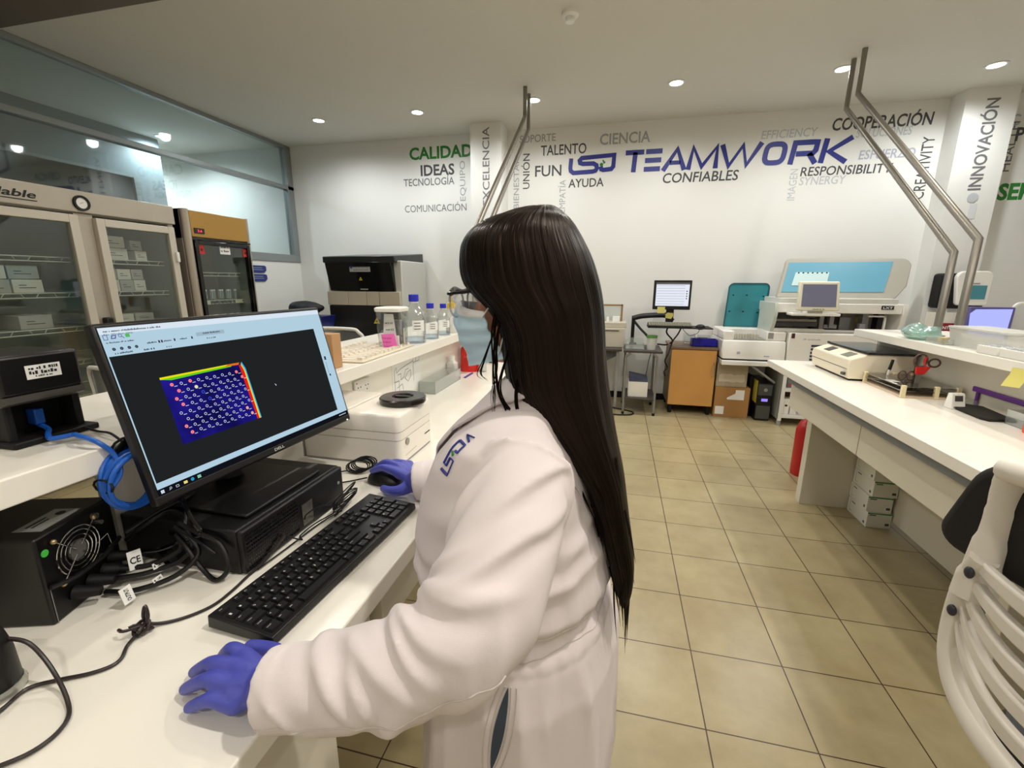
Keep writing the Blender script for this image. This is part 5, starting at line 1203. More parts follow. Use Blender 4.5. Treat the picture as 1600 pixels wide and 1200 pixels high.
def bottle(x, y, r, h, label):
    t = thing('reagent_bottle', label, 'bottle', (x, y, S0), 0, 'glass bottles with blue caps')
    MB().lathe([(0,0.001),(r*0.95,0.001),(r,0.006),(r,h*0.56),(r*0.93,h*0.62),(r*0.42,h*0.80),(r*0.36,h*0.84),(r*0.36,h*0.88)], n=32).build('bottle_body', clear, t)
    MB().lathe([(0,0.003),(r*0.93,0.003),(r*0.93,h*0.12),(0,h*0.12)], n=28).build('liquid', water, t)
    MB().lathe([(0,h*0.86),(r*0.46,h*0.86),(r*0.46,h*0.99),(r*0.42,h),(0,h)], n=28).build('cap', capb, t)
    MB().lathe([(r*0.40,h*0.835),(r*0.44,h*0.835),(r*0.44,h*0.85),(r*0.40,h*0.85)], n=24).build('pour_ring', white, t)
    lab_ = MB(); ring = [V((r+0.0006)*math.cos(a), (r+0.0006)*math.sin(a), 0) for a in [-1.35+i*0.12 for i in range(11)]]
    lab_.loft([[p + V(0,0,h*0.26) for p in ring],[p + V(0,0,h*0.48) for p in ring]], closed=False, cap=False).build('paper_label', paper, t)
    tx = MB(); r2 = [V((r+0.001)*math.cos(a), (r+0.001)*math.sin(a), 0) for a in [-1.2+i*0.12 for i in range(6)]]
    for k in range(3): tx.loft([[p + V(0,0,h*(0.30+0.06*k)) for p in r2],[p + V(0,0,h*(0.315+0.06*k)) for p in r2]], closed=False, cap=False)
    tx.build('label_text', ink, t); return t
bottle(-0.925, 1.93, 0.050, 0.225, 'largest clear bottle with a blue cap beside the jar')
bottle(-0.915, 2.09, 0.040, 0.178, 'middle clear bottle with a blue cap on the shelf')
bottle(-0.912, 2.255, 0.036, 0.168, 'farthest clear bottle with a blue cap, next to the yellow-topped one')
t = thing('squeeze_bottle', 'squeeze bottle with a yellow cap and bent yellow spout', 'bottle', (-0.91, 2.37, S0))
yel = mat('yellow_plastic', rgb(240,200,30), 0.4)
MB().lathe([(0,0),(0.032,0),(0.033,0.1),(0.022,0.135),(0.016,0.14),(0,0.14)]).build('bottle_body', cloudy, t)
MB().lathe([(0,0.135),(0.022,0.135),(0.022,0.165),(0.012,0.172),(0,0.172)]).build('cap', yel, t)
MB().tube([(0,0,0.17),(0,0,0.205),(0.008,0,0.222),(0.03,0,0.228),(0.045,0,0.222)], 0.004, 8, smooth=5).build('spout', yel, t)
MB().box((-0.0,-0.034,0.05),(0.03,-0.033,0.09)).build('paper_label', paper, t)
# ------------------------------------------------------------------ black supply box with the fan, and its cables
t = thing('power_box', 'black box with a chrome fan guard left of the monitor', 'power supply', (-0.93, 0.48, 0.9))
t.rotation_euler = (0, 0, math.radians(18))
hx, hy, hz = 0.205, 0.148, 0.155     # depth (x), width (y), height; front at x=0.047
x1_ = 0.047
MB().box((x1_-hx,-0.072,0.0),(x1_,0.076,hz)).build('housing', mat('box_black', rgb(11,10,10), 0.35, spec=0.4), t, bevel=0.004)
def guard():
    g = MB()
    for r in (0.041,0.034,0.026,0.018): g.tube([(0.003,r*math.cos(2*PI*i/32),r*math.sin(2*PI*i/32)) for i in range(32)], 0.0011, 6, closed=True)
    for a in (45,135,225,315):
        c_, s_ = math.cos(math.radians(a)), math.sin(math.radians(a)); g.tube([(0.003,0.008*c_,0.008*s_),(0.003,0.055*c_,0.055*s_)], 0.0011, 6)
    return g
fan = guard().build('fan_guard', chrome, t); fan.location = (x1_+0.0015, -0.008, 0.098)
hub = MB().cyl((-0.002,0,0),(0.001,0,0),0.017).build('fan_hub', mat('fan_silver', rgb(130,128,124), 0.3, 0.5), fan)
for a in (45,135,225,315):
    c_, s_ = math.cos(math.radians(a)), math.sin(math.radians(a)); q = MB().sphere((0.003,0.055*c_,0.055*s_), 0.0045, 10, 8).build('screw', mat('brass', rgb(180,160,120), 0.3, 0.8), fan)
MB().cyl((x1_,0.035,0.137),(x1_+0.006,0.035,0.137),0.006).cyl((x1_,0.044,0.120),(x1_+0.005,0.044,0.120),0.004).build('jack', mat('jack_silver', rgb(190,186,176), 0.25, 0.9), t)
MB().cyl((x1_,-0.06,0.125),(x1_+0.001,-0.06,0.125),0.006).build('green_sticker', mat('green_dot', rgb(70,190,70), 0.6), t)
pl_ = MB().box((x1_-0.055,-0.045,hz),(x1_-0.012,0.03,hz+0.0008)).build('rating_plate', mat('plate_silver', rgb(150,150,148), 0.4, 0.3), t)
MB().box((x1_-0.045,-0.035,hz+0.0008),(x1_-0.042,0.0,hz+0.0012)).box((x1_-0.036,-0.035,hz+0.0008),(x1_-0.033,-0.005,hz+0.0012)).cyl((x1_-0.033,0.015,hz+0.0008),(x1_-0.033,0.015,hz+0.0013),0.007,n=14).build('plate_print', ink, pl_)
MB().stroke([(0.03,0.085),(0.055,0.09),(0.06,0.06)], 0.0012, (x1_+0.0006,0,0), Y_, Z_, V(0,0,0)).build('corner_print', paper, t)
MB().box((x1_,0.052,0.045),(x1_+0.0015,0.058,0.065)).build('tag_label', mat('tag_grey', rgb(150,150,150), 0.6), t)
MB().stroke([(-0.066,0.0),(-0.066,0.07)], 0.0012, (x1_+0.0006,0,0), Y_, Z_, V(0,0,0)).build('edge_line', greyp, t)
MB().tube([(x1_+0.004,-0.068,0.068),(x1_+0.012,-0.03,0.062),(x1_+0.012,0.03,0.064),(x1_+0.004,0.074,0.07)], 0.004, 8, smooth=5).build('cable_strap', black, t)
pg = MB()
for y, z in ((-0.03,0.03),(0.0,0.03),(0.03,0.03),(0.05,0.045)): pg.cyl((x1_,y,z),(x1_+0.035,y+0.01,z-0.006),0.012,0.008,n=12)
pg.build('connectors', blackm, t)
def wtag(p, s, w, h, label, rx=0.0, ry=0.0, rz=0.0):
    o = MB().box((0,-w/2,-h/2),(0.0012,w/2,h/2)).build('cable_tag', paper); o.location = p; o.rotation_euler = (rx, ry, rz)
    MB().text(s, (0.0014,-w*0.38,-h*0.18), Y_, Z_, w*0.76, h*0.36, bold=0.02, lift=0.0003).build('tag_print', ink, o)
    return tag(o, label, 'tag')
wtag((-0.845,0.545,0.945), 'CE', 0.022, 0.034, 'white CE label on the plug at the black box', -0.15, -0.3, -0.1)
wtag((-0.815,0.56,0.928), '12', 0.016, 0.011, 'small white number tag on the upper black cable', -0.1, -0.4, -0.1)
wtag((-0.785,0.535,0.922), '12', 0.016, 0.009, 'small white number tag on the lower black cable', 0.1, -0.4, -0.1)
wtag((-0.795,0.49,0.922), 'OUTPUT', 0.028, 0.021, 'white cable label reading OUTPUT hanging over the bench', 1.5, -0.3, 0.2)
cg = 'black cables between box and computer'
for pts, r, n_ in (
  ([(-0.862,0.53,0.935),(-0.83,0.552,0.93),(-0.80,0.575,0.94),(-0.785,0.588,0.955),(-0.80,0.594,0.975)], 0.0052, 'thick black cable leaving the plug with the CE label'),
  ([(-0.868,0.52,0.918),(-0.825,0.55,0.918),(-0.785,0.582,0.93),(-0.765,0.592,0.96),(-0.79,0.594,0.985)], 0.0048, 'black cable carrying the upper number tag'),
  ([(-0.86,0.50,0.908),(-0.81,0.51,0.912),(-0.765,0.55,0.92),(-0.745,0.585,0.945),(-0.765,0.592,0.975),(-0.80,0.594,0.99)], 0.0048, 'black cable carrying the lower number tag'),
  ([(-0.90,0.575,0.975),(-0.87,0.62,1.0),(-0.85,0.65,1.01),(-0.87,0.7,1.0)], 0.0045, 'short black cable from the box top corner to the coil'),
  ([(-0.91,0.58,0.955),(-0.88,0.592,0.98),(-0.845,0.62,1.002),(-0.80,0.61,1.003),(-0.78,0.595,0.99)], 0.0045, 'black cable arching behind the box corner'),
  ([(-0.89,0.575,0.935),(-0.84,0.588,0.94),(-0.79,0.592,0.962),(-0.74,0.592,0.985),(-0.76,0.596,1.01),(-0.80,0.615,1.04)], 0.0042, 'shiny black cable crossing in front of the flat computer'),
  ([(-0.80,0.592,0.975),(-0.765,0.583,0.955),(-0.735,0.58,0.92),(-0.70,0.575,0.905),(-0.678,0.585,0.93),(-0.70,0.595,0.968),(-0.74,0.592,0.985),(-0.79,0.594,1.0)], 0.0045, 'large black cable loop beside the flat computer'),
  ([(-0.84,0.64,1.06),(-0.80,0.62,1.02),(-0.775,0.594,0.985),(-0.73,0.588,0.965),(-0.71,0.59,0.95)], 0.003, 'thin black cable dropping from behind the monitor'),
  ([(-0.86,0.60,0.92),(-0.82,0.585,0.912),(-0.80,0.593,0.92),(-0.83,0.595,0.935)], 0.004, 'short black cable lying behind the number tags')):
    cable('cable', pts, r, blackg if 'shiny' in n_ else black, n_, group=cg)
cable('cable', [(-0.652,0.70,0.93),(-0.655,0.64,0.906),(-0.655,0.60,0.903),(-0.65,0.56,0.903),(-0.652,0.52,0.903),(-0.675,0.485,0.903),(-0.705,0.462,0.906),(-0.708,0.452,0.925),(-0.705,0.455,0.945),(-0.700,0.452,0.925),(-0.708,0.442,0.908),(-0.703,0.42,0.904),(-0.688,0.40,0.903),(-0.688,0.385,0.903),(-0.705,0.368,0.903),(-0.735,0.35,0.9035),(-0.758,0.33,0.904),(-0.752,0.30,0.904),(-0.75,0.27,0.904)], 0.0027, mat('cord_brown', rgb(42,32,32), 0.4), 'dark cable with a knot running from the keyboard across the bench')
kn = MB()
for k in range(5):
    a = k*1.1; kn.tube([V(-0.708,0.446,0.912)+V(0.010*math.cos(2*PI*i/10+a), 0.010*math.sin(2*PI*i/10), 0.007*math.sin(2*PI*i/10+2*a)) for i in range(10)], 0.0026, 6, closed=True)
kn.tube([(-0.708,0.445,0.915),(-0.722,0.43,0.916),(-0.735,0.432,0.914)], 0.0026, 6, smooth=4)
tag(kn.build('cable_knot', mat('cord_brown', rgb(42,32,32), 0.4)), 'black tie knot on the dark cable near the OUTPUT label', 'cable tie')
cable('cable', [(-0.79,0.335,0.975),(-0.765,0.345,0.965),(-0.745,0.348,0.94),(-0.715,0.342,0.915),(-0.68,0.328,0.904),(-0.655,0.312,0.904),(-0.645,0.292,0.904),(-0.648,0.27,0.904),(-0.665,0.25,0.904),(-0.69,0.23,0.904)], 0.0027, mat('cord_brown', rgb(42,32,32), 0.4), 'dark looping cable from the black cylinder at the left edge')
t = thing('barcode_scanner', 'black cylinder stand with a pale base ring at the left edge', 'cylinder', (-0.80, 0.315, 0.9))
MB().lathe([(0,0.012),(0.032,0.012),(0.031,0.06),(0.026,0.088),(0,0.09)]).build('cylinder_body', black, t)
MB().lathe([(0,0),(0.035,0),(0.036,0.006),(0.033,0.013),(0,0.013)]).build('base_ring', mat('ring_silver', rgb(190,190,180), 0.25, 0.6), t)

# ------------------------------------------------------------------ things on the right bench
t = thing('transilluminator', 'cream light box with a black glass top on the right bench', 'instrument', (1.45, 3.08, 0.9))
prof = [(1.31,0.912),(1.625,0.912),(1.625,1.058),(1.40,1.058),(1.305,1.022),(1.298,0.99)]
MB().loft([[V(x,2.86,z) for x, z in prof],[V(x,3.36,z) for x, z in prof]]).w('housing', whitew, t, bevel=0.006)
MB().box((1.325,2.88,0.9),(1.63,3.34,0.912)).w('foot_gap', blackm, t)
MB().box((1.385,2.85,1.056),(1.636,3.37,1.068)).w('black_lid', mat('lid_glass', rgb(30,34,40), 0.08), t, bevel=0.002)
MB().stroke([(2.862,0.968),(3.36,0.968)], 0.003, (1.2985,0,0), Y_, Z_, V(0,0,0)).w('seam', ink, t)
pn = V(-0.35,0,0.93).normalized()
for y0, y1, nm in ((2.93,3.02,'display_panel'),(3.17,3.25,'button_panel')):
    MB().hexa([(1.322,y0,1.0285),(1.372,y0,1.0475),(1.372,y1,1.0475),(1.322,y1,1.0285),(1.3215,y0,1.0305),(1.3715,y0,1.0495),(1.3715,y1,1.0495),(1.3215,y1,1.0305)]).w(nm, mat('panel_olive', rgb(106,110,92), 0.4) if '2.9' in str(y0) else mat('panel_dark', rgb(52,48,44), 0.4), t)
MB().box((1.29,2.88,0.93),(1.303,2.91,0.945)).w('maker_badge', c_dark, t)
# acrylic rack
bone = mat('bone_plastic', rgb(226,212,170), 0.45)
smoke = glass('smoked_acrylic', (0.62,0.60,0.56,1), 0.16, 0.03, rgb(110,104,96), 0.22)
t = thing('acrylic_rack', 'smoked acrylic two-level rack on cream posts on the right bench', 'rack', (1.5, 2.66, 0.9))
x0, x1, y0, y1 = 1.385, 1.62, 2.49, 2.85
for z in (0.931, 0.952): MB().box((x0,y0,z),(x1,y1,z+0.004)).w('acrylic_plate', smoke, t)
MB().box((x0-0.004,y0-0.004,0.900),(x1+0.004,y1+0.004,0.910)).w('base_plate', mat('base_cream', rgb(214,192,166), 0.4), t)
for x in (x0,(x0+x1)/2+0.02,x1-0.01):
    for y in (y0,y1-0.012): MB().box((x-0.006,y-0.006,0.9),(x+0.012,y+0.012,0.962)).w('post', bone, t, bevel=0.002)
MB().box((1.385,2.60,0.9562),(1.43,2.66,0.9568)).w('sticker', mat('sticker_grey', rgb(180,178,170), 0.6), t)
MB().greek((1.392,2.545,0.9565), Y_, -X_, 0.06, 0.016, 5).w('white_lettering', paper, t)
t = thing('marker_pen', 'black-capped pen standing upright in the acrylic rack', 'pen', (1.47, 2.80, 0.956))
MB().cyl((0,0,0.0),(0.004,0,0.03),0.006).build('pen_body', white, t)
MB().cyl((0.004,0,0.03),(0.012,0,0.085),0.008,0.007).build('pen_cap', black, t)
t = thing('scissors', 'red-handled scissors standing in the acrylic rack', 'scissors', (1.50, 2.60, 0.956))
MB().hexa([(-0.012,-0.002,-0.02),(0.0,-0.002,-0.02),(0.0,0.002,-0.02),(-0.012,0.002,-0.02),(-0.012,-0.002,0.05),(0.012,-0.002,0.05),(0.012,0.002,0.05),(-0.012,0.002,0.05)]).build('blade', steel, t)
MB().hexa([(-0.018,-0.005,0.045),(0.018,-0.005,0.045),(0.018,0.005,0.045),(-0.018,0.005,0.045),(-0.02,-0.005,0.085),(0.045,-0.005,0.085),(0.045,0.005,0.085),(-0.02,0.005,0.085)]).build('red_grip', red, t, bevel=0.003)
darkred = mat('grip_dark', rgb(90,62,56), 0.5)
for cx, cz, rx, rz in ((-0.005,0.115,0.028,0.033),(0.055,0.105,0.024,0.020)):
    MB().tube([(cx+rx*math.cos(2*PI*i/20),0,cz+rz*math.sin(2*PI*i/20)) for i in range(20)], 0.0045, 8, closed=True).build('finger_loop', darkred, t)
MB().tube([(0.02,0,0.085),(0.012,0,0.11),(0.018,0,0.14)], 0.005, 8, smooth=4).build('red_stem', red, t)
t = thing('scissors', 'dark scissor loops lying on the acrylic rack behind the red ones', 'scissors', (1.47, 2.63, 0.957))
for cx in (-0.018,0.02):
    MB().tube([(cx+0.017*math.cos(2*PI*i/18),0.012,0.028+0.024*math.sin(2*PI*i/18)) for i in range(18)], 0.003, 8, closed=True).build('finger_loop', darkred, t)
MB().box((-0.006,0.008,0.0),(0.006,0.014,0.012)).build('pivot', steel, t)
t = thing('digital_timer', 'small white digital timer leaning beside the acrylic rack', 'timer', (1.51, 2.335, 0.9))
t.rotation_euler = (0, 0, 0.35)
MB().hexa([(-0.042,-0.02,0.0),(0.018,-0.032,0.0),(0.03,0.02,0.0),(-0.03,0.025,0.0),(-0.028,0.002,0.068),(0.03,-0.008,0.068),(0.034,0.012,0.068),(-0.026,0.02,0.068)]).build('timer_body', white, t, bevel=0.004)
def onface(a, b, c0): return V(*a)*(1-b) + V(*c0)*b
def tf(u, v, d=0.0008):
    p = V(-0.042,-0.02,0.0)*(1-u)*(1-v) + V(0.018,-0.032,0.0)*u*(1-v) + V(-0.028,0.002,0.068)*(1-u)*v + V(0.03,-0.008,0.068)*u*v
    return p + V(-0.19,-0.92,0.33)*d
MB().add([tf(0.22,0.5),tf(0.8,0.5),tf(0.8,0.85),tf(0.22,0.85)], [(0,1,2,3)]).build('display', mat('timer_lcd', rgb(60,60,62), 0.3), t)
k_ = MB()
for u in (0.15,0.55): k_.add([tf(u,0.08),tf(u+0.25,0.08),tf(u+0.25,0.18),tf(u,0.18)], [(0,1,2,3)])
k_.build('buttons', c_mid, t)
t = thing('foam_pad', 'flat black foam pad on the right bench in front of the clear rack', 'pad', (1.57, 2.25, 0.9))
fp = MB(); R_ = [(1.495,2.325),(1.485,2.15),(1.50,2.12),(1.565,2.13),(1.60,2.17),(1.625,2.35),(1.575,2.385),(1.52,2.37)]
fp.prism(R_, (0,0,0.9003), X_, Y_, Z_*0.012); fp.w('pad_body', mat('foam_black', rgb(34,30,26), 0.9, bump=0.8, bump_scale=900), t, bevel=0.003)
t = thing('tube_rack', 'clear plastic tube rack beside the black foam pad', 'rack', (1.60, 2.09, 0.9))
r_ = openbox((1.545,2.03),(1.635,2.115),0.9005,0.96).box((1.545,2.03,0.93),(1.635,2.115,0.933))
r_.w('rack_body', plastic_clear, t)
MB().box((1.552,2.037,0.904),(1.628,2.108,0.926)).w('dark_contents', c_dark, t)
t = thing('tube_box', 'flat clear plastic lid lying behind the black foam pad', 'lid', (1.60, 2.42, 0.9))
MB().box((1.575,2.395,0.9005),(1.637,2.47,0.925)).w('lid_body', plastic_clear, t, bevel=0.004)
purple = mat('purple_plastic', rgb(104,40,140), 0.4)
t = thing('tube_rack', 'small purple rack at the right edge by the bench upstand', 'rack', (1.612, 2.22, 0.9))
MB().box((1.628,2.04,0.962),(1.6395,2.44,0.985)).box((1.622,2.1,0.965),(1.63,2.15,0.98)).box((1.628,2.06,0.9005),(1.638,2.075,0.962)).box((1.628,2.40,0.9005),(1.638,2.415,0.962)).w('rack_body', purple, t, bevel=0.003)
MB().box((1.62,2.03,0.975),(1.638,2.09,1.0)).w('red_end', mat('crimson', rgb(170,30,40), 0.5), t)
o = MB().prism([(0,0),(0.1,-0.02),(0.12,0.05),(0.02,0.07)], (1.50,1.93,0.9), X_, Y_, Z_*0.05).build('orange_box', mat('orange_red', rgb(238,74,28), 0.5), bevel=0.004); tag(o, 'orange-red box cut by the right edge of the photo', 'box')
yn = MB(); yn.loft([[V(1.4985,2.00,1.135),V(1.4985,2.078,1.135)],[V(1.497,2.0,1.11),V(1.497,2.08,1.11)],[V(1.49,2.005,1.085),V(1.488,2.085,1.08)],[V(1.482,2.005,1.068),V(1.478,2.082,1.06)]], closed=False, cap=False)
tag(yn.build('sticky_note', ynote), 'yellow sticky note hanging from the right bench shelf edge', 'note')
# shelf of the right bench
t = thing('plastic_bag', 'folded pale green plastic bag on the right shelf', 'bag', (1.58, 2.79, 1.16))
bg = MB().sphere((0,0,0.035), (0.07,0.10,0.045), 22, 14)
bg.v = [(p[0]*(1+0.35*noise.noise(Vector(p)*22)), p[1]*(1+0.3*noise.noise(Vector(p)*17)), max(0.001, p[2]*(1+0.5*noise.noise(Vector(p)*20+V(3,1,2))))) for p in bg.v]
bg.build('bag_body', glass('green_film', (0.72,0.88,0.84,1), 0.15, 0.2, rgb(150,196,186), 0.55), t)
t = thing('small_parts_tray', 'shallow tray of small clear parts beside the steel poles', 'tray', (1.60, 2.60, 1.16))
openbox((1.53,2.53),(1.67,2.66),1.1605,1.185).w('tray_body', plastic_clear, t)
MB().box((1.55,2.58,1.165),(1.58,2.61,1.19)).w('tan_part', mat('tan_part', rgb(214,190,140), 0.6), t)
t = thing('storage_tub', 'long cloudy plastic tub on the right shelf in front of the violet screen', 'tub', (1.66, 2.42, 1.16))
MB().loft([rbox(1.575,1.715,2.25,2.57,0.015,1.1605), rbox(1.565,1.725,2.235,2.585,0.02,1.245)]).w('tub_body', cloudy, t)
MB().loft([rbox(1.562,1.728,2.232,2.588,0.02,1.243), rbox(1.562,1.728,2.232,2.588,0.02,1.251)]).w('tub_rim', cloudy, t)
for k, (y0, y1) in enumerate(((2.19,2.30),(2.06,2.18))):
    t = thing('tip_rack', ('left' if k == 0 else 'right') + ' white pipette tip rack on the right shelf', 'rack', (1.56, (y0+y1)/2, 1.16), 0, 'tip racks on the shelf')
    MB().box((1.515,y0,1.1605),(1.60,y1,1.195)).w('rack_body', white, t, bevel=0.003)
    g_ = MB()
    for i in range(6):
        for j in range(4): g_.cyl((1.525+j*0.021,y0+0.012+i*0.017,1.195),(1.525+j*0.021,y0+0.012+i*0.017,1.2),0.005,n=7)
    g_.w('tip_tops', c_pale, t)
t = thing('amber_bottle', 'dark amber glass bottle cut by the right edge on the shelf', 'bottle', (1.585, 2.015, 1.16))
MB().lathe([(0,0.001),(0.048,0.001),(0.05,0.006),(0.05,0.105),(0.042,0.125),(0.018,0.145),(0.018,0.165),(0,0.165)]).build('bottle_body', mat('amber_glass', rgb(74,34,14), 0.1), t)
MB().cyl((0,0,0.16),(0,0,0.19),0.022).build('cap', black, t)
# four kit boxes under the bench
kit = mat('kit_white', rgb(228,226,216), 0.7); kg = mat('kit_green', rgb(62,140,66), 0.6)
KB = 'kit boxes under the right bench'
for k, (dx, dy, rz) in enumerate(((0.0,0.0,0.02),(-0.003,0.006,-0.03),(0.004,0.0,0.02),(0.0,-0.004,-0.02))):
    t = thing('kit_box', ('lowest white kit box on the floor under the right bench','second white kit box from the floor under the right bench','third white kit box from the floor under the right bench','topmost white kit box with a green top under the right bench')[k], 'box', (1.605+dx, 2.97+dy, 0.1005*k), rz, KB)
    MB().box((-0.065,-0.11,0.0005),(0.065,0.11,0.099)).build('box_body', kit, t, bevel=0.002)
    if k == 3: MB().box((-0.064,-0.109,0.099),(0.064,0.109,0.0995)).build('green_top', kg, t); MB().box((-0.03,-0.05,0.0995),(0.045,0.06,0.1)).build('top_label', mat('label_olive', rgb(150,160,120), 0.6), t)
    else: MB().box((-0.064,-0.1105,0.09),(0.064,-0.11,0.098)).build('green_strip', kg, t)
    for a_, b_ in (((-0.0656,0.03,0.078),(-0.065,0.07,0.084)), ((-0.0656,-0.09,0.015),(-0.065,-0.075,0.03)), ((-0.055,-0.1106,0.08),(-0.02,-0.11,0.086)), ((0.035,-0.1106,0.02),(0.055,-0.11,0.035))): MB().box(a_, b_).build('print', c_dark, t)
    MB().stroke([(0.06,0.02),(0.085,0.02),(0.085,0.09)], 0.002, (-0.0657,0,0), Y_, Z_, V(0,0,0)).build('print', c_dark, t)

# ------------------------------------------------------------------ chairs
mesh_grey = glass('chair_mesh', (0.75,0.76,0.76,1), 0.02, 0.5, rgb(120,124,124), 0.75)
chairw = mat('chair_white', rgb(232,230,224), 0.4)
def five_star(t, r, z0):
    MB().cyl((0,0,0.08),(0,0,z0),0.025).build('column', greyp, t)
    for k in range(5):
        a = 2*PI*k/5+0.3; c, s = math.cos(a), math.sin(a)
        g = MB().tube([(0.03*c,0.03*s,0.11),(r*0.6*c,r*0.6*s,0.095),(r*c,r*s,0.07)], [0.026,0.022,0.018], 10, smooth=4).build('base_leg', chairw, t)
        MB().cyl((r*c-0.018*s,r*s+0.018*c,0.03),(r*c+0.018*s,r*s-0.018*c,0.03),0.03,n=16).build('caster', blackm, g)
def mesh_chair(name, label, loc, rz, top):
    t = thing(name, label, 'chair', loc, rz, 'white mesh chairs beyond the left bench')
    w = 0.22; zb = top-0.46
    fr_ = [(-w*0.75,-0.20,zb),(-w,-0.215,zb+0.1),(-w,-0.235,top-0.09),(-w*0.86,-0.245,top-0.02),(-w*0.6,-0.25,top),(w*0.6,-0.25,top),(w*0.86,-0.245,top-0.02),(w,-0.235,top-0.09),(w,-0.215,zb+0.1),(w*0.75,-0.20,zb)]
    MB().tube(fr_, 0.011, 10, smooth=6, closed=True).build('back_frame', chairw, t)
    P_ = spline([Vector(p) for p in fr_], 4, True)
    mb = MB(); mb.add(P_, [tuple(range(len(P_)))]); mb.build('back_mesh', mesh_grey, t)
    MB().tube([(0,-0.2,zb+0.05),(0,-0.19,zb-0.05),(0,-0.12,top-0.56),(0,0,top-0.6)], 0.02, 10, smooth=5).build('spine', chairw, t)
    s_ = MB().loft([rbox(-0.22,0.22,-0.2,0.22,0.08,top-0.60), rbox(-0.23,0.23,-0.21,0.23,0.08,top-0.575), rbox(-0.21,0.21,-0.19,0.21,0.08,top-0.55)]); s_.build('seat', mat('seat_grey', rgb(70,72,72), 0.8), t)
    five_star(t, 0.28, top-0.6)
    return t
mesh_chair('mesh_chair', 'white-framed mesh chair beyond the bench beside the cardboard carton', (-1.74, 2.62, 0), 0.12, 1.165)
mesh_chair('mesh_chair', 'white-framed mesh chair in front of the large refrigerator', (-2.36, 1.85, 0), -0.25, 1.02)
# drafting stool cut by the right edge
t = thing('drafting_stool', 'white slatted drafting stool with a black pad at the right edge', 'chair', (0.965, 0.737, 0))
t.rotation_euler = (0, 0, math.radians(-75))
cp = mat('stool_white', rgb(230,224,214), 0.38)
MB().cyl((0,0,0.08),(0,0,0.58),0.028).build('column', chrome, t)
for k in range(5):
    a = 2*PI*k/5 + math.radians(165); c, s = math.cos(a), math.sin(a); r = 0.44
    g = MB().tube([(0.03*c,0.03*s,0.13),(r*0.6*c,r*0.6*s,0.105),(r*c,r*s,0.075)], [0.03,0.026,0.02], 12, smooth=4).build('base_leg', cp, t)
    MB().cyl((r*c-0.02*s,r*s+0.02*c,0.032),(r*c+0.02*s,r*s-0.02*c,0.032),0.032,n=18).build('caster', blackm, g)
MB().tube([(0.25*math.cos(2*PI*i/48),0.25*math.sin(2*PI*i/48),0.40) for i in range(48)], 0.0105, 12, closed=True).build('foot_ring', chrome, t)
for k in range(3):
    a = 2*PI*k/3+0.6; MB().tube([(0.02*math.cos(a),0.02*math.sin(a),0.40),(0.25*math.cos(a),0.25*math.sin(a),0.40)], 0.007, 8).build('ring_spoke', chrome, t)
MB().loft([rbox(-0.21,0.21,-0.19,0.22,0.09,0.58), rbox(-0.225,0.225,-0.205,0.235,0.09,0.61), rbox(-0.21,0.21,-0.19,0.22,0.09,0.645)]).build('seat', black, t)
BY = -0.27
def bulge(u): return BY - 0.055*(1-u*u)
rail = [(-0.90,0.985),(-1.0,0.93),(-1.04,0.86),(-1.02,0.795),(-0.92,0.752),(-0.72,0.725),(-0.4,0.708),(0,0.702),(0.4,0.708),(0.72,0.725),(0.92,0.752),(1.02,0.795),(1.04,0.86),(1.0,0.93),(0.90,0.985)]
MB().tube([V(0.21*u, bulge(u)-0.004, z) for u, z in rail], 0.0195, 14, smooth=6, flat=0.8).build('lower_rail', cp, t, angle=60)
for s in (-1, 1):
    for u, z in ((-0.93,0.955),(-1.02,0.862)):
        MB().sphere(V(0.21*u*-s*-1, bulge(u)-0.020, z), (0.008,0.006,0.011), 12, 8).build('bolt', mat('bolt_dark', rgb(44,44,56), 0.4), t)
# slats leave the side rails close together and fan out across the back
for k in range(5):
    ze = 0.84 + 0.033*k; zm = 0.755 + 0.053*k
    rings = []
    for i in range(41):
        u = -1 + 2*i/40; q = abs(u)**3.2; z = zm*(1-q) + ze*q; h = 0.0150*(1-q) + 0.0100*q
        y = bulge(u)
        rings.append([V(0.212*u,y-0.010,z-h),V(0.212*u,y+0.008,z-h),V(0.212*u,y+0.008,z+h),V(0.212*u,y-0.010,z+h)])
    MB().loft(rings).build('slat', cp, t, bevel=0.005, seg=3)
for s in (-1, 1):
    MB().tube([(s*0.20,BY-0.005,0.90),(s*0.198,BY+0.0,0.97),(s*0.195,BY+0.005,1.05),(s*0.192,BY-0.002,1.11),(s*0.18,BY-0.012,1.155)], [0.030,0.026,0.023,0.021,0.022], 14, smooth=6, flat=0.7).build('upright', cp, t)
MB().tube([(-0.192+0.384*i/16, BY-0.012-0.03*(1-(i/8-1)**2), 1.15+0.018*(1-(i/8-1)**2)) for i in range(17)], 0.021, 12, smooth=2).build('top_rail', cp, t)
pp = []
for cx_, cz_, a0 in ((0.222,0.045,0),(-0.222,0.045,90),(-0.222,-0.045,180),(0.222,-0.045,270)):
    for i in range(9):
        a = math.radians(a0 + 90*i/8); x_, z_ = cx_ + 0.055*math.cos(a), cz_ + 0.055*math.sin(a)
        pp.append((x_*(1 - 0.13*z_/0.1), z_))
MB().prism(pp, (0, BY+0.002, 1.055), X_, V(0,-0.05,1), Y_*0.055).build('back_pad', mat('pad_black', rgb(26,22,20), 0.85, bump=0.3, bump_scale=700), t, bevel=0.018, seg=4)

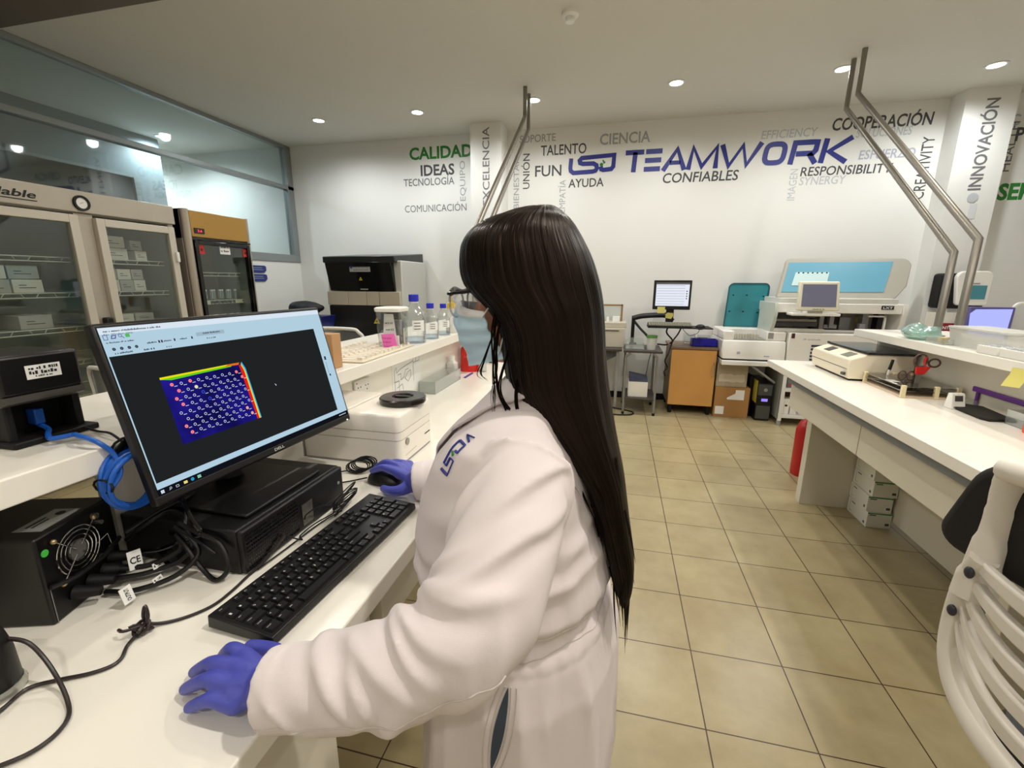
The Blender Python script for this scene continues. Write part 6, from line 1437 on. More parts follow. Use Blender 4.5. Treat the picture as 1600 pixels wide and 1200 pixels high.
# ------------------------------------------------------------------ the person
from mathutils.bvhtree import BVHTree
skin = mat('skin', rgb(196,140,112), 0.5, noise_amt=0.05, noise_scale=30, sub=0.15)
coatm = mat('coat_cotton', rgb(230,220,221), 0.85, bump=0.25, bump_scale=1400)
glovem = mat('glove_nitrile', rgb(74,80,178), 0.42, noise_amt=0.04, noise_scale=40, bump=0.25, bump_scale=260)
navytr = mat('trouser_cloth', rgb(58,70,84), 0.8)
person = thing('person', 'person with long dark hair, white lab coat, face mask and blue gloves at the computer', 'person', (-0.15, 0.765, 0))
FWD = V(-0.985, 0.17, 0).normalized(); LEFT = V(0,0,1).cross(FWD)
def fuse(mb, name, m_, voxel, it=4, parent=None):
    o = mb.build('shape', m_)
    r = o.modifiers.new('r', 'REMESH'); r.mode = 'VOXEL'; r.voxel_size = voxel; r.use_smooth_shade = True
    s = o.modifiers.new('s', 'SMOOTH'); s.factor = 0.5; s.iterations = it
    dg = bpy.context.evaluated_depsgraph_get()
    me = bpy.data.meshes.new_from_object(o.evaluated_get(dg)); me.name = name
    bpy.data.objects.remove(o)
    me.materials.clear(); me.materials.append(m_)
    for p in me.polygons: p.use_smooth = True
    q = bpy.data.objects.new(name, me); C.objects.link(q)
    if parent is not None:
        q.parent = parent; q.matrix_parent_inverse = wm(parent).inverted()
    return q
def capsule(mb, pts, rs, n=14, smooth=0):
    pts = [Vector(p) for p in pts]
    if smooth:
        k = len(pts); P2 = spline(pts, smooth); R2 = []
        for i in range(len(P2)):
            f = i/(len(P2)-1)*(k-1); a = min(int(f), k-2); R2.append(rs[a] + (rs[a+1]-rs[a])*(f-a))
        pts, rs = P2, R2
    mb.tube(pts, lambda q: rs[min(len(rs)-1, int(round(q*(len(rs)-1))))], n)
    mb.sphere(pts[0], rs[0]*0.99, n, 8); mb.sphere(pts[-1], rs[-1]*0.99, n, 8)
# --- head frame
HC = V(-0.153, 0.778, 1.432)
PITCH = math.radians(4)
def hd(x, y, z):
    x2 = x*math.cos(PITCH) + z*math.sin(PITCH); z2 = -x*math.sin(PITCH) + z*math.cos(PITCH)
    return HC + FWD*x2 + LEFT*y + Z_*z2
HP = [(-0.122,0.07,0.02,0.026),(-0.112,0.082,-0.005,0.04),(-0.09,0.092,-0.045,0.055),(-0.06,0.094,-0.078,0.065),(-0.03,0.093,-0.093,0.071),(0.0,0.090,-0.098,0.075),(0.03,0.094,-0.099,0.077),(0.06,0.088,-0.094,0.074),(0.088,0.07,-0.078,0.062),(0.108,0.042,-0.052,0.042),(0.118,0.012,-0.02,0.018)]
def head_rings(n=40):
    out = []
    zs = [HP[0][0] + (HP[-1][0]-HP[0][0])*i/34 for i in range(35)]
    for z in zs:
        for i in range(len(HP)-1):
            if HP[i][0] <= z <= HP[i+1][0] + 1e-9:
                f = (z-HP[i][0])/(HP[i+1][0]-HP[i][0]); fr, bk, w = [HP[i][k]*(1-f)+HP[i+1][k]*f for k in (1,2,3)]
        cx = (fr+bk)/2; a = (fr-bk)/2; ring = []
        for j in range(n):
            t_ = 2*PI*j/n; c, s = math.cos(t_), math.sin(t_)
            x = cx + a*math.copysign(abs(c)**0.9, c); y = w*math.copysign(abs(s)**0.9, s)
            if x > 0.03:
                g = lambda y0, z0, sy, sz: math.exp(-((y-y0)/sy)**2 - ((z-z0)/sz)**2)
                x += 0.026*g(0,-0.042,0.013,0.016) + 0.014*g(0,-0.015,0.010,0.022)       # nose
                x -= 0.013*(g(0.032,0.0,0.016,0.012) + g(-0.032,0.0,0.016,0.012))        # eye sockets
                x += 0.006*(g(0.03,0.022,0.03,0.008) + g(-0.03,0.022,0.03,0.008))        # brow
                x += 0.007*g(0,-0.072,0.022,0.006) + 0.006*g(0,-0.084,0.018,0.006) - 0.004*g(0,-0.078,0.02,0.003)   # lips
                x += 0.006*g(0,-0.108,0.02,0.012)                                         # chin
            ring.append(hd(x, y, z))
        out.append(ring)
    return out
body = MB()
body.loft(head_rings())
for s in (1, -1):
    for k in range(3): body.sphere(hd(-0.01-0.006*k, s*(0.078+0.003*k), -0.02+0.012*k), (0.012,0.012,0.020), 12, 8)
capsule(body, [hd(-0.02,0,-0.05), hd(-0.035,0,-0.12), V(-0.118,0.772,1.24)], [0.055,0.050,0.052], 18)
def oval(c, a, b, z, n=28):
    return [V(c[0],c[1],z) + FWD*(a*math.cos(2*PI*i/n)) + LEFT*(b*math.sin(2*PI*i/n)) for i in range(n)]
body.loft([oval((-0.15,0.765),0.10,0.155,0.74), oval((-0.15,0.765),0.115,0.165,0.82), oval((-0.15,0.768),0.10,0.135,0.95), oval((-0.165,0.77),0.105,0.14,1.08), oval((-0.155,0.772),0.075,0.13,1.18), oval((-0.128,0.772),0.052,0.10,1.24), oval((-0.112,0.772),0.045,0.055,1.29)])
AL = [V(-0.128,0.628,1.158), V(-0.135,0.540,1.098), V(-0.155,0.455,1.03), V(-0.225,0.42,0.985), V(-0.32,0.397,0.957), V(-0.405,0.380,0.942)]
AR = [V(-0.135,0.918,1.164), V(-0.15,0.985,1.105), V(-0.19,1.03,1.025), V(-0.28,1.025,0.985), V(-0.385,1.0,0.96), V(-0.485,0.973,0.945)]
capsule(body, AL, [0.048,0.042,0.036,0.034,0.029,0.024], 14, smooth=4)
capsule(body, AR, [0.048,0.042,0.036,0.034,0.029,0.024], 14, smooth=4)
for s in (1, -1):
    h = V(-0.15,0.765,0) + LEFT*0.085*s
    capsule(body, [h+Z_*0.82, h+FWD*0.01+Z_*0.47, h+FWD*(-0.01)+Z_*0.09], [0.085,0.056,0.036], 16, smooth=4)
    capsule(body, [h+Z_*0.05+FWD*(-0.03), h+Z_*0.045+FWD*0.05, h+Z_*0.035+FWD*0.13], [0.032,0.034,0.026], 12)
LH = dict(pull=0.10, w=V(-0.418,0.386,0.938), k=[V(-0.492,0.424,0.934),V(-0.482,0.398,0.940),V(-0.464,0.374,0.938),V(-0.446,0.358,0.926)],
          t=[V(-0.538,0.432,0.911),V(-0.553,0.400,0.911),V(-0.541,0.3755,0.911),V(-0.511,0.355,0.911)], up=[0.012,0.011,0.011,0.010],
          th=[V(-0.432,0.412,0.928), V(-0.455,0.446,0.917), V(-0.487,0.456,0.912), V(-0.513,0.457,0.910)])
RH = dict(w=V(-0.492,0.975,0.944), k=[V(-0.552,0.992,0.957),V(-0.556,1.017,0.961),V(-0.553,1.042,0.957),V(-0.545,1.062,0.948)],
          t=[V(-0.638,1.022,0.936),V(-0.642,1.048,0.934),V(-0.628,1.072,0.917),V(-0.605,1.088,0.911)], up=[0.010,0.013,0.014,0.012],
          th=[V(-0.500,0.958,0.934), V(-0.520,0.948,0.926), V(-0.548,0.952,0.921), V(-0.574,0.967,0.917)])
def hand(mb, H, s):
    w = H['w']; K = [k + (H['w']-k)*H.get('pull',0.0) for k in H['k']]; T = H['t']
    fr_ = [0.0100,0.0104,0.0100,0.0090]
    for i in range(4):
        capsule(mb, [w*0.93+K[i]*0.07, (w+K[i])/2+V(0,0,0.002), K[i]], [0.020*s,0.0155*s,0.0125*s], 12, smooth=3)
        d = T[i]-K[i]
        capsule(mb, [K[i], K[i]+d*0.48+V(0,0,H['up'][i]), K[i]+d*0.78+V(0,0,H['up'][i]*0.55), T[i]], [0.0122*s, fr_[i]*1.02*s, fr_[i]*0.94*s, fr_[i]*0.80*s], 12, smooth=3)
    mb.sphere(w*0.45 + (K[1]+K[2])*0.275 + V(0,0,-0.004), (0.034*s,0.031*s,0.0155*s), 16, 10)
    th = H['th']
    capsule(mb, th, [0.0175*s,0.0145*s,0.0118*s,0.0098*s], 12, smooth=3)
for H, A in ((LH, AL), (RH, AR)):
    hand(body, H, 0.72)
    capsule(body, [A[-1], H['w']], [0.024,0.022], 12)
bd = fuse(body, 'body', skin, 0.0045, 5, person)
# --- gloves: every finger of its own
for H, A, nm in ((LH, AL, 'left'), (RH, AR, 'right')):
    g = MB(); hand(g, H, 1.0)
    capsule(g, [H['w'], H['w']*0.45+A[-1]*0.55, A[-1] + (A[-1]-H['w'])*0.8], [0.0255,0.0285,0.031], 16)
    fuse(g, 'glove', glovem, 0.0021, 6, person)['label'] = nm + ' blue nitrile glove'
# --- trousers and shoes below the coat
tr = MB()
for s in (1, -1):
    h = V(-0.15,0.765,0) + LEFT*0.088*s
    capsule(tr, [h+Z_*0.80, h+FWD*0.01+Z_*0.47, h+FWD*(-0.01)+Z_*0.11], [0.10,0.075,0.062], 18, smooth=4)
fuse(tr, 'trousers', navytr, 0.007, 3, person)
for s in (1, -1):
    h = V(-0.15,0.765,0) + LEFT*0.088*s
    sh_ = MB(); capsule(sh_, [h+Z_*0.050+FWD*(-0.035), h+Z_*0.048+FWD*0.05, h+Z_*0.040+FWD*0.14], [0.046,0.045,0.036], 14, smooth=3)
    sh_.v = [(p[0],p[1],max(0.004,p[2])) for p in sh_.v]
    sh_.w('shoe', blackm, person)
# --- lab coat: torso and sleeves with folds, fused into one cloth
def ridge(p):
    return (1 - min(1.0, abs(noise.noise(p))*3.4))**1.5*1.5 - 0.45
def make_folds(seed, groups):
    rnd = random.Random(seed); out = []
    for n_, f0, f1, amp, wid, slant, th0, spread, span in groups:
        for k in range(n_):
            out.append((f0 + (f1-f0)*(k+rnd.uniform(0.2,0.8))/n_, th0 + rnd.uniform(-spread,spread), amp*rnd.uniform(0.7,1.25), wid*rnd.uniform(0.75,1.3), slant + rnd.uniform(-0.035,0.035), span*rnd.uniform(0.8,1.25)))
    return out
def fold_depth(F_, f, th):
    w = 0.0
    for f0, t0, A_, wd, sl_, sp in F_:
        dt = (th - t0 + PI) % (2*PI) - PI
        if abs(dt) > sp: continue
        q = math.cos(dt/sp*PI/2); d = (f - f0 - sl_*dt)/wd
        if abs(d) > 4: continue
        w += A_*q*q*(math.exp(-abs(d)**1.4*1.2) - 0.55*math.exp(-((d-1.5)/1.1)**2))
    return w
ct = MB()
TS = [(0.42,-0.15,0.765,0.195,0.235),(0.60,-0.15,0.765,0.19,0.23),(0.76,-0.15,0.765,0.185,0.22),(0.84,-0.155,0.765,0.172,0.205),(0.878,-0.163,0.766,0.163,0.192),(0.92,-0.165,0.768,0.184,0.205),(1.0,-0.176,0.77,0.176,0.207),(1.08,-0.175,0.772,0.158,0.205),(1.15,-0.168,0.772,0.132,0.202),(1.195,-0.156,0.772,0.104,0.190),(1.228,-0.140,0.772,0.080,0.150),(1.252,-0.128,0.772,0.068,0.100),(1.272,-0.118,0.772,0.062,0.070),(1.285,-0.116,0.772,0.060,0.062)]
NR = 84
def tsec(z):
    for i in range(len(TS)-1):
        if TS[i][0] <= z <= TS[i+1][0]:
            f = (z-TS[i][0])/(TS[i+1][0]-TS[i][0]); f = f*f*(3-2*f) if 0.83 < z < 0.95 else f
            return [TS[i][k]*(1-f)+TS[i+1][k]*f for k in range(1,5)]
    return list(TS[-1][1:])
FT = make_folds(9, [(4,0.90,1.02,0.008,0.016,0.03,2.2,1.4,1.2),(4,0.90,1.02,0.008,0.016,-0.03,4.6,1.4,1.2),(5,1.0,1.2,0.008,0.022,0.06,2.4,0.8,1.1),(4,1.0,1.2,0.008,0.022,-0.06,4.2,0.8,1.1)])
rings = []
for i in range(150):
    z = 0.42 + (1.285-0.42)*i/149
    cx, cy, a, b = tsec(z); ring = []
    for j in range(NR):
        t_ = 2*PI*j/NR; c, s = math.cos(t_), math.sin(t_)
        d = 0.0
        if z < 0.87:                                     # skirt: soft vertical folds widening downwards
            d += 0.008*(0.87-z)/0.4*math.sin(7*t_+1.0) + 0.006*min(1,(0.87-z)/0.1)*ridge(V(c*2.2, s*2.2, z*1.6+5))
            d += 0.003*math.exp(-((z-0.855)/0.02)**2)*math.sin(26*t_ + 3*math.sin(3*t_))
        else:                                            # body: blousing over the belt, slanting drag folds to the armpits
            k = math.exp(-((z-0.93)/0.06)**2)
            d += fold_depth(FT, z, t_)*max(0.0, min(1,(1.27-z)/0.1)) + 0.003*noise.noise(V(c*1.5,s*1.5,z*5))
            d += 0.0018*k*math.sin(22*t_ + 4*math.sin(2*t_))
        if c < -0.1 and 0.9 < z < 1.22:                  # soft fold down the back yoke
            d += 0.008*math.exp(-((s-0.62)/0.12)**2) * math.sin((z-0.9)/0.32*PI)
        ring.append(V(cx,cy,z) + FWD*((a+d)*math.copysign(abs(c)**0.92, c)) + LEFT*((b+d)*math.copysign(abs(s)**0.92, s)))
    rings.append(ring)
ct.loft(rings)
def sleeve(A, R_, seed, F_):
    pts = spline([A[0] + (A[0]-A[1])*0.12] + A, 30); N = len(pts); n = 84; rg = []; a = None
    Rr = [R_[0]] + R_
    for i, p in enumerate(pts):
        f = i/(N-1); k = f*(len(Rr)-1); q = min(int(k), len(Rr)-2); r0 = Rr[q] + (Rr[q+1]-Rr[q])*(k-q)
        d = (pts[min(N-1,i+1)] - pts[max(0,i-1)]).normalized()
        if a is None: a = (Z_ - d*Z_.dot(d)).normalized()
        else: a = (a - d*a.dot(d)).normalized()
        b = d.cross(a); ring = []
        for j in range(n):
            t_ = 2*PI*j/n; c, s = math.cos(t_), math.sin(t_)
            w = fold_depth(F_, f, t_) + 0.004*noise.noise(V(c*1.2, s*1.2, f*5+seed))
            hang = 0.012*math.exp(-((f-0.78)/0.16)**2)*max(0, -c)                 # cloth hanging under the forearm
            w = 0.010*math.tanh(w/0.010)
            if f > 0.4: w *= 1 - 0.85*max(0.0, min(1.0, 0.25-c))
            if f > 0.955: w = w*0.25 + 0.0018
            ring.append(p + (a*c + b*s)*(r0 + w + hang))
        rg.append(ring)
    ct.loft(rg)
FL = make_folds(21, [(6,0.06,0.48,0.011,0.026,0.15,0.6,1.4,1.3),(5,0.08,0.44,0.011,0.026,-0.14,3.6,1.2,1.3),(7,0.46,0.66,0.015,0.017,0.05,1.2,0.9,1.7),(4,0.48,0.64,0.010,0.020,-0.05,4.2,0.8,1.3),(8,0.66,0.95,0.0095,0.017,0.05,0.8,1.6,1.5),(6,0.64,0.95,0.009,0.018,-0.06,3.6,1.2,1.4)])
FR = make_folds(5, [(5,0.10,0.45,0.008,0.035,0.15,0.6,1.8,1.5),(8,0.46,0.70,0.012,0.020,0.05,1.2,1.8,1.6),(8,0.70,0.95,0.009,0.020,0.05,0.8,2.5,1.5)])
SL = [0.074,0.077,0.074,0.065,0.055,0.0455]
sleeve(AL, SL, 1.3, FL)
sleeve(AR, [0.074,0.076,0.072,0.064,0.053,0.046], 4.1, FR)
ct.sphere(V(-0.135,0.635,1.154), (0.076,0.072,0.078), 20, 12); ct.sphere(V(-0.14,0.912,1.154), (0.076,0.072,0.078), 20, 12)
for y_ in (0.655,0.89):
    capsule(ct, [V(-0.122,0.772,1.205), V(-0.132,(0.772+y_)/2,1.185), V(-0.135,y_,1.160)], [0.056,0.058,0.062], 18, smooth=3)
coat = fuse(ct, 'lab_coat', coatm, 0.0046, 2, person)
bvh = BVHTree.FromPolygons([v.co.copy() for v in coat.data.vertices], [tuple(p.vertices) for p in coat.data.polygons])
def on_coat(o, d, lift=0.002):
    h = bvh.ray_cast(Vector(o), Vector(d).normalized())
    return (h[0] + h[1]*lift, h[1]) if h[0] is not None else (None, None)
def patch(name, pts, d, m_, lift=0.002, label=None):
    P_ = [on_coat(p, d, lift)[0] for p in pts]; P_ = [p for p in P_ if p is not None]
    mb = MB(); mb.add(P_, [tuple(range(len(P_)))]); return mb.w(name, m_, coat, label=label)
def seam(name, pts, d, r, m_, lift=0.001):
    P_ = [on_coat(p, d, lift)[0] for p in pts]; P_ = [p for p in P_ if p is not None]
    if len(P_) > 2: return MB().tube(P_, r, 6).w(name, m_, coat)
stitch = mat('coat_stitch', rgb(206,198,192), 0.9)
# side slit showing the dark trousers, with its stitched hem
(sx0, sz0), (sx1, sz1) = (-0.135,0.825), (-0.159,0.674)
lf_ = []; rt_ = []
for i in range(13):
    f = i/12; x = sx0 + (sx1-sx0)*f; z = sz0 + (sz1-sz0)*f; w = 0.0085*math.sin(PI*f)**0.8 + 0.0004
    lf_.append(V(x-w, 0.2, z)); rt_.append(V(x+w, 0.2, z))
sl = MB()
L3 = [on_coat(p, Y_, 0.0025)[0] for p in lf_]; R3 = [on_coat(p, Y_, 0.0025)[0] for p in rt_]
for i in range(12): sl.add([L3[i],R3[i],R3[i+1],L3[i+1]], [(0,1,2,3)])
sl.w('side_slit', navytr, coat, label='dark side slit of the coat')
for off in (0.004, 0.013):
    seam('hem_stitching', [p + V(-off,0,0) for p in lf_], Y_, 0.0011, stitch); seam('hem_stitching', [p + V(off,0,0) for p in rt_], Y_, 0.0011, stitch)
# belt across the back and its seams
for z_, r_ in ((0.898,0.0016),(0.862,0.0016)):
    seam('waist_seam', [V(-0.155,0.765,z_) + FWD*(-0.6*math.cos(a)) + LEFT*(0.6*math.sin(a)) + Z_*0.008*math.sin(a*4) for a in [0.02+i*0.05 for i in range(24)]], (0,0,0), r_, stitch) if False else None
for z_ in (0.90, 0.862):
    P_ = []
    for i in range(40):
        a = -1.2 + i*0.07; o_ = V(-0.155,0.765,z_+0.004*math.sin(i*0.5)) + FWD*(-0.6*math.cos(a)) + LEFT*(0.6*math.sin(a))
        q = on_coat(o_, V(-0.155,0.765,o_.z) - o_, 0.0008)[0]
        if q is not None and (q - V(-0.155,0.765,q.z)).length < 0.26: P_.append(q)
    MB().tube(P_, 0.0010, 6).w('waist_seam', stitch, coat)
# forearm seam, shoulder yoke seam, cuff hem
def arm_line(A, ang, r, f0, f1, n=40):
    pts = spline(A, 20); out = []
    for i in range(n):
        k = int((f0 + (f1-f0)*i/(n-1))*(len(pts)-1)); p = pts[k]; d = (pts[min(len(pts)-1,k+1)] - pts[max(0,k-1)]).normalized()
        a = (Z_ - d*Z_.dot(d)).normalized(); b = d.cross(a)
        o_ = p + (a*math.cos(ang) + b*math.sin(ang))*0.14
        q = on_coat(o_, p - o_, 0.0006)[0]
        if q is not None and (q-p).length < 0.11: out.append(q)
    return out
ln = arm_line(AL, -1.8, 0.0, 0.42, 0.99)
if len(ln) > 4: MB().tube(ln, 0.0012, 6).w('sleeve_seam', stitch, coat)
# collar flaps and front lapel
def collar():
    mb = MB()
    rings = []
    for i in range(37):
        t_ = -2.55 + 5.1*i/36 + PI                  # from the left front round the back to the right front
        c, s = math.cos(t_), math.sin(t_)
        front = max(0.0, c)
        base = V(-0.118,0.772,1.270) + FWD*(0.066*c) + LEFT*(0.068*s) + Z_*(-0.030*front)
        topp = V(-0.118,0.772,1.308) + FWD*(0.070*c) + LEFT*(0.070*s) + Z_*(-0.022*front)
        k = 0.040 + 0.024*front
        tip = math.exp(-((c-0.80)/0.22)**2)*(1 if abs(s) > 0.25 else abs(s)/0.25)
        edge = topp + (FWD*c + LEFT*s)*(0.024+0.030*front+0.052*tip) + Z_*(-k-0.040*tip)
        rd = FWD*c + LEFT*s; o_ = V(-0.118,0.772,edge.z)
        q = on_coat(o_ + rd*0.4, -rd, 0.006)[0]
        if q is not None and (q-o_).length > (edge-o_).dot(rd) and (q-o_).length < 0.2: edge = q
        th = (FWD*c + LEFT*s)*0.003
        rings.append([base, topp, topp + th, edge + th + Z_*0.003, edge + th*0.2])
    mb.loft(rings); return mb
collar().w('collar', coatm, coat, angle=60)
# lapels: folded strips lying open on the chest
for s_ in (1, -1):
    rows = []
    for i in range(15):
        f = i/14; z = 1.215 - 0.15*f
        yi = 0.772 - s_*0.004; yo = 0.772 - s_*(0.050 + 0.020*math.sin(PI*min(1,f*1.6)) - 0.062*max(0,(f-0.35)/0.65)**1.3)
        row = []
        for j in range(6):
            y = yi + (yo-yi)*j/5
            q = on_coat((-0.7, y, z), X_, 0.003 + 0.008*math.sin(PI*j/5)**0.8 + 0.004*(j/5))[0]
            row.append(q)
        if all(q is not None for q in row): rows.append(row)
    if len(rows) > 3:
        o = MB().loft(rows, cap=False, closed=False).w('lapel', coatm, coat, angle=80)
        m_ = o.modifiers.new('thick', 'SOLIDIFY'); m_.thickness = 0.002
# embroidered logo on the chest pocket side: strokes laid on the cloth
lc, ln_ = on_coat((0,0,1.45), (-0.341,0.885,-0.375), 0.0)
if lc is not None:
    e1, _n = on_coat((0,0,1.45), (-0.32,0.895,-0.353), 0.0); ax_ = (e1 - lc).normalized(); az_ = ln_; ay_ = az_.cross(ax_).normalized()
    def lstroke(path, w, m_, nm):
        mb = MB(); P2 = []
        for p, q in zip(path[:-1], path[1:]):
            for i in range(6): P2.append((p[0]+(q[0]-p[0])*i/6, p[1]+(q[1]-p[1])*i/6))
        P2.append(path[-1]); Q = []
        for u, v in P2:
            o_ = lc + ax_*u + ay_*v + az_*0.05; r = on_coat(o_, -az_, 0.0012)[0]
            if r is not None: Q.append(r)
        if len(Q) > 2: mb.tube(Q, w, 6, flat=0.5); mb.w(nm, m_, coat)
    s_ = 0.011
    lstroke([(-0.036,s_),(-0.036,-s_),(-0.012,-s_),(-0.012,0),(-0.026,0),(-0.026,s_),(0.018,s_)], 0.0024, c_navy, 'logo_embroidery')
    lstroke([(0.018,s_),(0.018,-s_),(0.002,-s_),(0.002,-0.002)], 0.0024, c_navy, 'logo_embroidery')
    lstroke([(0.026,-s_),(0.032,s_),(0.036,-s_)], 0.0024, c_navy, 'logo_embroidery')
    lstroke([(-0.006,-0.003),(-0.002,0.004)], 0.0028, c_green, 'logo_embroidery')
# --- face mask
maskm = mat('mask_blue', rgb(198,228,246), 0.8, bump=0.3, bump_scale=500); maskw = mat('mask_edge', rgb(226,226,228), 0.8)
def mask_pt(z, u, lift=0.0):
    """z in head units, u across -1..1"""
    f = max(0, min(1, (-z-0.022)/0.1))
    a = u*(1.34 + 0.14*f)
    x = 0.012 + (0.112 + 0.016*math.sin(PI*min(1,f*1.15)))*math.cos(a)**0.8 if abs(a) < PI/2 else 0.012
    x += 0.018*math.exp(-((u)/0.16)**2)*math.exp(-((z+0.04)/0.03)**2)
    y = (0.084 - 0.026*f**1.5)*math.sin(a)
    zz = z + 0.012*(1-abs(u))*(1-f) - 0.016*abs(u)*(1-f)*0.5 + 0.020*abs(u)**2*f
    d = 0.0022*math.sin(f*PI*7)*(0.4+0.6*abs(u)) + lift
    return hd(x + d*math.cos(a) + 0.003, y + d*math.sin(a), zz)
def mask_strip(z0, z1, rows, lift=0.0):
    outer = [[mask_pt(z0+(z1-z0)*i/rows, -1+2*j/40, lift) for j in range(41)] for i in range(rows+1)]
    inner = [[mask_pt(z0+(z1-z0)*i/rows, -1+2*j/40, lift-0.0025) for j in range(41)] for i in range(rows+1)]
    mb = MB(); mb.loft(outer, cap=False, closed=False); mb.loft(inner, cap=False, closed=False)
    mb.loft([outer[0], inner[0]], cap=False, closed=False); mb.loft([outer[-1], inner[-1]], cap=False, closed=False)
    return mb
mk = mask_strip(-0.022, -0.130, 26).w('face_mask', maskm, person, angle=80)
mask_strip(-0.019, -0.034, 5, 0.0012).w('top_band', maskw, mk, angle=80)
for s in (1, -1):
    MB().tube([mask_pt(-0.03,s*0.99,0.002), hd(0.03,s*0.080,-0.012), hd(-0.02,s*0.086,0.006), hd(-0.028,s*0.085,-0.02), hd(0.015,s*0.075,-0.06), mask_pt(-0.118,s*0.98,0.002)], 0.0014, 6, smooth=5).w('ear_loop', maskw, mk)
# --- glasses
gl = MB()
blk = mat('frame_black', rgb(16,14,14), 0.25); clr = glass('frame_clear', (0.8,0.82,0.84,1), 0.35, 0.05, rgb(200,204,210), 0.3)
lens_g = glass('lens_glass', (0.97,0.98,0.99,1), 0.16)
def lens_rim(s, n=28):
    out = []
    for i in range(n):
        a = 2*PI*i/n; c, q = math.cos(a), math.sin(a)
        y = 0.034 + 0.026*math.copysign(abs(c)**0.75, c); z = -0.012 + 0.024*math.copysign(abs(q)**0.8, q)
        out.append((0.128 - 0.10*(y-0.01)**1.0*0.35, s*y, z))
    return out
g_ = MB().tube([hd(0.120,0.064,0.006), hd(0.128,0.036,0.013), hd(0.132,0.0,0.008), hd(0.128,-0.036,0.013), hd(0.120,-0.064,0.006)], 0.0050, 8, smooth=6).w('glasses', blk, person)
for s in (1, -1):
    R_ = [hd(*p) for p in lens_rim(s)]
    MB().tube(R_, 0.0019, 8, closed=True).w('lens_rim', clr, g_)
    mb = MB(); mb.add(R_, [tuple(range(len(R_)))]); mb.w('lens', lens_g, g_)
    MB().tube([hd(0.120,s*0.064,0.006), hd(0.112,s*0.074,0.006), hd(0.02,s*0.081,0.008), hd(-0.02,s*0.082,-0.002), hd(-0.03,s*0.08,-0.02)], 0.0030, 8, smooth=5).w('temple', blk, g_)
    MB().sphere(hd(0.080,s*0.032,0.0), 0.0115, 14, 10).w('eye', mat('eye_white', rgb(226,222,216), 0.2), bd)
    MB().sphere(hd(0.0885,s*0.033,-0.001), (0.0045,0.0045,0.0045), 10, 8).w('iris', mat('iris_brown', rgb(50,30,20), 0.15), bd)
    MB().tube([hd(0.098,s*0.014,0.024), hd(0.099,s*0.03,0.029), hd(0.088,s*0.05,0.024)], 0.003, 6, smooth=4).w('eyebrow', blackm, bd)

# --- hair: one falling mass with strand grooves, plus loose locks
def hair_mat():
    M = bpy.data.materials.new('dark_hair'); M.use_nodes = True; nt = M.node_tree; b = nt.nodes['Principled BSDF']
    b.inputs['Roughness'].default_value = 0.33; b.inputs['Specular IOR Level'].default_value = 0.22; b.inputs['Specular Tint'].default_value = (0.85,0.62,0.5,1)
    tc = nt.nodes.new('ShaderNodeTexCoord'); mp = nt.nodes.new('ShaderNodeMapping'); mp.inputs['Scale'].default_value = (1,0.012,1)
    n = nt.nodes.new('ShaderNodeTexNoise'); n.inputs['Scale'].default_value = 120; n.inputs['Detail'].default_value = 4
    nt.links.new(tc.outputs['UV'], mp.inputs['Vector']); nt.links.new(mp.outputs[0], n.inputs['Vector'])
    cr = nt.nodes.new('ShaderNodeValToRGB'); cr.color_ramp.elements[0].position = 0.35; cr.color_ramp.elements[0].color = rgb(6,4,4); cr.color_ramp.elements[1].position = 0.75; cr.color_ramp.elements[1].color = rgb(27,18,13)
    nt.links.new(n.outputs['Fac'], cr.inputs[0]); nt.links.new(cr.outputs[0], b.inputs['Base Color'])
    bp = nt.nodes.new('ShaderNodeBump'); bp.inputs['Strength'].default_value = 1.0; bp.inputs['Distance'].default_value = 0.004
    nt.links.new(n.outputs['Fac'], bp.inputs['Height']); nt.links.new(bp.outputs['Normal'], b.inputs['Normal'])
    return M
hairm = hair_mat()
# z, x of front edge, x of back edge, y nearest the camera, y far side
HS = [(1.5715,-0.140,-0.113,0.752,0.785),(1.569,-0.160,-0.105,0.735,0.805),(1.564,-0.182,-0.096,0.718,0.825),(1.556,-0.212,-0.086,0.703,0.842),(1.545,-0.236,-0.077,0.690,0.855),(1.52,-0.262,-0.062,0.674,0.872),(1.49,-0.267,-0.046,0.667,0.882),(1.455,-0.264,-0.034,0.662,0.886),
      (1.43,-0.248,-0.028,0.661,0.888),(1.41,-0.217,-0.024,0.660,0.888),(1.37,-0.193,-0.020,0.660,0.886),(1.325,-0.188,-0.016,0.662,0.882),(1.283,-0.182,-0.010,0.664,0.872),(1.23,-0.140,0.000,0.664,0.864),(1.177,-0.090,0.012,0.668,0.856),
      (1.113,-0.042,0.028,0.676,0.846),(1.03,-0.012,0.042,0.686,0.829),(0.96,0.008,0.055,0.695,0.808),(0.915,0.020,0.056,0.703,0.785),(0.885,0.030,0.052,0.712,0.765),(0.872,0.036,0.048,0.722,0.750)]
def hsec(z):
    for i in range(len(HS)-1):
        a, b = HS[i], HS[i+1]
        if a[0] >= z >= b[0]:
            f = (a[0]-z)/(a[0]-b[0]); return [a[k]*(1-f)+b[k]*f for k in range(1,5)]
    return list(HS[-1][1:])
rings = []
zs = [1.5715-0.0995*(i/30)**1.9 for i in range(31)] + [1.472-(1.472-0.872)*i/90 for i in range(1,91)]
NH = 240
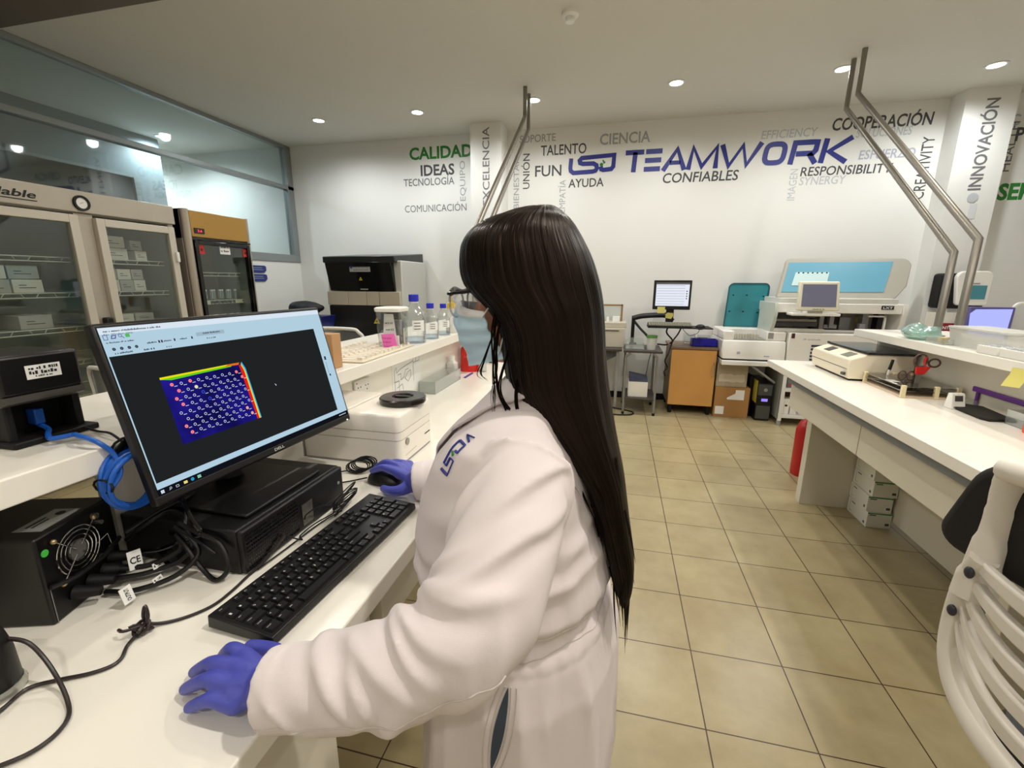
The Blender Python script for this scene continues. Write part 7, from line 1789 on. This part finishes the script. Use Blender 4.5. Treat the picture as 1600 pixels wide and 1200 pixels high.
for z in zs:
    q_ = [hsec(z + d_*min(0.014, 1.5715-z)) for d_ in (-1,-0.5,0,0.5,1)]
    x0, x1, y0, y1 = [sum(v[k] for v in q_)/len(q_) for k in range(4)]; cx, cy = (x0+x1)/2, (y0+y1)/2; a, b = (x1-x0)/2, (y1-y0)/2
    f = max(0, min(1, (1.56-z)/0.12)); ring = []
    for j in range(NH):
        t_ = 2*PI*j/NH; c, s = math.cos(t_), math.sin(t_)
        g = 1 + f*(0.030*noise.noise(V(c*7, s*7, z*1.1)) + 0.016*noise.noise(V(c*22, s*22, z*1.5+4)) + 0.010*noise.noise(V(c*48,s*48,z*2)))
        ring.append(V(cx + a*g*math.copysign(abs(c)**0.78, c), cy + b*g*math.copysign(abs(s)**0.78, s), z))
    rings.append(ring)
hair = MB().loft(rings[::-1]).w('hair', hairm, person, angle=80)
uvl = hair.data.uv_layers.new(name='strands')
for poly in hair.data.polygons:
    vi = [hair.data.loops[l].vertex_index for l in poly.loop_indices]
    wrap = max(v % NH for v in vi) - min(v % NH for v in vi) > NH/2
    for l, v in zip(poly.loop_indices, vi):
        j = v % NH; uvl.data[l].uv = ((j + (NH if wrap and j < NH/2 else 0))/NH, v//NH/len(rings))
random.seed(5)
class Lock(MB):
    def w(self, name, m_, parent, **k):
        o = MB.w(self, name, m_, parent, **k); u = o.data.uv_layers.new(name='strands')
        r0 = random.random()
        for i, d in enumerate(u.data): d.uv = (r0 + 0.02*(o.data.loops[i].vertex_index % 6), o.data.loops[i].vertex_index/6/60)
        return o
def lock(pts, r, flat=0.5): return Lock().tube(pts, lambda q: r*(1-0.92*max(0,(q-0.45)/0.55)), 6, smooth=7, flat=flat)
# ragged tips and flyaway locks along the lower edge
for k in range(46):
    z0 = random.uniform(0.90,1.18); x0, x1, y0, y1 = hsec(z0)
    u = random.random(); side = random.random()
    px = x0 + (x1-x0)*u; py = y0 + (y1-y0)*random.uniform(0.02,0.5)
    ln_ = random.uniform(0.07,0.15)
    e = hsec(max(0.872, z0-ln_)); qx = e[0] + (e[1]-e[0])*u + random.uniform(-0.007,0.007); qy = py + random.uniform(-0.005,0.005)
    lock([(px,py,z0),((px+qx)/2+random.uniform(-.004,.004),(py+qy)/2,z0-ln_*0.5),(qx,qy,z0-ln_)], random.uniform(0.0018,0.0038)).w('hair_lock', hairm, hair)
# locks from the temple down past the cheek and over the collar
rl = random.Random(8)
for base, r, n_ in (([(-0.180,0.692,1.44),(-0.190,0.680,1.38),(-0.186,0.670,1.32),(-0.188,0.668,1.27),(-0.186,0.672,1.235)],0.0015,5),
               ([(-0.175,0.690,1.42),(-0.184,0.676,1.35),(-0.180,0.668,1.29),(-0.165,0.668,1.25),(-0.140,0.666,1.225)],0.0015,5),
               ([(-0.185,0.692,1.39),(-0.207,0.680,1.33),(-0.218,0.690,1.30),(-0.214,0.705,1.285)],0.0013,3),
               ([(-0.165,0.690,1.35),(-0.180,0.676,1.28),(-0.155,0.668,1.24),(-0.115,0.662,1.215),(-0.085,0.664,1.18)],0.0015,5),
               ([(-0.150,0.688,1.33),(-0.150,0.670,1.25),(-0.115,0.662,1.205),(-0.08,0.664,1.16),(-0.05,0.672,1.11)],0.0017,6)):
    for k in range(n_):
        j_ = [V(rl.uniform(-1,1), rl.uniform(-0.3,0.3), rl.uniform(-0.4,0.4)) for _ in base]
        lock([Vector(p) + j_[i]*0.0035*(0.5+i*0.45) for i, p in enumerate(base)], r*rl.uniform(0.6,1.2), 0.8).w('hair_lock', hairm, hair)
